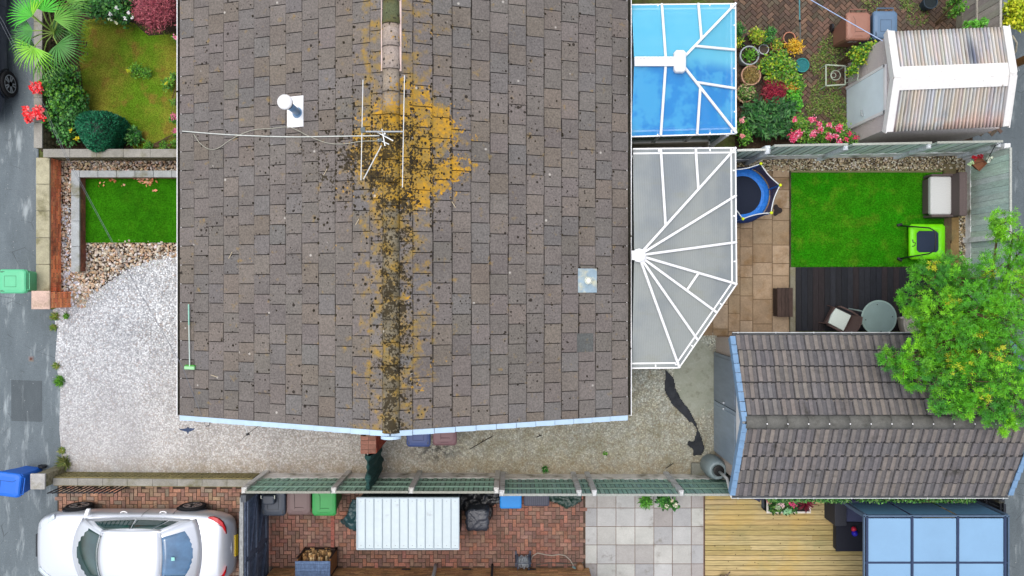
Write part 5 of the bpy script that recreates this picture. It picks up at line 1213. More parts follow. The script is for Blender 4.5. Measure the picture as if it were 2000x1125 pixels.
# black membrane strip on gravel
b = MB((4.2, -3, 0)); crumple(b, [(1299, 722), (1316, 738), (1322, 764), (1334, 785), (1350, 806), (1360, 826), (1362, 838), (1372, 858), (1377, 876), (1370, 890), (1352, 892), (1352, 880), (1338, 868), (1344, 860), (1353, 862), (1358, 840), (1352, 830), (1335, 815), (1315, 795), (1302, 775), (1295, 762)], 0, lambda x, y: .02, .025, S(44, 48, 54), .02, 5, 2.2); b.smooth = True
tag(b.build('weed_membrane', mat('membrane_cloth', attr=True, rough=.75, n=(8, .3), bump=(12, .6, .02)), solid=.004), 'torn strip of black weed membrane lying on the mossy gravel', 'membrane')
for (p_, q_, lb) in (((918, 877), (962, 852), 'thin dark twig lying on the gravel near the maroon bin'), ((1048, 854), (1058, 850), 'short dark twig in the middle of the side passage'), ((1300, 915), (1315, 905), 'black scrap of membrane near the fence and water butt')):
    a = U(*p_, .02); c = U(*q_, .02); b = MB(a); b.tube([a, tuple((x + y) / 2 + .02 for x, y in zip(a, c)), c], .012, 5, S(50, 46, 40)); b.tube([tuple((x + y) / 2 for x, y in zip(a, c)), (a[0] * .4 + c[0] * .6, a[1] * .4 + c[1] * .6 + .06, .03)], .007, 4, S(50, 46, 40)); tag(b.build('twig', M_attr), lb, 'twig')
# water butt with down pipe
t = thing('water_butt', 'grey barrel water butt fed by a white down pipe at the garage corner', 'water butt', (5.03, -4.38, 0))
b = MB(t.location, S(140, 156, 160)); X_, Y_ = 4.98, -4.42; b.lathe((X_, Y_, 0), [(.20, .0), (.23, .1), (.25, .2), (.255, .24), (.262, .4), (.27, .44), (.265, .6), (.27, .63), (.25, .8), (.22, .92), (.20, .94), (.15, .95), (.14, .90)], 28, cap1=True); b.smooth = True; b.build('barrel', M_plas, t)
b = MB(t.location, S(20, 22, 24)); b.lathe((X_ + .02, Y_, .90), [(.13, 0), (.13, .056), (.10, .06)], 18); b.build('opening', M_plas, t)
b = MB(t.location, S(224, 226, 224)); b.tube([(X_ + .03, Y_ - .02, .98), (X_ + .04, Y_ - .03, 1.6), (X_ - .02, -4.69, 2.15), (gX0, -4.72, 2.24)], .035, 10); b.smooth = True; b.build('down_pipe', M_plas, t)
tarp('plastic_sheet', 'black and green plastic bag crumpled behind the water butt', 'sheeting', [(1370, 905), (1398, 895), (1410, 915), (1422, 925), (1428, 940), (1405, 935), (1385, 925)], lambda x, y: .12, S(34, 44, 44), amp=.08, fr=7, seed=20)
t = thing('stone_slab', 'mossy grey stone slab on the gravel beside the water butt', 'slab', (*U(1362, 915)[:2], 0)); b = MB(t.location); a = U(1349, 927); c = U(1376, 903); b.bbox(a[0], a[1], 0, c[0], c[1], .09, .02, S(132, 134, 124)); b.build('slab', M_conc, t)

# ---------------------------------------------------------------- back garden: deck, furniture, trampolines
def decking(name, label, poly, z, boards_x, wd, cols, m, gap=.006):
    q = UP(poly); x0, y0, x1, y1 = bounds(q); t = thing(name, label, 'decking', ((x0 + x1) / 2, (y0 + y1) / 2, 0)); b = MB(t.location)
    if boards_x:
        y = y0; 
        while y < y1 - .02:
            xs_ = [x0, ru(x0 + .8, x1 - .8), x1]
            for i in range(2): b.box(xs_[i] + .002, y + gap / 2, z - .03, xs_[i + 1] - .002, min(y1, y + wd) - gap / 2, z + ru(-.0015, .0015), vary(random.choice(cols), .09, .03))
            y += wd
    else:
        x = x0
        while x < x1 - .02: b.box(x + gap / 2, y0, z - .03, min(x1, x + wd) - gap / 2, y1, z + ru(-.0015, .0015), vary(random.choice(cols), .16)); x += wd
    b.build('boards', m, t); b = MB(t.location, tuple(v * .5 for v in cols[0])); b.box(x0 + .02, y0 + .02, -.02, x1 - .02, y1 - .02, z - .035); b.build('joists', m if m is not M_pine else M_timber, t); return t
decking('decking', 'dark stained decking under the round glass table', [(1552, 522), (1893, 522), (1893, 646), (1552, 646)], .08, False, .145, [S(36, 38, 44), S(32, 33, 38), S(42, 36, 38), S(30, 33, 40)], M_timber)
b = MB((0, 0, 0)); a = U(1542, 650, .05); c = U(1552, 522, .05); b.box(a[0], a[1], -.02, c[0], c[1], .11, S(132, 128, 112)); tag(b.build('deck_edging', M_conc), 'pale concrete edging strip beside the dark decking', 'edging')
decking('decking', 'honey coloured softwood decking in the bottom garden', [(1376, 960), (1870, 960), (1870, 1300), (1376, 1300)], .06, True, .128, [S(190, 170, 120), S(184, 162, 108), S(178, 162, 116), S(196, 176, 126)], M_pine, gap=.014)
# rattan sofa
t = thing('rattan_sofa', 'brown rattan garden sofa with pale grey seat cushion by the fence', 'sofa', (10.75, 2.28, 0))
RT = S(96, 84, 82); sx0, sx1, sy0, sy1 = 10.36, 11.04, 1.76, 2.83
b = MB(t.location, RT); b.bbox(sx0 + .02, sy0 + .1, .06, sx1 - .1, sy1 - .1, .32, .02); b.build('seat', M_rattan, t)
b = MB(t.location, RT); b.rings([[(sx1 - .14, sy0 + .02, .1), (sx1 - .02, sy0 + .02, .1), (sx1 - .02, sy1 - .02, .1), (sx1 - .14, sy1 - .02, .1)], [(sx1 - .13, sy0, .78), (sx1 + .05, sy0, .80), (sx1 + .05, sy1, .80), (sx1 - .13, sy1, .78)]]); b.build('backrest', M_rattan, t, bevel=.02)
for s, yy in ((0, sy0), (1, sy1 - .055)): b = MB(t.location, RT); b.rings([[(sx0 + .04, yy, .06), (sx1 - .08, yy, .06), (sx1 - .08, yy + .055, .06), (sx0 + .04, yy + .055, .06)], [(sx0 + .04, yy, .46), (sx1 - .08, yy, .50), (sx1 - .08, yy + .055, .50), (sx0 + .04, yy + .055, .46)]]); b.build('armrest', M_rattan, t, bevel=.02)
for x in (sx0 + .08, sx1 - .1):
    for y in (sy0 + .05, sy1 - .05): b = MB(t.location, RT); b.beam((x, y, 0), (x, y, .1), .04, .04, up=(0, 1, 0)); b.build('leg', M_rattan, t)
b = MB(t.location, S(206, 208, 206)); b.bbox(sx0 + .02, sy0 + .06, .325, sx1 - .13, sy1 - .06, .45, .035); b.build('cushion', M_fab, t, bevel=.02)
b = MB((0, 0, 0)); x, y, _ = U(1810, 391, .02); b = MB((x, y, 0)); b.lathe((x, y, .012), [(.02, 0), (.035, .03), (.03, .07), (.01, .09)], 10, S(190, 40, 30)); b.lathe((x - .0, y + .06, .012), [(.012, 0), (.02, .02), (.002, .04)], 8, S(220, 200, 120)); b.smooth = True; tag(b.build('garden_toy', M_plas), 'tiny red and yellow toy on the lawn beside the rattan sofa', 'toy')
def rchair(label, px, py, rz, cush, frame_c, arms=True):
    x, y, _ = U(px, py, .42); t = thing('rattan_chair', label, 'chair', (x, y, .08), rz, 'garden chairs at the glass table'); t.scale = (.9, .9, 1); O = (0, 0, 0)
    b = MB(O, frame_c); b.rings([[(-.26, -.25, .32), (.26, -.27, .32), (.26, .27, .32), (-.26, .25, .32)], [(-.27, -.25, .38), (.26, -.27, .38), (.26, .27, .38), (-.27, .25, .38)]]); b.build('seat', M_rattan, t, bevel=.01)
    b = MB(O, frame_c)
    def bk(u, v): a = (u - .5) * 1.5; return (.30 + .10 * v - .10 * a * a, a * .37, .36 + .46 * v)
    b.grid(bk, 10, 5); b.build('backrest', M_rattan, t, solid=.035)
    b = MB(O, cush); b.rings([[(-.25 + i, -.23 + i, z), (.22 - i, -.24 + i, z), (.22 - i, .24 - i, z), (-.25 + i, .23 - i, z), (-.285 + i, 0, z)] for z, i in ((.385, .01), (.40, 0), (.44, 0), (.455, .015))]); b.build('cushion', M_fab, t, bevel=.012)
    for s in (-1, 1): b = MB(O, frame_c); b.tube([(-.24, s * .28, .38), (-.2, s * .30, .58), (.1, s * .31, .60), (.33, s * .27, .66)], .025, 8); b.smooth = True; b.build('armrest', M_rattan, t)
    for ax in (-.28, .30):
        for s in (-1, 1): b = MB(O, frame_c); b.tube([(ax * .85, s * .24, .34), (ax * 1.12, s * .27, 0)], .02, 8, r1=.013); b.build('leg', M_rattan, t)
    b = MB(O, frame_c); b.rings([[(-.27, -.24, .16), (-.24, -.24, .16), (-.24, .24, .16), (-.27, .24, .16)], [(-.28, -.25, .34), (-.25, -.25, .34), (-.25, .25, .34), (-.28, .25, .34)]]); b.build('apron', M_rattan, t)
    return t
rchair('brown rattan chair with pale cushion left of the round glass table', 1638, 624, R(-27), S(206, 218, 210), S(92, 74, 70))
rchair('cream rattan chair mostly hidden under the tree right of the table', 1775, 634, R(195), S(220, 212, 200), S(200, 192, 180))
t = thing('round_table', 'round grey green glass garden table on the dark deck', 'table', (*U(1717, 621, .76)[:2], .08)); tx, ty = t.location[0], t.location[1]
b = MB(t.location, S(150, 174, 166)); b.lathe((tx, ty, .74), [(.425, 0), (.435, .006), (.435, .018), (.425, .024), (.40, .024), (.395, .02)], 48, cap1=False); b.build('rim', mat('pale_frame', attr=True, rough=.4, n=(20, .04)), t)
b = MB(t.location, S(138, 160, 156)); b.lathe((tx, ty, .745), [(.396, 0), (.396, .014)], 48); b.build('tabletop', mat('frosted_glass', attr=True, rough=.25, spec=.5, n=(4, .06), n2=(50, .05)), t)
b = MB(t.location, S(30, 36, 38))
for a in (98, 188, 278, 5): b.lathe((tx + .33 * math.cos(R(a)), ty + .33 * math.sin(R(a)), .759), [(.014, 0), (.014, .004), (.002, .006)], 10)
b.build('sucker', M_plas, t)
for a in (155, 205, 335, 25): b = MB(t.location, S(156, 176, 170)); b.tube([(tx + .30 * math.cos(R(a)), ty + .30 * math.sin(R(a)), .73), (tx + .42 * math.cos(R(a)), ty + .42 * math.sin(R(a)), .45), (tx + .50 * math.cos(R(a)), ty + .50 * math.sin(R(a)), .085)], .022, 8, r1=.016); b.build('leg', M_plas, t)
b = MB(t.location, S(150, 172, 166)); b.tube([(tx + .36 * math.cos(R(a)), ty + .36 * math.sin(R(a)), .62) for a in range(0, 361, 15)], .015, 6); b.build('brace', M_plas, t)
t = thing('wooden_box', 'dark brown slatted wooden box between patio and deck', 'box', (6.95, 0, 0)); x0, y0, _ = U(1519, 618, .38); x1, y1, _ = U(1548, 563, .38)
b = MB(t.location, S(54, 44, 40)); b.box(x0 + .01, y0 + .01, 0, x1 - .01, y1 - .01, .33)
for z in range(3): b.box(x0, y0, .02 + z * .11, x0 + .012, y1, .11 + z * .11, vary(S(66, 54, 48), .1))
b.build('body', M_timber, t); b = MB(t.location)
for k in range(4): w_ = (x1 - x0 + .02) / 4; b.box(x0 - .01 + k * w_ + .003, y0 - .01, .335, x0 - .01 + (k + 1) * w_ - .003, y1 + .01, .38, vary(S(64, 50, 44), .2))
b.build('lid', M_timber, t)
# green square mini trampoline
t = thing('toddler_trampoline', 'lime green square toddler trampoline with handlebar on the lawn', 'trampoline', (10.3, 1.15, 0)); x0, y0, _ = U(1777, 506, .24); x1, y1, _ = U(1846, 438, .24)
def sqr(i, z, r=.06): return [(x0 + i + r, y0 + i, z), (x1 - i - r, y0 + i, z), (x1 - i, y0 + i + r, z), (x1 - i, y1 - i - r, z), (x1 - i - r, y1 - i, z), (x0 + i + r, y1 - i, z), (x0 + i, y1 - i - r, z), (x0 + i, y0 + i + r, z)]
b = MB(t.location, S(124, 232, 12)); b.rings([sqr(0, .16), sqr(-.01, .21), sqr(.01, .25), sqr(.10, .262), sqr(.165, .25), sqr(.17, .235)], cap0=False, cap1=False); b.smooth = True; b.build('pad', mat('lime_vinyl', attr=True, rough=.4, n=(7, .08), bump=(12, .4, .01)), t)
b = MB(t.location, S(46, 58, 78)); b.poly(sqr(.16, .24), .24); b.build('bounce_mat', M_fab, t)
for p in ((x0 + .06, y0 + .06), (x1 - .06, y0 + .06), (x0 + .06, y1 - .06), (x1 - .06, y1 - .06)): b = MB(t.location, S(30, 32, 34)); b.tube([(p[0], p[1], 0), (p[0], p[1], .2)], .02, 8); b.build('leg', M_plas, t)
b = MB(t.location, S(24, 26, 28)); b.tube([(x0 - .16, y1 - .02, .05), (x0 + .0, y1 - .06, .3), (x0 + .30, y1 - .12, .6), (x0 + .40, y1 - .2, .66), (x0 + .42, (y0 + y1) / 2, .68), (x0 + .40, y0 + .2, .66), (x0 + .30, y0 + .12, .6), (x0 + .0, y0 + .06, .3), (x0 - .16, y0 + .02, .05)], .017, 8); b.smooth = True; b.build('handlebar', M_plas, t)
b = MB(t.location, S(24, 26, 28)); b.obox((x0 - .16, y1 - .0, .05), (.13, .07, .06), .2); b.obox((x0 - .16, y0 + .0, .05), (.13, .07, .06), -.5); b.build('foot', M_plas, t, bevel=.015)
b = MB(t.location, S(50, 110, 20)); b.tube([(x0 + .05, (y0 + y1) / 2 - .12, .262), (x0 + .12, (y0 + y1) / 2 - .10, .264), (x0 + .13, (y0 + y1) / 2 - .03, .264), (x0 + .07, (y0 + y1) / 2 - .02, .262), (x0 + .06, (y0 + y1) / 2 + .05, .262)], .012, 5, S(24, 40, 20)); b.build('pad_emblem', M_plas, t)
# blue trampoline
TX, TY = 5.70, 2.30
t = thing('garden_trampoline', 'blue children\'s trampoline with netting half under the conservatory eave', 'trampoline', (TX, TY, 0))
hexa = [R(a) for a in (72, 12, -48, -108, -168, 132)]
def hx_(r, z, rot=0, n=36):
    out = []
    for k in range(n):
        a = 2 * PI * k / n; m_ = (a - hexa[0] - rot) % (PI / 3) - PI / 6; f = math.cos(PI / 6) / math.cos(m_) ; f = f * .15 + .85; out.append((TX + r * f * math.cos(a), TY + r * f * math.sin(a), z))
    return out
b = MB(t.location, S(40, 140, 250)); b.rings([hx_(.68, .40), hx_(.69, .44), hx_(.66, .47), hx_(.55, .478), hx_(.485, .465), hx_(.48, .45)], cap0=False, cap1=False); b.build('pad', mat('blue_vinyl', attr=True, rough=.45, n=(22, .16, (1, 1, 1)), bump=(18, .8, .02)), t)
b = MB(t.location, S(40, 48, 66)); b.rings([hx_(.49, .455), hx_(.49, .458)]); b.build('bounce_mat', M_fab, t)
b = MB(t.location, S(30, 52, 120)); b.rings([hx_(.64, .04), hx_(.68, .30), hx_(.68, .43)], cap0=False, cap1=False); b.build('skirt', mat('navy_mesh', attr=True, rough=.8, alpha=.92), t, solid=.004)
caps = [(TX + .69 * math.cos(a), TY + .69 * math.sin(a)) for a in hexa]
for (x, y) in caps:
    b = MB(t.location, S(50, 130, 226)); b.tube([(TX + (x - TX) * .98, TY + (y - TY) * .98, 0), (x, y, 1.25)], .022, 8); p = b.build('post', M_plas, t)
    b = MB(t.location, S(222, 236, 20)); b.lathe((x, y, 1.24), [(.03, 0), (.038, .02), (.034, .05), (.01, .06)], 12); b.smooth = True; b.build('post_cap', M_plas, p)
b = MB(t.location, S(220, 226, 230))
for k in range(6):
    A = Vector((*caps[k], 1.24)); B = Vector((*caps[(k + 1) % 6], 1.24)); c_ = Vector((TX, TY, 1.2)); b.tube([A.lerp(B, s) + (c_ - A.lerp(B, s)) * (.06 * math.sin(PI * s)) for s in [i / 8 for i in range(9)]], .014, 6)
b.smooth = True; b.build('net_binding', M_plas, t)
b = MB(t.location, S(22, 40, 96))
for k in range(6):
    A = Vector((*caps[k], 1.22)); B = Vector((*caps[(k + 1) % 6], 1.22)); c_ = Vector((TX, TY, 1.2))
    b.grid(lambda u, v: tuple((A.lerp(B, u) + (c_ - A.lerp(B, u)) * (.06 * math.sin(PI * u))).lerp(Vector((TX, TY, .46)) + (Vector((A.lerp(B, u).x - TX, A.lerp(B, u).y - TY, 0))).normalized() * .70, v)), 8, 4)
b.build('net', mat('navy_net', S(24, 46, 110), rough=.9, alpha=.88), t)
b = MB((*U(1517, 411)[:2], 0)); cx_, cy_, _ = U(1517, 411)
pl = [(cx_ + (.10 + .035 * math.cos(3 * a)) * math.cos(a), cy_ + (.13 + .03 * math.cos(3 * a + .4)) * math.sin(a)) for a in [2 * PI * k / 30 for k in range(30)]]; b.prism(pl, .014, .035, S(52, 46, 46)); tag(b.build('rubber_mat', M_fab), 'small dark lobed rubber mat on the patio beside the blue trampoline', 'mat')
# hanging basket on the corner post
t = thing('hanging_basket', 'square brown hanging basket with red flowers on the fence corner', 'hanging basket', (11.15, 3.05, 0)); hx0, hy0, hz = *U(1913, 319, 1.1)[:2], 1.1
b = MB(t.location, S(128, 84, 60)); b.rings([[(hx0 + s * math.cos(R(a)), hy0 + s * math.sin(R(a)), hz + z) for a in (0, 90, 180, 270)] for s, z in ((.11, -.18), (.19, 0), (.17, 0), (.15, -.04))], cap1=True); b.build('basket', M_fab, t)
b = MB(t.location, S(30, 30, 34)); b.tube([(hx0, hy0 + .02, hz + .3), (11.2, 3.3, 1.72), (11.33, 3.36, 1.7)], .01, 5); b.tube([(hx0 - .1, hy0, hz), (hx0, hy0 + .02, hz + .3), (hx0 + .1, hy0, hz)], .006, 4); b.build('bracket', M_plas, t)
b = MB(t.location)
for (ox, oy, c) in ((-.16, .12, S(170, 24, 40)), (-.02, .16, S(160, 20, 44)), (.2, .10, S(226, 230, 214)), (-.24, -.02, S(186, 214, 160))): leaves(b, blob_pts((hx0 + ox, hy0 + oy, hz + .06), (.06, .06, .05), 22), .05, .045, [c])
b.build('flowers', M_petal, t)

# ---------------------------------------------------------------- bottom garden: pergola, sofa, planter
t = thing('corner_sofa', 'charcoal rattan corner sofa with lavender grey cushions beside the pergola', 'sofa', (8.4, -5.7, .06))
b = MB(t.location, S(52, 54, 62)); zz = .06
x0, _, _ = U(1627, 0, .6); x1, _, _ = U(1650, 0, .6); _, y1, _ = U(0, 962, .6); _, y0, _ = U(0, 1025, .6); b.bbox(x0, y0, zz, x1, y1, .72, .02)
b.build('backrest', M_rattan, t)
b = MB(t.location, S(52, 54, 62)); X1_ = U(1800, 0, .3)[0]; b.bbox(x1, U(0, 1022, .35)[1], zz, X1_, y1, .33, .02); b.build('seat', M_rattan, t)
b = MB(t.location, S(84, 90, 122)); 
for k, (xa_, xb_) in enumerate(((1652, 1694), (1696, 1744), (1746, 1796))): b.bbox(U(xa_, 0, .42)[0], U(0, 1019, .42)[1], .335, U(xb_, 0, .42)[0], U(0, 976, .42)[1], .44, .03)
b.build('cushion', M_fab, t)
t = thing('coffee_table', 'dark charcoal rattan low table holding a red and blue ball', 'table', (8.4, -6.3, .06)); b = MB(t.location, S(46, 48, 56)); b.rings([[(U(1627, 0, .06)[0], U(0, 1068, .06)[1], .06), (U(1700, 0, .06)[0], U(0, 1068, .06)[1], .06), (U(1700, 0, .06)[0], U(0, 1026, .06)[1], .06), (U(1627, 0, .06)[0], U(0, 1026, .06)[1], .06)], [(U(1634, 0, .4)[0], U(0, 1076, .4)[1], .4), (U(1700, 0, .4)[0], U(0, 1076, .4)[1], .4), (U(1700, 0, .4)[0], U(0, 1021, .4)[1], .4), (U(1634, 0, .4)[0], U(0, 1021, .4)[1], .4)]]); b.build('frame', M_rattan, t)
b = MB(t.location, S(38, 40, 50)); b.box(U(1633, 0, .42)[0], U(0, 1077, .42)[1], .402, U(1701, 0, .42)[0], U(0, 1020, .42)[1], .42); b.build('tabletop', M_fab, t)
t = thing('toy_ball', 'red toy ball behind the blue ball on the dark low table', 'ball', (*U(1667, 1033, .46)[:2], .42)); b = MB(t.location, S(214, 40, 70)); b.lathe(t.location, [(.01, 0), (.05, .02), (.068, .06), (.05, .1), (.01, .12)], 18); b.smooth = True; b.build('ball', M_plas, t)
t = thing('toy_ball', 'blue toy ball in front of the red ball on the dark low table', 'ball', (*U(1669, 1041, .48)[:2], .42)); b = MB(t.location, S(34, 30, 190)); b.lathe((t.location[0], t.location[1] - .0, .42), [(.01, 0), (.055, .02), (.078, .075), (.055, .13), (.01, .15)], 18); b.smooth = True; b.build('ball', M_plas, t)
t = thing('pergola', 'pergola with pale blue translucent roof panels over the deck', 'pergola', (9.5, -6.8, 0)); PZ = 2.32
px0, px1 = U(1688, 0, PZ)[0], U(1966, 0, PZ)[0]; py1, py0 = U(0, 1007, PZ)[1], -8.6; FC = S(84, 106, 130)
cols_ = [U(x, 0, PZ)[0] for x in (1692, 1780, 1869, 1961)]; rows_ = [U(0, y, PZ)[1] for y in (1010, 1098, 1186)] + [py0]
for i in range(3):
    for j in range(3): b = MB(t.location); b.bbox(cols_[i] + .03, rows_[j + 1] + .02, PZ + .01, cols_[i + 1] - .03, rows_[j] - .02, PZ + .03, .008); b.build('roof_panel', M_fog, t)
b = MB(t.location, S(46, 62, 92))
for x in cols_: b.beam((x, py1, PZ), (x, py0, PZ), .05, .10)
for y in rows_[1:]: b.beam((px0, y, PZ + .005), (px1, y, PZ + .005), .045, .06)
b.build('rafter', M_attr, t)
b = MB(t.location, FC); b.beam((px0 - .04, py1, PZ + .02), (px1 + .04, py1, PZ + .02), .04, .06); b.beam((px0 - .02, py1, PZ + .02), (px0 - .02, py0, PZ + .02), .03, .06); b.beam((px1 + .02, py1, PZ + .02), (px1 + .02, py0, PZ + .02), .03, .06); b.build('beam', M_attr, t)
for x in (px0, px1):
    for y in (py1, py0): b = MB(t.location, FC); b.beam((x, y, .05), (x, y, PZ), .07, .07, up=(0, 1, 0)); b.build('post', M_attr, t)
b = MB(t.location)
for i in range(3): b.box(cols_[i] + .05, py1 - .0, 1.32, cols_[i + 1] - .03, py1 + .012, PZ - .03)
b.build('side_screen', mat('blue_screen', S(104, 150, 184), rough=.5, n=(40, .08)), t)
b = MB((0, 0, 0)); 
t = thing('planter', 'white edged wooden planter packed with pink flowers beside the deck', 'planter', (6.85, -5.3, .06)); a = U(1498, 1001, .5); c = U(1582, 968, .5)
b = MB(t.location, S(92, 104, 122)); b.box(a[0], a[1], .06, a[0] + .03, c[1], .5); b.box(c[0] - .03, a[1], .06, c[0], c[1], .5); b.box(a[0], a[1], .06, c[0], a[1] + .03, .5); b.box(a[0], c[1] - .03, .06, c[0], c[1], .5); b.box(a[0], a[1], .3, c[0], c[1], .42, S(50, 40, 32)); b.build('box', M_timber, t)
b = MB(t.location, S(222, 216, 206)); b.box(a[0] - .015, a[1] - .015, .5, c[0] + .015, a[1] + .03, .52); b.box(c[0] - .03, a[1] + .03, .5, c[0] + .015, c[1], .52); b.box(a[0] - .015, a[1] + .03, .5, a[0] + .03, c[1], .52); b.build('rim', M_attr, t)
b = MB(t.location); LG = [S(60, 110, 40), S(44, 92, 40), S(92, 140, 56), S(36, 76, 34)]
leaves(b, [(ru(a[0] + .05, c[0] - .35), ru(a[1] + .02, c[1] - .02), .5 + ru(0, .16)) for _ in range(420)], .09, .05, LG); b.build('leaves', M_leaf, t)
b = MB(t.location)
for (px, py, c_) in ((1503, 978, S(224, 150, 150)), (1545, 979, S(232, 70, 120)), (1549, 984, S(232, 90, 140)), (1527, 985, S(224, 190, 190)), (1541, 998, S(150, 206, 150)), (1536, 1000, S(160, 210, 160)), (1519, 990, S(170, 190, 150))): leaves(b, blob_pts(U(px, py, .68), (.07, .07, .04), 26), .06, .05, [c_])
b.build('flowers', M_petal, t)
b = MB(t.location); q = U(1574, 983, .55)
for k in range(60): aa = ru(0, 2 * PI); ee = ru(.15, 1.2); l = ru(.18, .34); d = Vector((math.cos(aa) * math.cos(ee), math.sin(aa) * math.cos(ee), math.sin(ee))); p0 = Vector(q); p1 = p0 + d * l * .6; p2 = p0 + d * l + Vector((0, 0, -.05)); s = d.cross(Vector((0, 0, 1))).normalized() * .012; b.add([p0 - s, p0 + s, p1 + s, p1 - s, p2], [(0, 1, 2, 3), (3, 2, 4)], vary(S(120, 34, 52), .3))
b.build('red_spiky_leaves', M_leaf, t)
b = MB((*U(1621, 981, .1)[:2], .06)); x, y, _ = U(1621, 981, .1); b.rings([[(x + (q - .5) * .34 + .0 * k, y - (q - .5) * .16 + r * math.cos(k * PI / 6), .10 + r * math.sin(k * PI / 6)) for k in range(12)] for q, r in ((0, .02), (.15, .07), (.45, .10), (.75, .09), (.95, .05), (1, .01))], S(212, 186, 158)); b.smooth = True; tag(b.build('garden_stone', M_stone), 'pale tan rounded ornament stone on the deck by the ivy', 'stone')
t = thing('garden_ornament', 'small dark fan shaped ornament on the deck below the fence', 'ornament', (*U(1475, 975, .3)[:2], .06)); b = MB(t.location, S(70, 76, 100)); q = t.location
for k in range(7): aa = R(-30 + k * 30); b.beam((q[0], q[1], .12), (q[0] + .14 * math.cos(aa), q[1] + .10 * math.sin(aa), .30), .05, .012)
b.build('vanes', M_attr, t); b = MB(t.location, S(60, 62, 80)); b.lathe((q[0], q[1], .06), [(.06, 0), (.05, .04), (.02, .06), (.02, .2)], 10); b.build('stand', M_attr, t)
# cat walking off the bottom of the picture
t = thing('cat', 'grey brown tabby cat with raised tail on the honey coloured decking', 'cat', (5.45, -7.5, .06))
bx, by, _ = U(1416, 1140, .28)
def skin(name, vs, es, rad, m, parent, org, sub=2):
    me = bpy.data.meshes.new(name); me.from_pydata([tuple(Vector(v) - Vector(org)) for v in vs], es, []); o = bpy.data.objects.new(name, me); col.objects.link(o); o.parent = parent
    o.modifiers.new('k', 'SKIN'); sv_ = me.skin_vertices[0].data
    for i, r in enumerate(rad): sv_[i].radius = (r, r) if not isinstance(r, tuple) else r
    sv_[0].use_root = True; q = o.modifiers.new('s', 'SUBSURF'); q.levels = sub; q.render_levels = sub; me.materials.append(m); me.polygons.foreach_set('use_smooth', [True] * len(me.polygons)); return o
cv = [(bx, by + .10, .27), (bx - .005, by - .02, .28), (bx - .01, by - .14, .27), (bx - .005, by - .22, .29), (bx, by - .30, .33),
      (bx - .005, by + .17, .30), (bx - .01, by + .24, .36), (bx + .03, by + .29, .44), (bx + .06, by + .36, .50), (bx + .05, by + .39, .53)]
ce = [(0, 1), (1, 2), (2, 3), (3, 4), (0, 5), (5, 6), (6, 7), (7, 8), (8, 9)]; cr = [.085, .088, .08, .06, .06, .045, .022, .019, .017, .012]
for s in (-1, 1):
    for (k, yy, fwd) in ((0, by + .10, .05), (2, by - .14, -.02)):
        n0 = len(cv); cv += [(bx + s * .07, yy + (.03 if k == 0 else 0), .20), (bx + s * .075, yy + (.07 if k == 0 else .02), .10 + .06), (bx + s * .072, yy - fwd * .3, .075), (bx + s * .072, yy - .05, .075)]; ce += [(k, n0), (n0, n0 + 1), (n0 + 1, n0 + 2), (n0 + 2, n0 + 3)]; cr += [.045, .024, .018, .02]
skin('body', cv, ce, cr, mat('tabby_fur', S(150, 132, 112), n=(14, .3, (1, 5, 1)), n2=(60, .2), rough=.95, blend=[(S(92, 78, 66), 11, .56, .08, (.6, 3, 1))]), t, t.location)
b = MB(t.location, S(140, 122, 104)); hc = Vector((bx, by - .335, .345)); b.rings([[(hc.x + r * math.cos(2 * PI * k / 14), hc.y + o, hc.z + r * .9 * math.sin(2 * PI * k / 14)) for k in range(14)] for r, o in ((.02, .05), (.05, .03), (.056, -.01), (.045, -.05), (.022, -.075), (.008, -.08))])
for s in (-1, 1): b.add([hc + Vector((s * .018, .01, .045)), hc + Vector((s * .052, .01, .03)), hc + Vector((s * .042, .015, .09)), hc + Vector((s * .035, .03, .035))], [(0, 1, 2), (1, 3, 2), (3, 0, 2)])
b.smooth = True; b.build('head', mat('tabby_head', attr=True, n=(30, .3), rough=.95), t)
# ---------------------------------------------------------------- roof things
zr = lambda x: HE + (HR - HE) * ((x - eL) / (rX - eL) if x < rX else (eR - x) / (eR - rX))
t = thing('tv_aerial', 'thin white rod television aerial lying over the lichen covered ridge', 'aerial', (-2.3, 2.55, 4.4)); za = 4.95
AL = S(226, 228, 226)
b = MB(t.location, AL); b.tube([U(709, 257, za), U(788, 257, za)], .016, 8); b.build('boom', M_metal, t)
for pts in (((709, 156), (705, 352)), ((790, 147), (786, 366))): b = MB(t.location, AL); b.tube([U(*pts[0], za), U(*pts[1], za)], .009, 6); b.build('element', mat('white_rod', attr=True, rough=.4), t)
b = MB(t.location, AL); b.tube([U(745, 284, 4.8), U(710, 350, 4.7)], .011, 6); b.build('element', MATS['white_rod'], t)
b = MB(t.location, S(120, 120, 110)); q = U(752, 262, 4.9); b.tube([(rX, q[1], 4.45), (q[0], q[1], 4.95)], .018, 8)
for (a, c) in (((736, 258), (768, 275)), ((738, 272), (760, 282)), ((746, 252), (752, 285))): b.beam(U(*a, 4.86), U(*c, 4.82), .018, .015)
b.build('mast', M_metal, t)
b = MB(t.location, S(70, 86, 92)); b.obox(U(709, 254, 4.96), (.08, .10, .05), .2); b.obox(U(742, 274, 4.84), (.09, .06, .05), .3); b.build('clamp', M_plas, t)
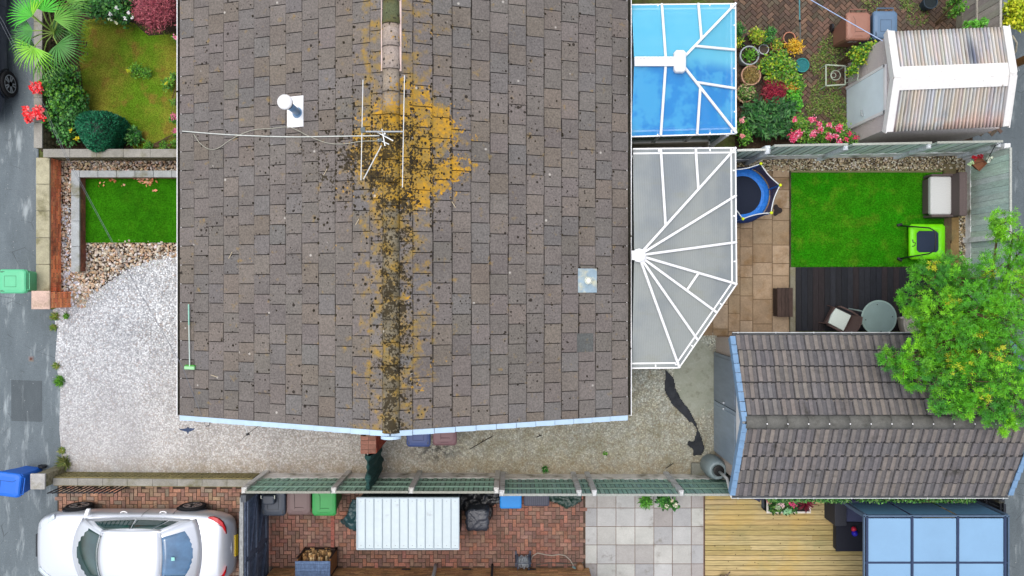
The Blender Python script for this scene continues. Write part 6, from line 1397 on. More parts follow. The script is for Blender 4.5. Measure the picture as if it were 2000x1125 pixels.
def cable(label, px, c, r=.009, lift=.05):
    pts = []
    for i, (x, y) in enumerate(px):
        q = on_roof(x, y, -1 if x < 762 else 1); pts.append((q[0], q[1], q[2] + lift))
    # smooth
    out = []
    for i in range(len(pts) - 1):
        p0, p1, p2, p3 = (Vector(pts[max(0, i - 1)]), Vector(pts[i]), Vector(pts[i + 1]), Vector(pts[min(len(pts) - 1, i + 2)]))
        for k in range(6):
            s = k / 6; out.append(.5 * ((2 * p1) + (p2 - p0) * s + (2 * p0 - 5 * p1 + 4 * p2 - p3) * s * s + (3 * p1 - p0 - 3 * p2 + p3) * s ** 3))
    out.append(Vector(pts[-1])); o = pts[0]; b = MB(o, c); b.tube(out, r, 5); b.smooth = True; tag(b.build('aerial_cable', M_attr), label, 'cable')
cable('straight white aerial cable running from left gutter to the aerial', [(358, 257), (450, 264), (560, 268), (660, 267), (742, 266)], S(226, 230, 222), .011)
cable('slack grey aerial cable looping across the left roof slope', [(380, 262), (392, 280), (410, 292), (428, 290), (450, 275), (475, 262), (500, 254), (530, 252), (558, 249), (575, 252), (605, 267), (640, 280), (672, 282), (705, 277), (738, 276)], S(176, 174, 158), .008)
t = thing('broom', 'pale green handled broom lying near the bottom left of the tiled roof', 'broom', on_roof(374, 722, -1)); 
a = Vector(on_roof(373, 594, -1)) + nL * .07; c = Vector(on_roof(375, 718, -1)) + nL * .07; m_ = a.lerp(c, .33)
b = MB(t.location, S(150, 206, 186)); b.tube([a, m_], .017, 8); h = b.build('handle', M_plas, t); b = MB(t.location, S(206, 226, 216)); b.tube([m_, c], .012, 8); b.build('lower_handle', M_plas, t)
b = MB(t.location, S(166, 222, 166)); b.beam(c - sL * .14 + nL * .0, c + sL * .14, .07, .05, up=tuple(nL)); b.build('head', M_plas, t, bevel=.015)
b = MB(t.location, S(84, 160, 70)); b.beam(c - sL * .13 + Vector((0, .04, 0)) - nL * .02, c + sL * .13 + Vector((0, .04, 0)) - nL * .02, .05, .05, up=tuple(nL)); b.build('bristles', M_fab, t)
# straws and debris on roof
for (p_, q_, lb) in (((448, 505), (455, 492), 'pale straw lying alone in the middle of the left roof slope'), ((413, 732), (426, 736), 'pale straw lying just right of the broom head on the roof'), ((633, 343), (640, 330), 'pale straw left of the slanting aerial rod near the lichen'), ((883, 394), (890, 406), 'pale straw on the right slope below the orange lichen'), ((695, 440), (702, 428), 'pale straw on the left slope below the aerial rods')):
    a = Vector(on_roof(*p_, -1 if p_[0] < 762 else 1)) + Vector((0, 0, .04)); c = Vector(on_roof(*q_, -1 if p_[0] < 762 else 1)) + Vector((0, 0, .045)); b = MB(a, S(206, 190, 160)); b.tube([a, c], .008, 4)
    tag(b.build('straw', M_attr), lb, 'straw', group='straws on the roof tiles')
# telephone wires to the gable
t = thing('telephone_wire', 'pair of thin dark wires sagging over the gravel drive to the gable', 'wire', U(405, 833, 2.6))
for k, o in enumerate((0, .07)):
    b = MB(t.location, S(120, 124, 130)); P_ = [(-330, -480, 6.8), (0, 42, 5.2), (60, 160, 4.9), (125, 300, 4.5), (250, 532, 3.8), (355, 715, 3.25), (402, 833, 2.62)]; b.tube([(q[0] + o * (1 - i / 6), q[1], q[2]) for i, q in enumerate([U(*p) for p in P_])], .0035, 4); b.build('wire', M_attr, t)
b = MB(t.location, S(60, 66, 74)); b.tube([U(402, 833, 2.62), U(409, 831, 2.55), U(411, 822, 2.5), U(408, 817, 2.45)], .009, 5); b.build('hook', M_attr, t)
t = thing('wall_aerial', 'small black and white rod aerial beside the gable verge caps', 'aerial', U(483, 848, 2.3))
b = MB(t.location, S(220, 222, 220)); b.tube([U(478, 826, 2.4), U(483, 846, 2.35)], .011, 6); b.build('arm', M_attr, t); b = MB(t.location, S(40, 38, 38)); b.tube([U(505, 832, 2.4), U(484, 847, 2.35), U(466, 864, 2.3)], .008, 5, r1=.003); b.obox(U(484, 848, 2.35), (.06, .05, .05), .3); b.build('rods', M_attr, t)
# bird gliding over the gravel
t = thing('bird', 'small blue grey bird gliding low over the gravel by the roof corner', 'bird', U(367, 839, 2.9)); s0 = (H - 2.9) / F
b = MB(t.location); q = t.location; col_ = S(70, 84, 112)
out_ = [(-16, -3), (-13, -2.2), (-9, -1.8), (-5, -2.6), (-1.5, -3), (2, -2.4), (6, -3.4), (10, -2.8), (14, -3.2), (16.5, -3.6), (14, -1), (10, 1.5), (6, 3.2), (2.2, 4), (.8, 6), (-.6, 6.4), (-1.5, 4.2), (-6, 2.6), (-11, .6), (-14, -1.2)]
b.rings([[(q[0] + x * s0, q[1] - y * s0, q[2] + abs(x) * .004 + z) for x, y in out_[::-1]] for z in (-.01, .01)], col_); b.build('wings', mat('feather', attr=True, n=(30, .3), rough=.9), t)
b = MB(t.location, S(54, 64, 88)); b.rings([[(q[0] + r * math.cos(2 * PI * k / 10), q[1] + y, q[2] + r * .8 * math.sin(2 * PI * k / 10)) for k in range(10)] for r, y in ((.005, .06), (.022, .04), (.032, 0), (.028, -.04), (.018, -.06), (.016, -.08), (.004, -.10))]); b.smooth = True; b.build('body', MATS['feather'], t)
# drain cover on the pavement
t = thing('stopcock_cover', 'tiny rusty stopcock cover set in the asphalt pavement', 'cover', U(61, 701)); b = MB(t.location, S(132, 126, 126)); a = U(56, 706); c = U(66, 696); b.box(a[0], a[1], 0, c[0], c[1], .006); b.build('frame', M_conc, t); b = MB(t.location, S(118, 84, 78)); b.box(a[0] + .03, a[1] + .03, .006, c[0] - .03, c[1] - .03, .009)
for k in range(3): b.box(a[0] + .035, a[1] + .038 + k * .02, .009, c[0] - .035, a[1] + .045 + k * .02, .011, S(90, 70, 66))
b.build('lid', M_conc, t)

# ---------------------------------------------------------------- plants
G1 = [S(72, 134, 34), S(96, 162, 44), S(54, 108, 30), S(124, 184, 56)]; G2 = [S(48, 112, 44), S(70, 138, 54), S(38, 88, 40), S(98, 160, 70)]
YG = [S(170, 196, 40), S(140, 186, 44), S(198, 206, 52), S(110, 160, 40)]; PK = [S(238, 110, 150), S(226, 70, 110), S(250, 170, 190), S(216, 60, 100)]
def shrub(label, cat, blobs, ln, wd, cols, n, name='shrub', stems=True, flowers=None, group=None, shell=.3, z0=0.0):
    """blobs: (px, py, z, radius_px, height)"""
    x, y, _ = U(blobs[0][0], blobs[0][1], blobs[0][2]); t = thing(name, label, cat, (x, y, z0), group=group); b = MB(t.location); tot = sum(q[3] ** 2 for q in blobs); sb = MB(t.location, S(98, 84, 58))
    for (px, py, z, r, h) in blobs:
        c = U(px, py, z); rr = r * (H - z) / F; k = int(n * r * r / tot); leaves(b, blob_pts(c, (rr, rr, h), k, shell), ln, wd, cols, droop=.2)
        for _ in range(5): e_ = (c[0] + ru(-.8, .8) * rr, c[1] + ru(-.8, .8) * rr, c[2] + ru(0, .6) * h); sb.tube([(x + ru(-.03, .03), y + ru(-.03, .03), z0), ((x + e_[0]) / 2, (y + e_[1]) / 2, z0 + (e_[2] - z0) * .6), e_], .012, 4, r1=.004)
    b.build('foliage', M_leaf, t)
    if stems: sb.build('stem', M_bark, t)
    if flowers:
        for (px, py, z, r, cc, k) in flowers: fb = MB(t.location); c = U(px, py, z); rr = r * (H - z) / F; leaves(fb, blob_pts(c, (rr, rr, rr * .7), k, .2), .045, .045, cc); fb.build('flower_head', M_petal, t)
    return t
shrub('mixed green leafy shrub under the palm beside the pavement wall', 'shrub', [(104, 170, .6, 26, .35), (125, 150, .6, 26, .3), (140, 185, .5, 24, .3), (118, 205, .6, 24, .3)], .10, .055, G1 + G2, 2600)
shrub('dark green spreading shrub between the pavement wall and conical bush', 'shrub', [(140, 225, .5, 26, .3), (110, 240, .5, 22, .3), (130, 262, .4, 24, .25), (152, 205, .4, 20, .22)], .09, .05, G2, 2200, flowers=[(150, 270, .6, 5, [S(220, 200, 40)], 18), (137, 255, .6, 4, [S(220, 200, 40)], 12)])
shrub('dark leafy shrub with white flowers between palm and red maple', 'shrub', [(215, 15, .6, 24, .35), (240, 28, .5, 20, .3), (192, 18, .6, 22, .35), (170, 5, .6, 24, .35), (235, -10, .6, 24, .35)], .09, .06, G2 + [S(60, 120, 60)], 2600, flowers=[(227, 16, .9, 3, [S(245, 245, 245)], 12), (215, 27, .9, 3, [S(245, 245, 245)], 12), (243, 36, .8, 3, [S(245, 245, 245)], 12), (251, 25, .8, 3, [S(245, 245, 245)], 12), (226, 44, .7, 3, [S(235, 240, 200)], 10), (214, 37, .7, 2.5, [S(235, 240, 200)], 10), (259, 35, .7, 2.5, [S(245, 245, 245)], 8)])
shrub('dusky red Japanese maple beside the white gutter', 'maple', [(292, 14, 1.0, 30, .4), (318, 25, 1.0, 26, .35), (300, 42, .9, 22, .3), (325, -5, 1.0, 30, .4), (338, 30, .9, 14, .3), (275, 30, .9, 16, .25)], .085, .018, [S(178, 84, 96), S(150, 62, 78), S(200, 108, 116), S(126, 52, 64)], 6500, name='japanese_maple')
shrub('low bushy green plant in the middle of the mossy lawn', 'plant', [(266, 138, .12, 16, .12), (286, 142, .12, 12, .1)], .06, .025, G1, 420, flowers=[(250, 137, .2, 4, [S(210, 220, 50)], 16)], name='plant')
shrub('dark rosette plant right of the conical bush', 'plant', [(262, 266, .2, 17, .14), (245, 262, .2, 12, .12)], .12, .05, G2, 420, name='plant')
shrub('pale green plant at the lawn edge under the gutter', 'plant', [(340, 150, .3, 9, .2), (328, 165, .2, 12, .12), (342, 200, .3, 8, .2)], .07, .035, G1, 420, name='plant', flowers=[(325, 163, .3, 4, [S(214, 216, 60)], 14)])
shrub('pink rose bush peeping out below the left gutter', 'rose bush', [(343, 75, .6, 5, .2), (342, 235, .6, 7, .25)], .06, .035, G1, 200, name='rose_bush', flowers=[(343, 73, .8, 6, PK[:1] + [S(240, 160, 180)], 30), (340, 228, .8, 8, [S(214, 110, 140)], 40), (342, 255, .8, 7, [S(214, 110, 140)], 30)])
shrub('low weedy fringe along the lawn beside the coped wall', 'plant', [(290, 285, .1, 10, .08), (320, 284, .1, 10, .08), (342, 280, .15, 9, .1), (345, 262, .1, 8, .1)], .06, .03, G1, 500, name='plant')
# red geraniums on the wall
for (px, py, r, lb) in ((69, 172, 13, 'small bright red geranium head leaning over the pavement wall'), (66, 224, 20, 'large bright red geranium cluster over the pavement wall')):
    x, y, _ = U(px, py, .9); t = thing('geranium', lb, 'geranium', (x + .1, y, .6)); b = MB(t.location); rr = r * .0125
    for _ in range(7 if r < 15 else 13): leaves(b, blob_pts((x + ru(-.7, .9) * rr, y + ru(-.6, .6) * rr, .95), (.08, .08, .05), 40, .3), .065, .065, [S(250, 56, 56), S(244, 40, 50), S(255, 130, 130)])
    b.build('flower_head', M_petal, t); b = MB(t.location); leaves(b, blob_pts((x + .22, y, .75), (.16, .12, .1), 90), .07, .06, G1); b.build('leaves', M_leaf, t); b = MB(t.location, S(90, 110, 50)); b.tube([(x + .3, y, .4), (x + .1, y, .8), (x, y, .93)], .01, 5); b.build('stem', M_leaf, t)
# clipped conical conifer with flat faceted top
t = thing('clipped_conifer', 'dense dark green clipped conical conifer at the lawn corner', 'conifer', (*U(200, 258, .5)[:2], 0)); b = MB(t.location); cx_, cy_, _ = U(205, 258, .4)
core = MB(t.location, S(24, 60, 44)); core.lathe((cx_, cy_, 0), [(.28, 0), (.42, .15), (.44, .45), (.40, .8), (.24, .95), (.05, .98)], 14); core.build('inner_growth', M_leaf, t)
CG = [S(40, 128, 88), S(32, 108, 76), S(58, 152, 104), S(26, 88, 64)]
for _ in range(9000):
    z = ru(.03, 1.06); a = ru(0, 2 * PI); rr = (.47 + .06 * math.sin(3 * a)) * (1 if z < .75 else 1 - ((z - .75) / .34) ** 2 * .95) * (.85 + .15 * min(1, z / .15)) if z < 1.03 else ru(0, .25)
    rr = max(rr, .02); c = vary(random.choice(CG), .25); p0 = Vector((cx_ + rr * math.cos(a), cy_ + rr * math.sin(a), z)); d = Vector((math.cos(a) * .6 + random.gauss(0, .5), math.sin(a) * .6 + random.gauss(0, .5), .6 + random.gauss(0, .3))).normalized() * ru(.04, .075); s = d.cross(Vector((rnd(), rnd(), rnd()))).normalized() * .017
    b.add([p0 - s, p0 + s, p0 + d], [(0, 1, 2)], c)
b.build('foliage', M_leaf, t)
# fan palm
t = thing('palm_tree', 'bright green fan palm leaning over the pavement wall', 'palm tree', (*U(108, 68, .3)[:2], 0)); kx, ky, kz = U(103, 62, 1.7)
b = MB(t.location, S(110, 84, 58)); b.tube([(t.location[0], t.location[1], 0), ((kx + t.location[0]) / 2, (ky + t.location[1]) / 2, .9), (kx, ky, kz - .1)], .13, 10, r1=.11)
for k in range(60): a = ru(0, 6.28); z = ru(.3, 1.6); b.beam((kx + .1 * math.cos(a), ky + .1 * math.sin(a), z), (kx + .2 * math.cos(a), ky + .2 * math.sin(a), z + .12), .03, .01, vary(S(150, 110, 76), .25))
b.build('trunk', M_bark, t)
def fan(px, py, z, rad, face, spread, c, tilt, n=34):
    """palm leaf hub at picture point; face = direction (deg, world) the leaf points"""
    h = Vector(U(px, py, z)); b = MB(t.location); f = R(face); fd = Vector((math.cos(f), math.sin(f), 0)); sd_ = Vector((-fd.y, fd.x, 0)); ax = Matrix.Rotation(R(tilt), 3, sd_)
    for i in range(n):
        a = R(-spread / 2 + spread * i / (n - 1)); d = fd * math.cos(a) + sd_ * math.sin(a); d = ax @ d; rr = rad * (1 - .22 * abs(a / R(180)) ** 1.3) * ru(.92, 1.05)
        s = Vector((-d.y, d.x, 0)).normalized() * (rad * R(spread) / n * .26); up = Vector((0, 0, .012 if i % 2 else -.006)); cc = vary(c, .14, .05)
        m1 = h + d * rr * .30 + up; m2 = h + d * rr * .68 + up - Vector((0, 0, .02)); e = h + d * rr + Vector((0, 0, -.16 * rr - ru(0, .1)))
        b.add([h, m1 + s * .75, m1 - s * .75, m2 + s * .5, m2 - s * .5, e + s * .08, e - s * .08], [(0, 2, 1), (1, 2, 4, 3), (3, 4, 6, 5)], cc)
        b.add([m1 + up * .4, m2 + s * .06 + up * .4, e, m2 - s * .06 + up * .4], [(0, 1, 2, 3)], tuple(min(1, v * 1.5) for v in cc))
    o = b.build('frond', M_leaf, t)
    b = MB(t.location, S(130, 160, 70)); b.tube([(kx, ky, kz - .05), tuple((Vector((kx, ky, kz)) + h) / 2 + Vector((0, 0, .06))), h], .014, 5); b.build('leaf_stalk', M_leaf, o)
GA, GB, GC_, GD = S(66, 184, 30), S(100, 204, 30), S(130, 200, 44), S(44, 124, 36)
for a in ((62, 32, 2.0, .66, 135, 150, GA, -6, 24), (84, 22, 2.2, .60, 75, 150, GA, 4, 22), (64, 60, 1.9, .56, 190, 130, S(66, 150, 50), -2, 22), (66, 92, 1.85, .62, 245, 180, GC_, -4, 26), (112, 86, 1.8, .66, 310, 170, S(62, 130, 44), 2, 26), (106, 38, 2.2, .60, 25, 120, S(96, 160, 44), 8, 20), (128, 28, 1.9, .58, 350, 140, S(80, 140, 48), -8, 22), (132, 4, 1.9, .56, 50, 140, S(104, 164, 50), 0, 20), (95, -8, 2.0, .6, 100, 200, GA, 4, 26), (64, 30, 2.3, .50, 84, 36, S(140, 206, 30), 6, 8), (85, 105, 1.5, .80, 292, 80, S(80, 124, 50), -22, 16), (100, 48, 1.6, .66, 350, 120, S(60, 110, 44), -20, 20), (60, 75, 1.6, .60, 225, 140, S(60, 120, 44), -15, 20), (125, 60, 1.5, .62, 330, 140, S(60, 110, 40), -20, 20)): fan(*a[:-1], int(a[-1] * .85))
# small weeds along the pavement / drive edge
WC = [S(150, 160, 70), S(110, 150, 50), S(170, 160, 96), S(90, 130, 44)]
for (px, py, r, n, cc, lb) in ((106, 618, 9, 150, WC, 'straggly yellowing weeds at the foot of the brick pillar'), (128, 617, 6, 90, G1, 'small green weed on the gravel below the pillar'), (104, 640, 7, 100, WC, 'dry yellow grass tuft on the pavement edge'), (116, 744, 11, 220, G1, 'bright green grass tuft at the drive edge'), (109, 715, 7, 90, WC, 'thin dry weeds on the pavement edge above the bright green tuft'), (124, 905, 16, 300, [S(110, 130, 60), S(150, 150, 90), S(86, 104, 50)], 'spiky green brown tuft beside the stone pillar'), (120, 880, 7, 90, WC, 'small yellow green weed above the stone pillar'), (1064, 917, 7, 90, G2, 'dark green weed at the foot of the green fence'), (1182, 886, 4, 30, G1, 'tiny weed in the mossy side passage')):
    x, y, _ = U(px, py, .05); b = MB((x, y, 0)); rr = r / 77
    for _ in range(n):
        a = ru(0, 6.28); q = rr * rnd() * .6; p0 = Vector((x + q * math.cos(a), y + q * math.sin(a), 0)); l = ru(.05, .05 + rr * .8); d = Vector((math.cos(a + ru(-.6, .6)) * .7, math.sin(a + ru(-.6, .6)) * .7, ru(.3, 1))).normalized() * l; s = Vector((-d.y, d.x, 0)).normalized() * .008; b.add([p0 - s, p0 + s, p0 + d * .6 + s * .8, p0 + d, p0 + d * .6 - s * .8], [(0, 1, 2, 3, 4)], vary(random.choice(cc), .2))
    tag(b.build('weed', M_leaf), lb, 'weed')
# terracotta coloured dead leaves by the inner wall
b = MB((-9.3, 2.6, 0)); leaves(b, [(U(px, 0)[0] + ru(-.1, .1), U(0, py)[1] + ru(-.05, .05), .07) for px, py, k in ((220, 352, 8), (275, 352, 14), (292, 358, 10), (308, 372, 3), (245, 362, 2), (200, 360, 4), (300, 350, 8)) for _ in range(k)], .10, .07, [S(222, 150, 104), S(200, 120, 76), S(230, 180, 140)], droop=-.1); tag(b.build('fallen_leaves', M_leaf), 'scatter of orange brown fallen leaves along the raised bed wall', 'leaves', kind='stuff')

# pots in the upper garden
def pot(label, px, py, r_px, h, c, soil=S(60, 48, 38), plant=None, name='plant_pot'):
    x, y, _ = U(px, py, h); r = r_px * (H - h) / F; t = thing(name, label, 'plant pot', (x, y, 0), group='pots on the herringbone patio')
    b = MB(t.location, c); b.lathe((x, y, 0), [(r * .68, 0), (r * .9, h * .8), (r * 1.0, h * .82), (r * 1.0, h), (r * .88, h), (r * .86, h * .86)], 28, cap1=False); b.smooth = False; b.build('pot', mat('glazed_pot', attr=True, rough=.6, n=(8, .12), n2=(40, .06)), t)
    b = MB(t.location, soil); b.lathe((x, y, h * .84), [(r * .87, 0), (r * .87, .01)], 20); b.build('soil', M_stone, t)
    if plant: cols, n, ln, wd, hh, f = plant; b = MB(t.location); leaves(b, blob_pts((x, y, h * .9 + hh * .4), (r * f, r * f, hh), n, .1), ln, wd, cols, droop=.4); b.build('foliage', M_leaf, t)
    return t
pot('large pale grey round pot with leafy green seedlings by the blue conservatory', 1464, 108, 19, .42, S(176, 184, 186), plant=(G1, 160, .10, .04, .1, .75))
pot('terracotta pot full of dry straw coloured grass', 1467, 147, 19.5, .40, S(204, 158, 132), soil=S(120, 100, 60), plant=([S(170, 146, 82), S(150, 124, 66), S(190, 168, 104)], 420, .16, .012, .08, .8))
pot('terracotta pot of dark soil, upper right of the pot cluster', 1542, 74, 12, .32, S(206, 140, 112))
pot('small white pot beside the pale grey pot', 1492, 96, 10, .30, S(214, 220, 224), soil=S(90, 80, 70))
pot('dark plastic pot behind the pale grey pot', 1462, 79, 11, .28, S(44, 50, 56))
pot('terracotta pot holding a yellow green shrub', 1516, 88, 11, .34, S(206, 140, 100), plant=([S(150, 186, 60), S(190, 190, 60), S(110, 150, 50)], 260, .08, .035, .16, 1.3))
pot('terracotta pot with golden yellow foliage at the right of the cluster', 1551, 93, 11, .32, S(200, 150, 130), plant=([S(232, 186, 40), S(222, 168, 30), S(240, 204, 80)], 380, .10, .03, .16, 1.5))
pot('teal glazed bowl on the herringbone bricks', 1567, 127, 14, .22, S(40, 142, 138), soil=S(44, 120, 124))
pot('terracotta pot of trailing green and cream leaves near the conservatory gutter', 1456, 182, 18, .34, S(196, 150, 120), plant=([S(90, 140, 54), S(130, 170, 80), S(214, 196, 150), S(70, 110, 46)], 420, .09, .035, .14, 1.1))
pot('terracotta pot holding the crimson maple', 1510, 182, 17, .34, S(190, 140, 112), plant=([S(136, 24, 52), S(170, 36, 66), S(110, 20, 44), S(200, 60, 80)], 1500, .11, .014, .26, 1.5))
pot('brown pot with yellow flowers at the conservatory side', 1440, 82, 10, .35, S(150, 112, 88), plant=([S(220, 214, 50), S(130, 170, 50), S(90, 140, 40)], 220, .08, .04, .16, 1.2))
pot('black round pot at the top edge by the shed', 1818, 3, 14, .35, S(48, 64, 76), soil=S(34, 44, 48))
t = shrub('pale green bush in the middle of the pot cluster', 'shrub', [(1522, 118, .5, 22, .25), (1500, 125, .5, 18, .22), (1540, 132, .5, 18, .22), (1512, 146, .4, 18, .2), (1545, 155, .4, 22, .2), (1560, 168, .35, 14, .2)], .08, .045, G1 + YG[:2] + [S(140, 150, 90)], 2600)
shrub('yellow green feathery shrub above the pale grey pot', 'shrub', [(1482, 72, .5, 15, .25), (1472, 66, .5, 10, .2)], .08, .03, YG + [S(170, 150, 80)], 700)
shrub('blue green upright shrub between the pots near the top', 'shrub', [(1498, 72, .5, 14, .3), (1505, 62, .5, 9, .3)], .08, .025, G2, 700)
shrub('dark climber at the corner of the blue conservatory', 'shrub', [(1442, 60, .5, 12, .3)], .08, .03, G2, 360)
shrub('bright green clover leaved plant beside the crimson maple', 'plant', [(1548, 188, .35, 18, .2), (1556, 205, .3, 12, .15)], .07, .06, [S(84, 176, 40), S(64, 150, 34), S(120, 200, 60)], 620, name='plant')
shrub('orange and yellow flowering plant right of the crimson maple', 'plant', [(1546, 172, .4, 9, .15)], .07, .035, [S(216, 150, 50), S(190, 160, 50), S(110, 140, 50)], 240, name='plant')
shrub('large dark leaved shrub between the crimson maple and pale fence', 'shrub', [(1478, 222, .5, 28, .3), (1508, 225, .5, 30, .35), (1530, 215, .45, 22, .3), (1500, 250, .5, 26, .3), (1462, 245, .4, 20, .25), (1530, 250, .4, 20, .25)], .16, .05, [S(44, 96, 46), S(60, 120, 56), S(34, 78, 40), S(90, 146, 76)], 2600)
shrub('pale pink rose bush beside the blue conservatory corner', 'rose bush', [(1448, 250, .5, 16, .3), (1455, 270, .5, 14, .3)], .07, .04, G1, 420, name='rose_bush', flowers=[(1449, 235, .9, 6, [S(248, 180, 176), S(240, 160, 160)], 40), (1450, 266, .8, 4.5, [S(244, 160, 156)], 26)])
shrub('deep pink rose bush in full bloom against the pale fence', 'rose bush', [(1575, 262, .6, 26, .3), (1610, 262, .6, 26, .3), (1640, 258, .6, 22, .3), (1560, 240, .6, 18, .25)], .07, .04, G1 + YG[3:] + [S(140, 170, 70)], 1500, name='rose_bush', flowers=[(x, y, 1.0, r, PK, k) for x, y, r, k in ((1552, 233, 5, 30), (1586, 232, 8, 60), (1600, 241, 6, 34), (1620, 244, 5, 30), (1551, 265, 12, 120), (1562, 260, 8, 60), (1548, 272, 8, 60), (1602, 252, 8, 60), (1588, 262, 8, 60), (1638, 251, 9, 90), (1620, 267, 8, 70), (1632, 266, 6, 40), (1640, 277, 5, 30))])
shrub('dark pink rose at the shed corner by the fence', 'rose bush', [(1664, 272, .6, 12, .25)], .06, .035, G1, 160, name='rose_bush', flowers=[(1661, 261, .9, 5, PK[1:2] + PK[3:], 30), (1653, 272, .9, 4, PK[1:2], 20), (1672, 270, .9, 5, PK[3:], 26)])
shrub('yellow green climber in front of the shed wall', 'climber', [(1672, 102, 1.0, 13, .3), (1698, 94, 1.2, 13, .3), (1680, 118, 1.0, 12, .3), (1665, 138, .8, 10, .25)], .07, .04, YG + G1, 900)
# weeds over the herringbone patio
b = MB((8.2, 4.6, 0)); 
for (px, py, r, k) in ((1625, 95, 28, 420), (1605, 125, 26, 360), (1612, 185, 30, 600), (1630, 210, 24, 460), (1590, 210, 18, 220), (1642, 240, 14, 200), (1790, 30, 22, 160), (1855, 20, 16, 200), (1560, 245, 20, 200), (1700, 5, 20, 120), (1770, 8, 14, 120)):
    for _ in range(k):
        a = ru(0, 6.28); q = r * math.sqrt(rnd()); x, y, _z = U(px + q * math.cos(a), py + q * math.sin(a)); leaves(b, [(x, y, .015 + ru(0, .05))], .07, .022, [S(96, 130, 48), S(120, 146, 60), S(78, 112, 40), S(140, 150, 80)])
tag(b.build('patio_weeds', M_leaf), 'low weeds and grass spreading over the dark herringbone patio', 'weeds', kind='stuff')
shrub('bright yellow green shrub beyond the corrugated shed at the road', 'shrub', [(1985, 15, 1.2, 24, .4), (1972, 45, 1.1, 14, .3), (1995, 45, 1.1, 16, .3), (2010, 0, 1.2, 30, .4)], .09, .055, [S(196, 210, 30), S(170, 196, 30), S(216, 220, 50)], 2200)
shrub('ivy leaves spilling over the broad grey fence', 'ivy', [(1872, 20, 1.0, 10, .4), (1868, 0, .8, 10, .4)], .08, .05, G1, 300, name='ivy')
shrub('fresh green sprig behind the corrugated shed roof', 'plant', [(1905, 46, 1.8, 8, .12), (1920, 45, 1.8, 8, .12), (1889, 47, 1.7, 6, .1)], .07, .04, [S(110, 190, 60), S(90, 164, 50)], 320, name='plant')
shrub('green leafy plant in a pot hidden below the fence, left one', 'plant', [(1262, 978, .5, 12, .15)], .12, .03, [S(100, 170, 50), S(74, 140, 40)], 260, name='plant')
shrub('dark leaved plant with cream flowers below the fence', 'plant', [(1300, 980, .5, 14, .18), (1315, 985, .5, 10, .15), (1290, 976, .5, 8, .15)], .09, .055, G2, 460, name='plant', flowers=[(1320, 986, .65, 4, [S(236, 232, 210)], 24), (1302, 988, .65, 3, [S(236, 232, 210)], 16), (1312, 978, .6, 3, [S(230, 220, 190)], 12)])
b = MB((8.5, -4.9, 0)); 
for (xa_, xb_) in ((1500, 1660), (1672, 1900)): leaves(b, [(*U(ru(xa_, xb_), 975 + ru(-3, 4), 1.7)[:2], 1.55 + ru(0, .3)) for _ in range(900)], .06, .045, G2 + [S(120, 160, 90)])
tag(b.build('ivy', M_leaf), 'dark ivy growing along the fence top behind the garage', 'ivy', kind='stuff')
shrub('dark shrub with white flowers between fence and pergola screen', 'shrub', [(1830, 982, .5, 9, .2), (1850, 980, .5, 8, .2)], .07, .04, G2, 300, flowers=[(1848, 980, .7, 3, [S(240, 240, 236)], 16), (1862, 983, .7, 3, [S(240, 240, 236)], 16)])
# steel garden chair frame
t = thing('metal_chair', 'pale green ornate metal garden chair among weeds by the shed', 'chair', (*U(1632, 148, .3)[:2], 0)); MC = S(176, 188, 168); q = Vector(U(1632, 147, .42))
b = MB(t.location, MC); w_, d_ = .24, .26; cs = [q + Vector((x, y, 0)) for x, y in ((-w_, -d_), (w_, -d_ + .03), (w_, d_ - .03), (-w_, d_))]
for i in range(4): b.beam(cs[i], cs[(i + 1) % 4], .03, .015)
b.tube([q + Vector((.12 * math.cos(a), .12 * math.sin(a), 0)) for a in [2 * PI * k / 16 for k in range(17)]], .01, 5); b.tube([q + Vector((-.05 + .06 * math.cos(a), .06 * math.sin(a), 0)) for a in [2 * PI * k / 12 for k in range(13)]], .008, 5); b.build('seat', M_attr, t)
b = MB(t.location, MC)
for k in range(5): y = -.2 + .1 * k; b.beam(q + Vector((w_, y, 0)), q + Vector((w_ + .12, y, .42)), .012, .012)
b.tube([q + Vector((w_ + .12, -.24 + .06 * k, .42 + .05 * math.sin(PI * k / 8))) for k in range(9)], .015, 6)
for k in range(4): b.tube([q + Vector((w_ + .06, -.15 + .1 * k + .045 * math.cos(a), .2 + .07 * math.sin(a))) for a in [2 * PI * i / 10 for i in range(11)]], .007, 4)
b.build('backrest', M_attr, t)
for c in cs: b = MB(t.location, MC); b.beam(c, (c.x, c.y, 0), .022, .022, up=(0, 1, 0)); b.build('leg', M_attr, t)
# washing lines
t = thing('line_prop', 'pale teal clothes line prop over the herringbone patio', 'line prop', U(1562, 80, .6)); b = MB(t.location, S(150, 196, 196)); b.tube([U(1563, 80, .5), U(1562, 40, 1.2)], .02, 8); b.build('lower_pole', M_metal, t); b = MB(t.location, S(110, 176, 180)); b.tube([U(1562, 40, 1.2), U(1560, -70, 2.2)], .016, 8); b.build('upper_pole', M_plas, t); b = MB(t.location, S(30, 34, 40)); b.tube([U(1562, 42, 1.18), U(1562, 38, 1.22)], .026, 8); b.build('collar', M_plas, t)
t = thing('clothes_line', 'bright blue clothes line stretched to the corner of the shed', 'clothes line', (*U(1722, 78, 2.1)[:2], 2.1))
for o, c in ((0, S(60, 110, 214)), (.035, S(170, 190, 226))): b = MB(t.location, c); b.tube([U(1724, 80, 2.1 + o), U(1650, 38, 2.0 + o), U(1560, -14, 2.05 + o), U(1400, -110, 2.2 + o)], .011, 5); b.build('line', M_plas, t)
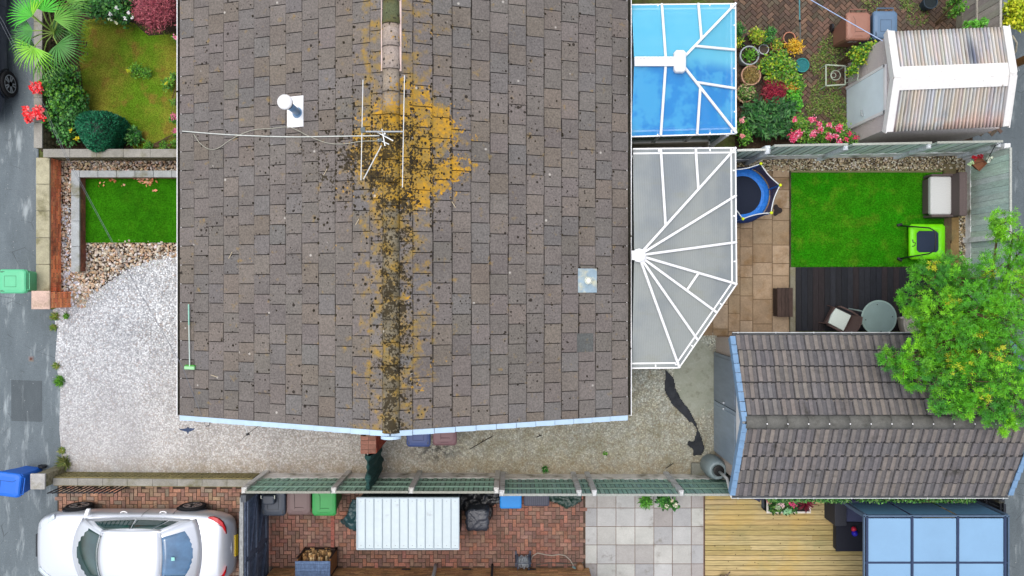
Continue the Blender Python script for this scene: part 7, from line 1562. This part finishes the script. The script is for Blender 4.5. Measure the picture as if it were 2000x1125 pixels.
# post and rotten trunk at the road
t = thing('telegraph_pole', 'brown wooden pole with steps at the far right by the road', 'pole', (*U(1968, 142, 0)[:2], 0)); b = MB(t.location, S(126, 92, 54)); b.tube([U(1962, 134, 0), (U(1962, 134, 0)[0] + .0, U(1962, 134, 0)[1], 6.0)], .10, 12, r1=.085); b.build('shaft', M_timber, t)
b = MB(t.location, S(196, 176, 120)); o_ = U(1962, 134, 0)
for k in range(8): z = .5 + k * .6; s = 1 if k % 2 else -1; b.tube([(o_[0], o_[1], z), (o_[0] + .05, o_[1] + s * .2, z)], .012, 5)
b.build('steps', M_metal, t)
t = thing('bare_shrub', 'gnarled grey bare stems beside the shed verge and road', 'shrub', (12.2, 6.0, 0)); b = MB(t.location)
for (pts, r) in ((((1972, 128), (1976, 110), (1970, 92), (1972, 70), (1964, 55)), .045), (((1974, 112), (1984, 100), (1986, 84), (1978, 70)), .03), (((1960, 118), (1974, 112)), .02), (((1978, 138), (1976, 118), (1980, 100)), .03)): b.tube([U(*p, .4 + .2 * i) for i, p in enumerate(pts)], r, 7, r1=r * .6)
b.smooth = True; b.build('stem', mat('pale_bark', S(186, 180, 160), n=(14, .3), rough=.95), t)

# ---------------------------------------------------------------- big tree over the garage
TRX, TRY = 11.0, -.75
tree = thing('tree', 'broad bright green tree overhanging the garage roof and deck', 'tree', (TRX, TRY, 0))
blobs = [(1955, 440, 3.2, 34, .3), (1985, 455, 3.4, 34, .35), (1992, 500, 3.4, 40, .4), (1800, 538, 3.2, 36, .35), (1835, 530, 3.6, 38, .4), (1880, 545, 3.8, 48, .5), (1932, 535, 3.8, 48, .5), (1975, 555, 4.0, 50, .55), (1778, 582, 3.3, 29, .35), (1797, 620, 3.4, 38, .4), (1840, 600, 3.9, 52, .5), (1900, 610, 4.3, 62, .55), (1960, 620, 4.3, 58, .55), (1810, 660, 3.7, 40, .4), (1850, 670, 4.1, 54, .5), (1915, 685, 4.5, 62, .55), (1975, 690, 4.3, 58, .55), (1737, 702, 3.6, 22, .22), (1762, 714, 3.7, 30, .25), (1795, 700, 3.9, 38, .35), (1788, 742, 3.8, 26, .25), (1840, 735, 4.1, 48, .4), (1895, 745, 4.3, 54, .45), (1950, 750, 4.3, 54, .5), (1855, 790, 4.0, 34, .3), (1885, 785, 4.1, 36, .3), (1935, 795, 4.1, 38, .35), (1985, 785, 4.1, 44, .4), (1955, 822, 4.0, 28, .25), (2040, 540, 3.9, 50, .5), (2040, 640, 4.3, 55, .55), (2050, 740, 4.2, 55, .5),
    (1870, 600, 3.2, 70, .4), (1930, 640, 3.3, 80, .4), (1900, 720, 3.4, 75, .4), (1970, 720, 3.4, 70, .4), (1960, 570, 3.2, 65, .4), (1840, 690, 3.3, 50, .35)]
b = MB(tree.location); tb = MB(tree.location, (1, 1, 1))
tb.tube([(TRX, TRY, 0), (TRX - .05, TRY + .02, 1.3), (TRX - .2, TRY, 2.4)], .15, 10, r1=.10)
TGA, TGB, TGC = S(92, 178, 30), S(132, 212, 34), S(66, 144, 44)
for (px, py, z, r, h) in blobs:
    z *= .97; c = Vector(U(px, py, z)); rr = r * (H - z) / F; f = Vector((TRX - .2, TRY, 2.2)); m_ = f.lerp(c, .55) + Vector((ru(-.15, .15), ru(-.15, .15), -.1))
    tb.tube([f, m_, c - Vector((0, 0, h * .3))], .05, 6, r1=.018)
    tone = random.choice([TGA, TGA, TGB, TGC]); 
    for _ in range(4): e = c + Vector((ru(-1, 1) * rr * .8, ru(-1, 1) * rr * .8, ru(-.3, .9) * h)); tb.tube([c - Vector((0, 0, h * .3)), (c + e) / 2 + Vector((0, 0, .03)), e], .014, 4, r1=.005)
    for sub in range(int(8 + r * .36)):
        v = Vector((random.gauss(0, 1), random.gauss(0, 1), random.gauss(0, .8) + .25)).normalized(); sc0 = c + Vector((v.x * rr * ru(.4, 1.0), v.y * rr * ru(.4, 1.0), v.z * h * ru(.4, 1))); sr = rr * ru(.22, .36)
        yel = rnd() < .02; tn = S(206, 214, 50) if yel else mixc(tone, random.choice([TGA, TGB, TGC, S(40, 96, 28)]), rnd() * .9)
        for _ in range(13):   # sprigs: whorls of narrow leaves
            p = sc0 + Vector((random.gauss(0, .5) * sr, random.gauss(0, .5) * sr, random.gauss(0, .4) * sr)); ax = (v * .6 + Vector((random.gauss(0, .5), random.gauss(0, .5), .5 + rnd() * .5))).normalized(); x_ = ax.cross(Vector((rnd() - .5, rnd() - .5, .1))).normalized(); y_ = ax.cross(x_); cc = vary(tn, .2, .06); n_ = 7; a0_ = rnd() * 6
            for k in range(n_):
                a = a0_ + k * 2.4; el = .25 + .1 * k; d = (x_ * math.cos(a) + y_ * math.sin(a)) * math.cos(el) + ax * math.sin(el); l = ru(.048, .084); s = d.cross(ax).normalized() * .0075; q0 = p + ax * .008 * k
                kk = len(b.V); b.V.extend([tuple(q0), tuple(q0 + d * l * .5 + s), tuple(q0 + d * l), tuple(q0 + d * l * .5 - s)]); b.F.append((kk, kk + 1, kk + 2, kk + 3)); b.C.append(vary(cc, .12))
b.build('crown', M_leaf, tree); tb.smooth = True; tb.build('trunk', M_bark, tree)

# ragged grass along the lawn edges
def fringe(label, segs, cols, step=.02, name='grass_fringe'):
    b = MB((*U(*segs[0][0])[:2], 0))
    for (p, q) in segs:
        a = Vector(U(*p)); c = Vector(U(*q)); n = int((c - a).length / step)
        for k in range(n):
            x = a.lerp(c, rnd()); x = x + Vector((random.gauss(0, .03), random.gauss(0, .03), .015)); l = ru(.03, .07); an = ru(0, 6.28); d = Vector((math.cos(an) * .7, math.sin(an) * .7, .7)) * l; s = Vector((-d.y, d.x, 0)).normalized() * .006
            b.add([x - s, x + s, x + d], [(0, 1, 2)], vary(random.choice(cols), .25))
    tag(b.build(name, M_leaf), label, 'grass', kind='stuff')
fringe('ragged grass blades along the edges of the square back lawn', [((1543, 336), (1838, 334)), ((1545, 336), (1545, 522)), ((1545, 521), (1840, 521)), ((1843, 336), (1846, 520))], [S(70, 150, 30), S(50, 120, 20), S(110, 150, 50)], .012)
fringe('ragged mossy grass along the edge of the front lawn', [((165, 45), (262, 50)), ((262, 50), (345, 70)), ((163, 45), (152, 110)), ((152, 110), (168, 225)), ((168, 225), (250, 262)), ((255, 290), (345, 290))], [S(110, 140, 40), S(140, 140, 60), S(80, 110, 34)], .006)
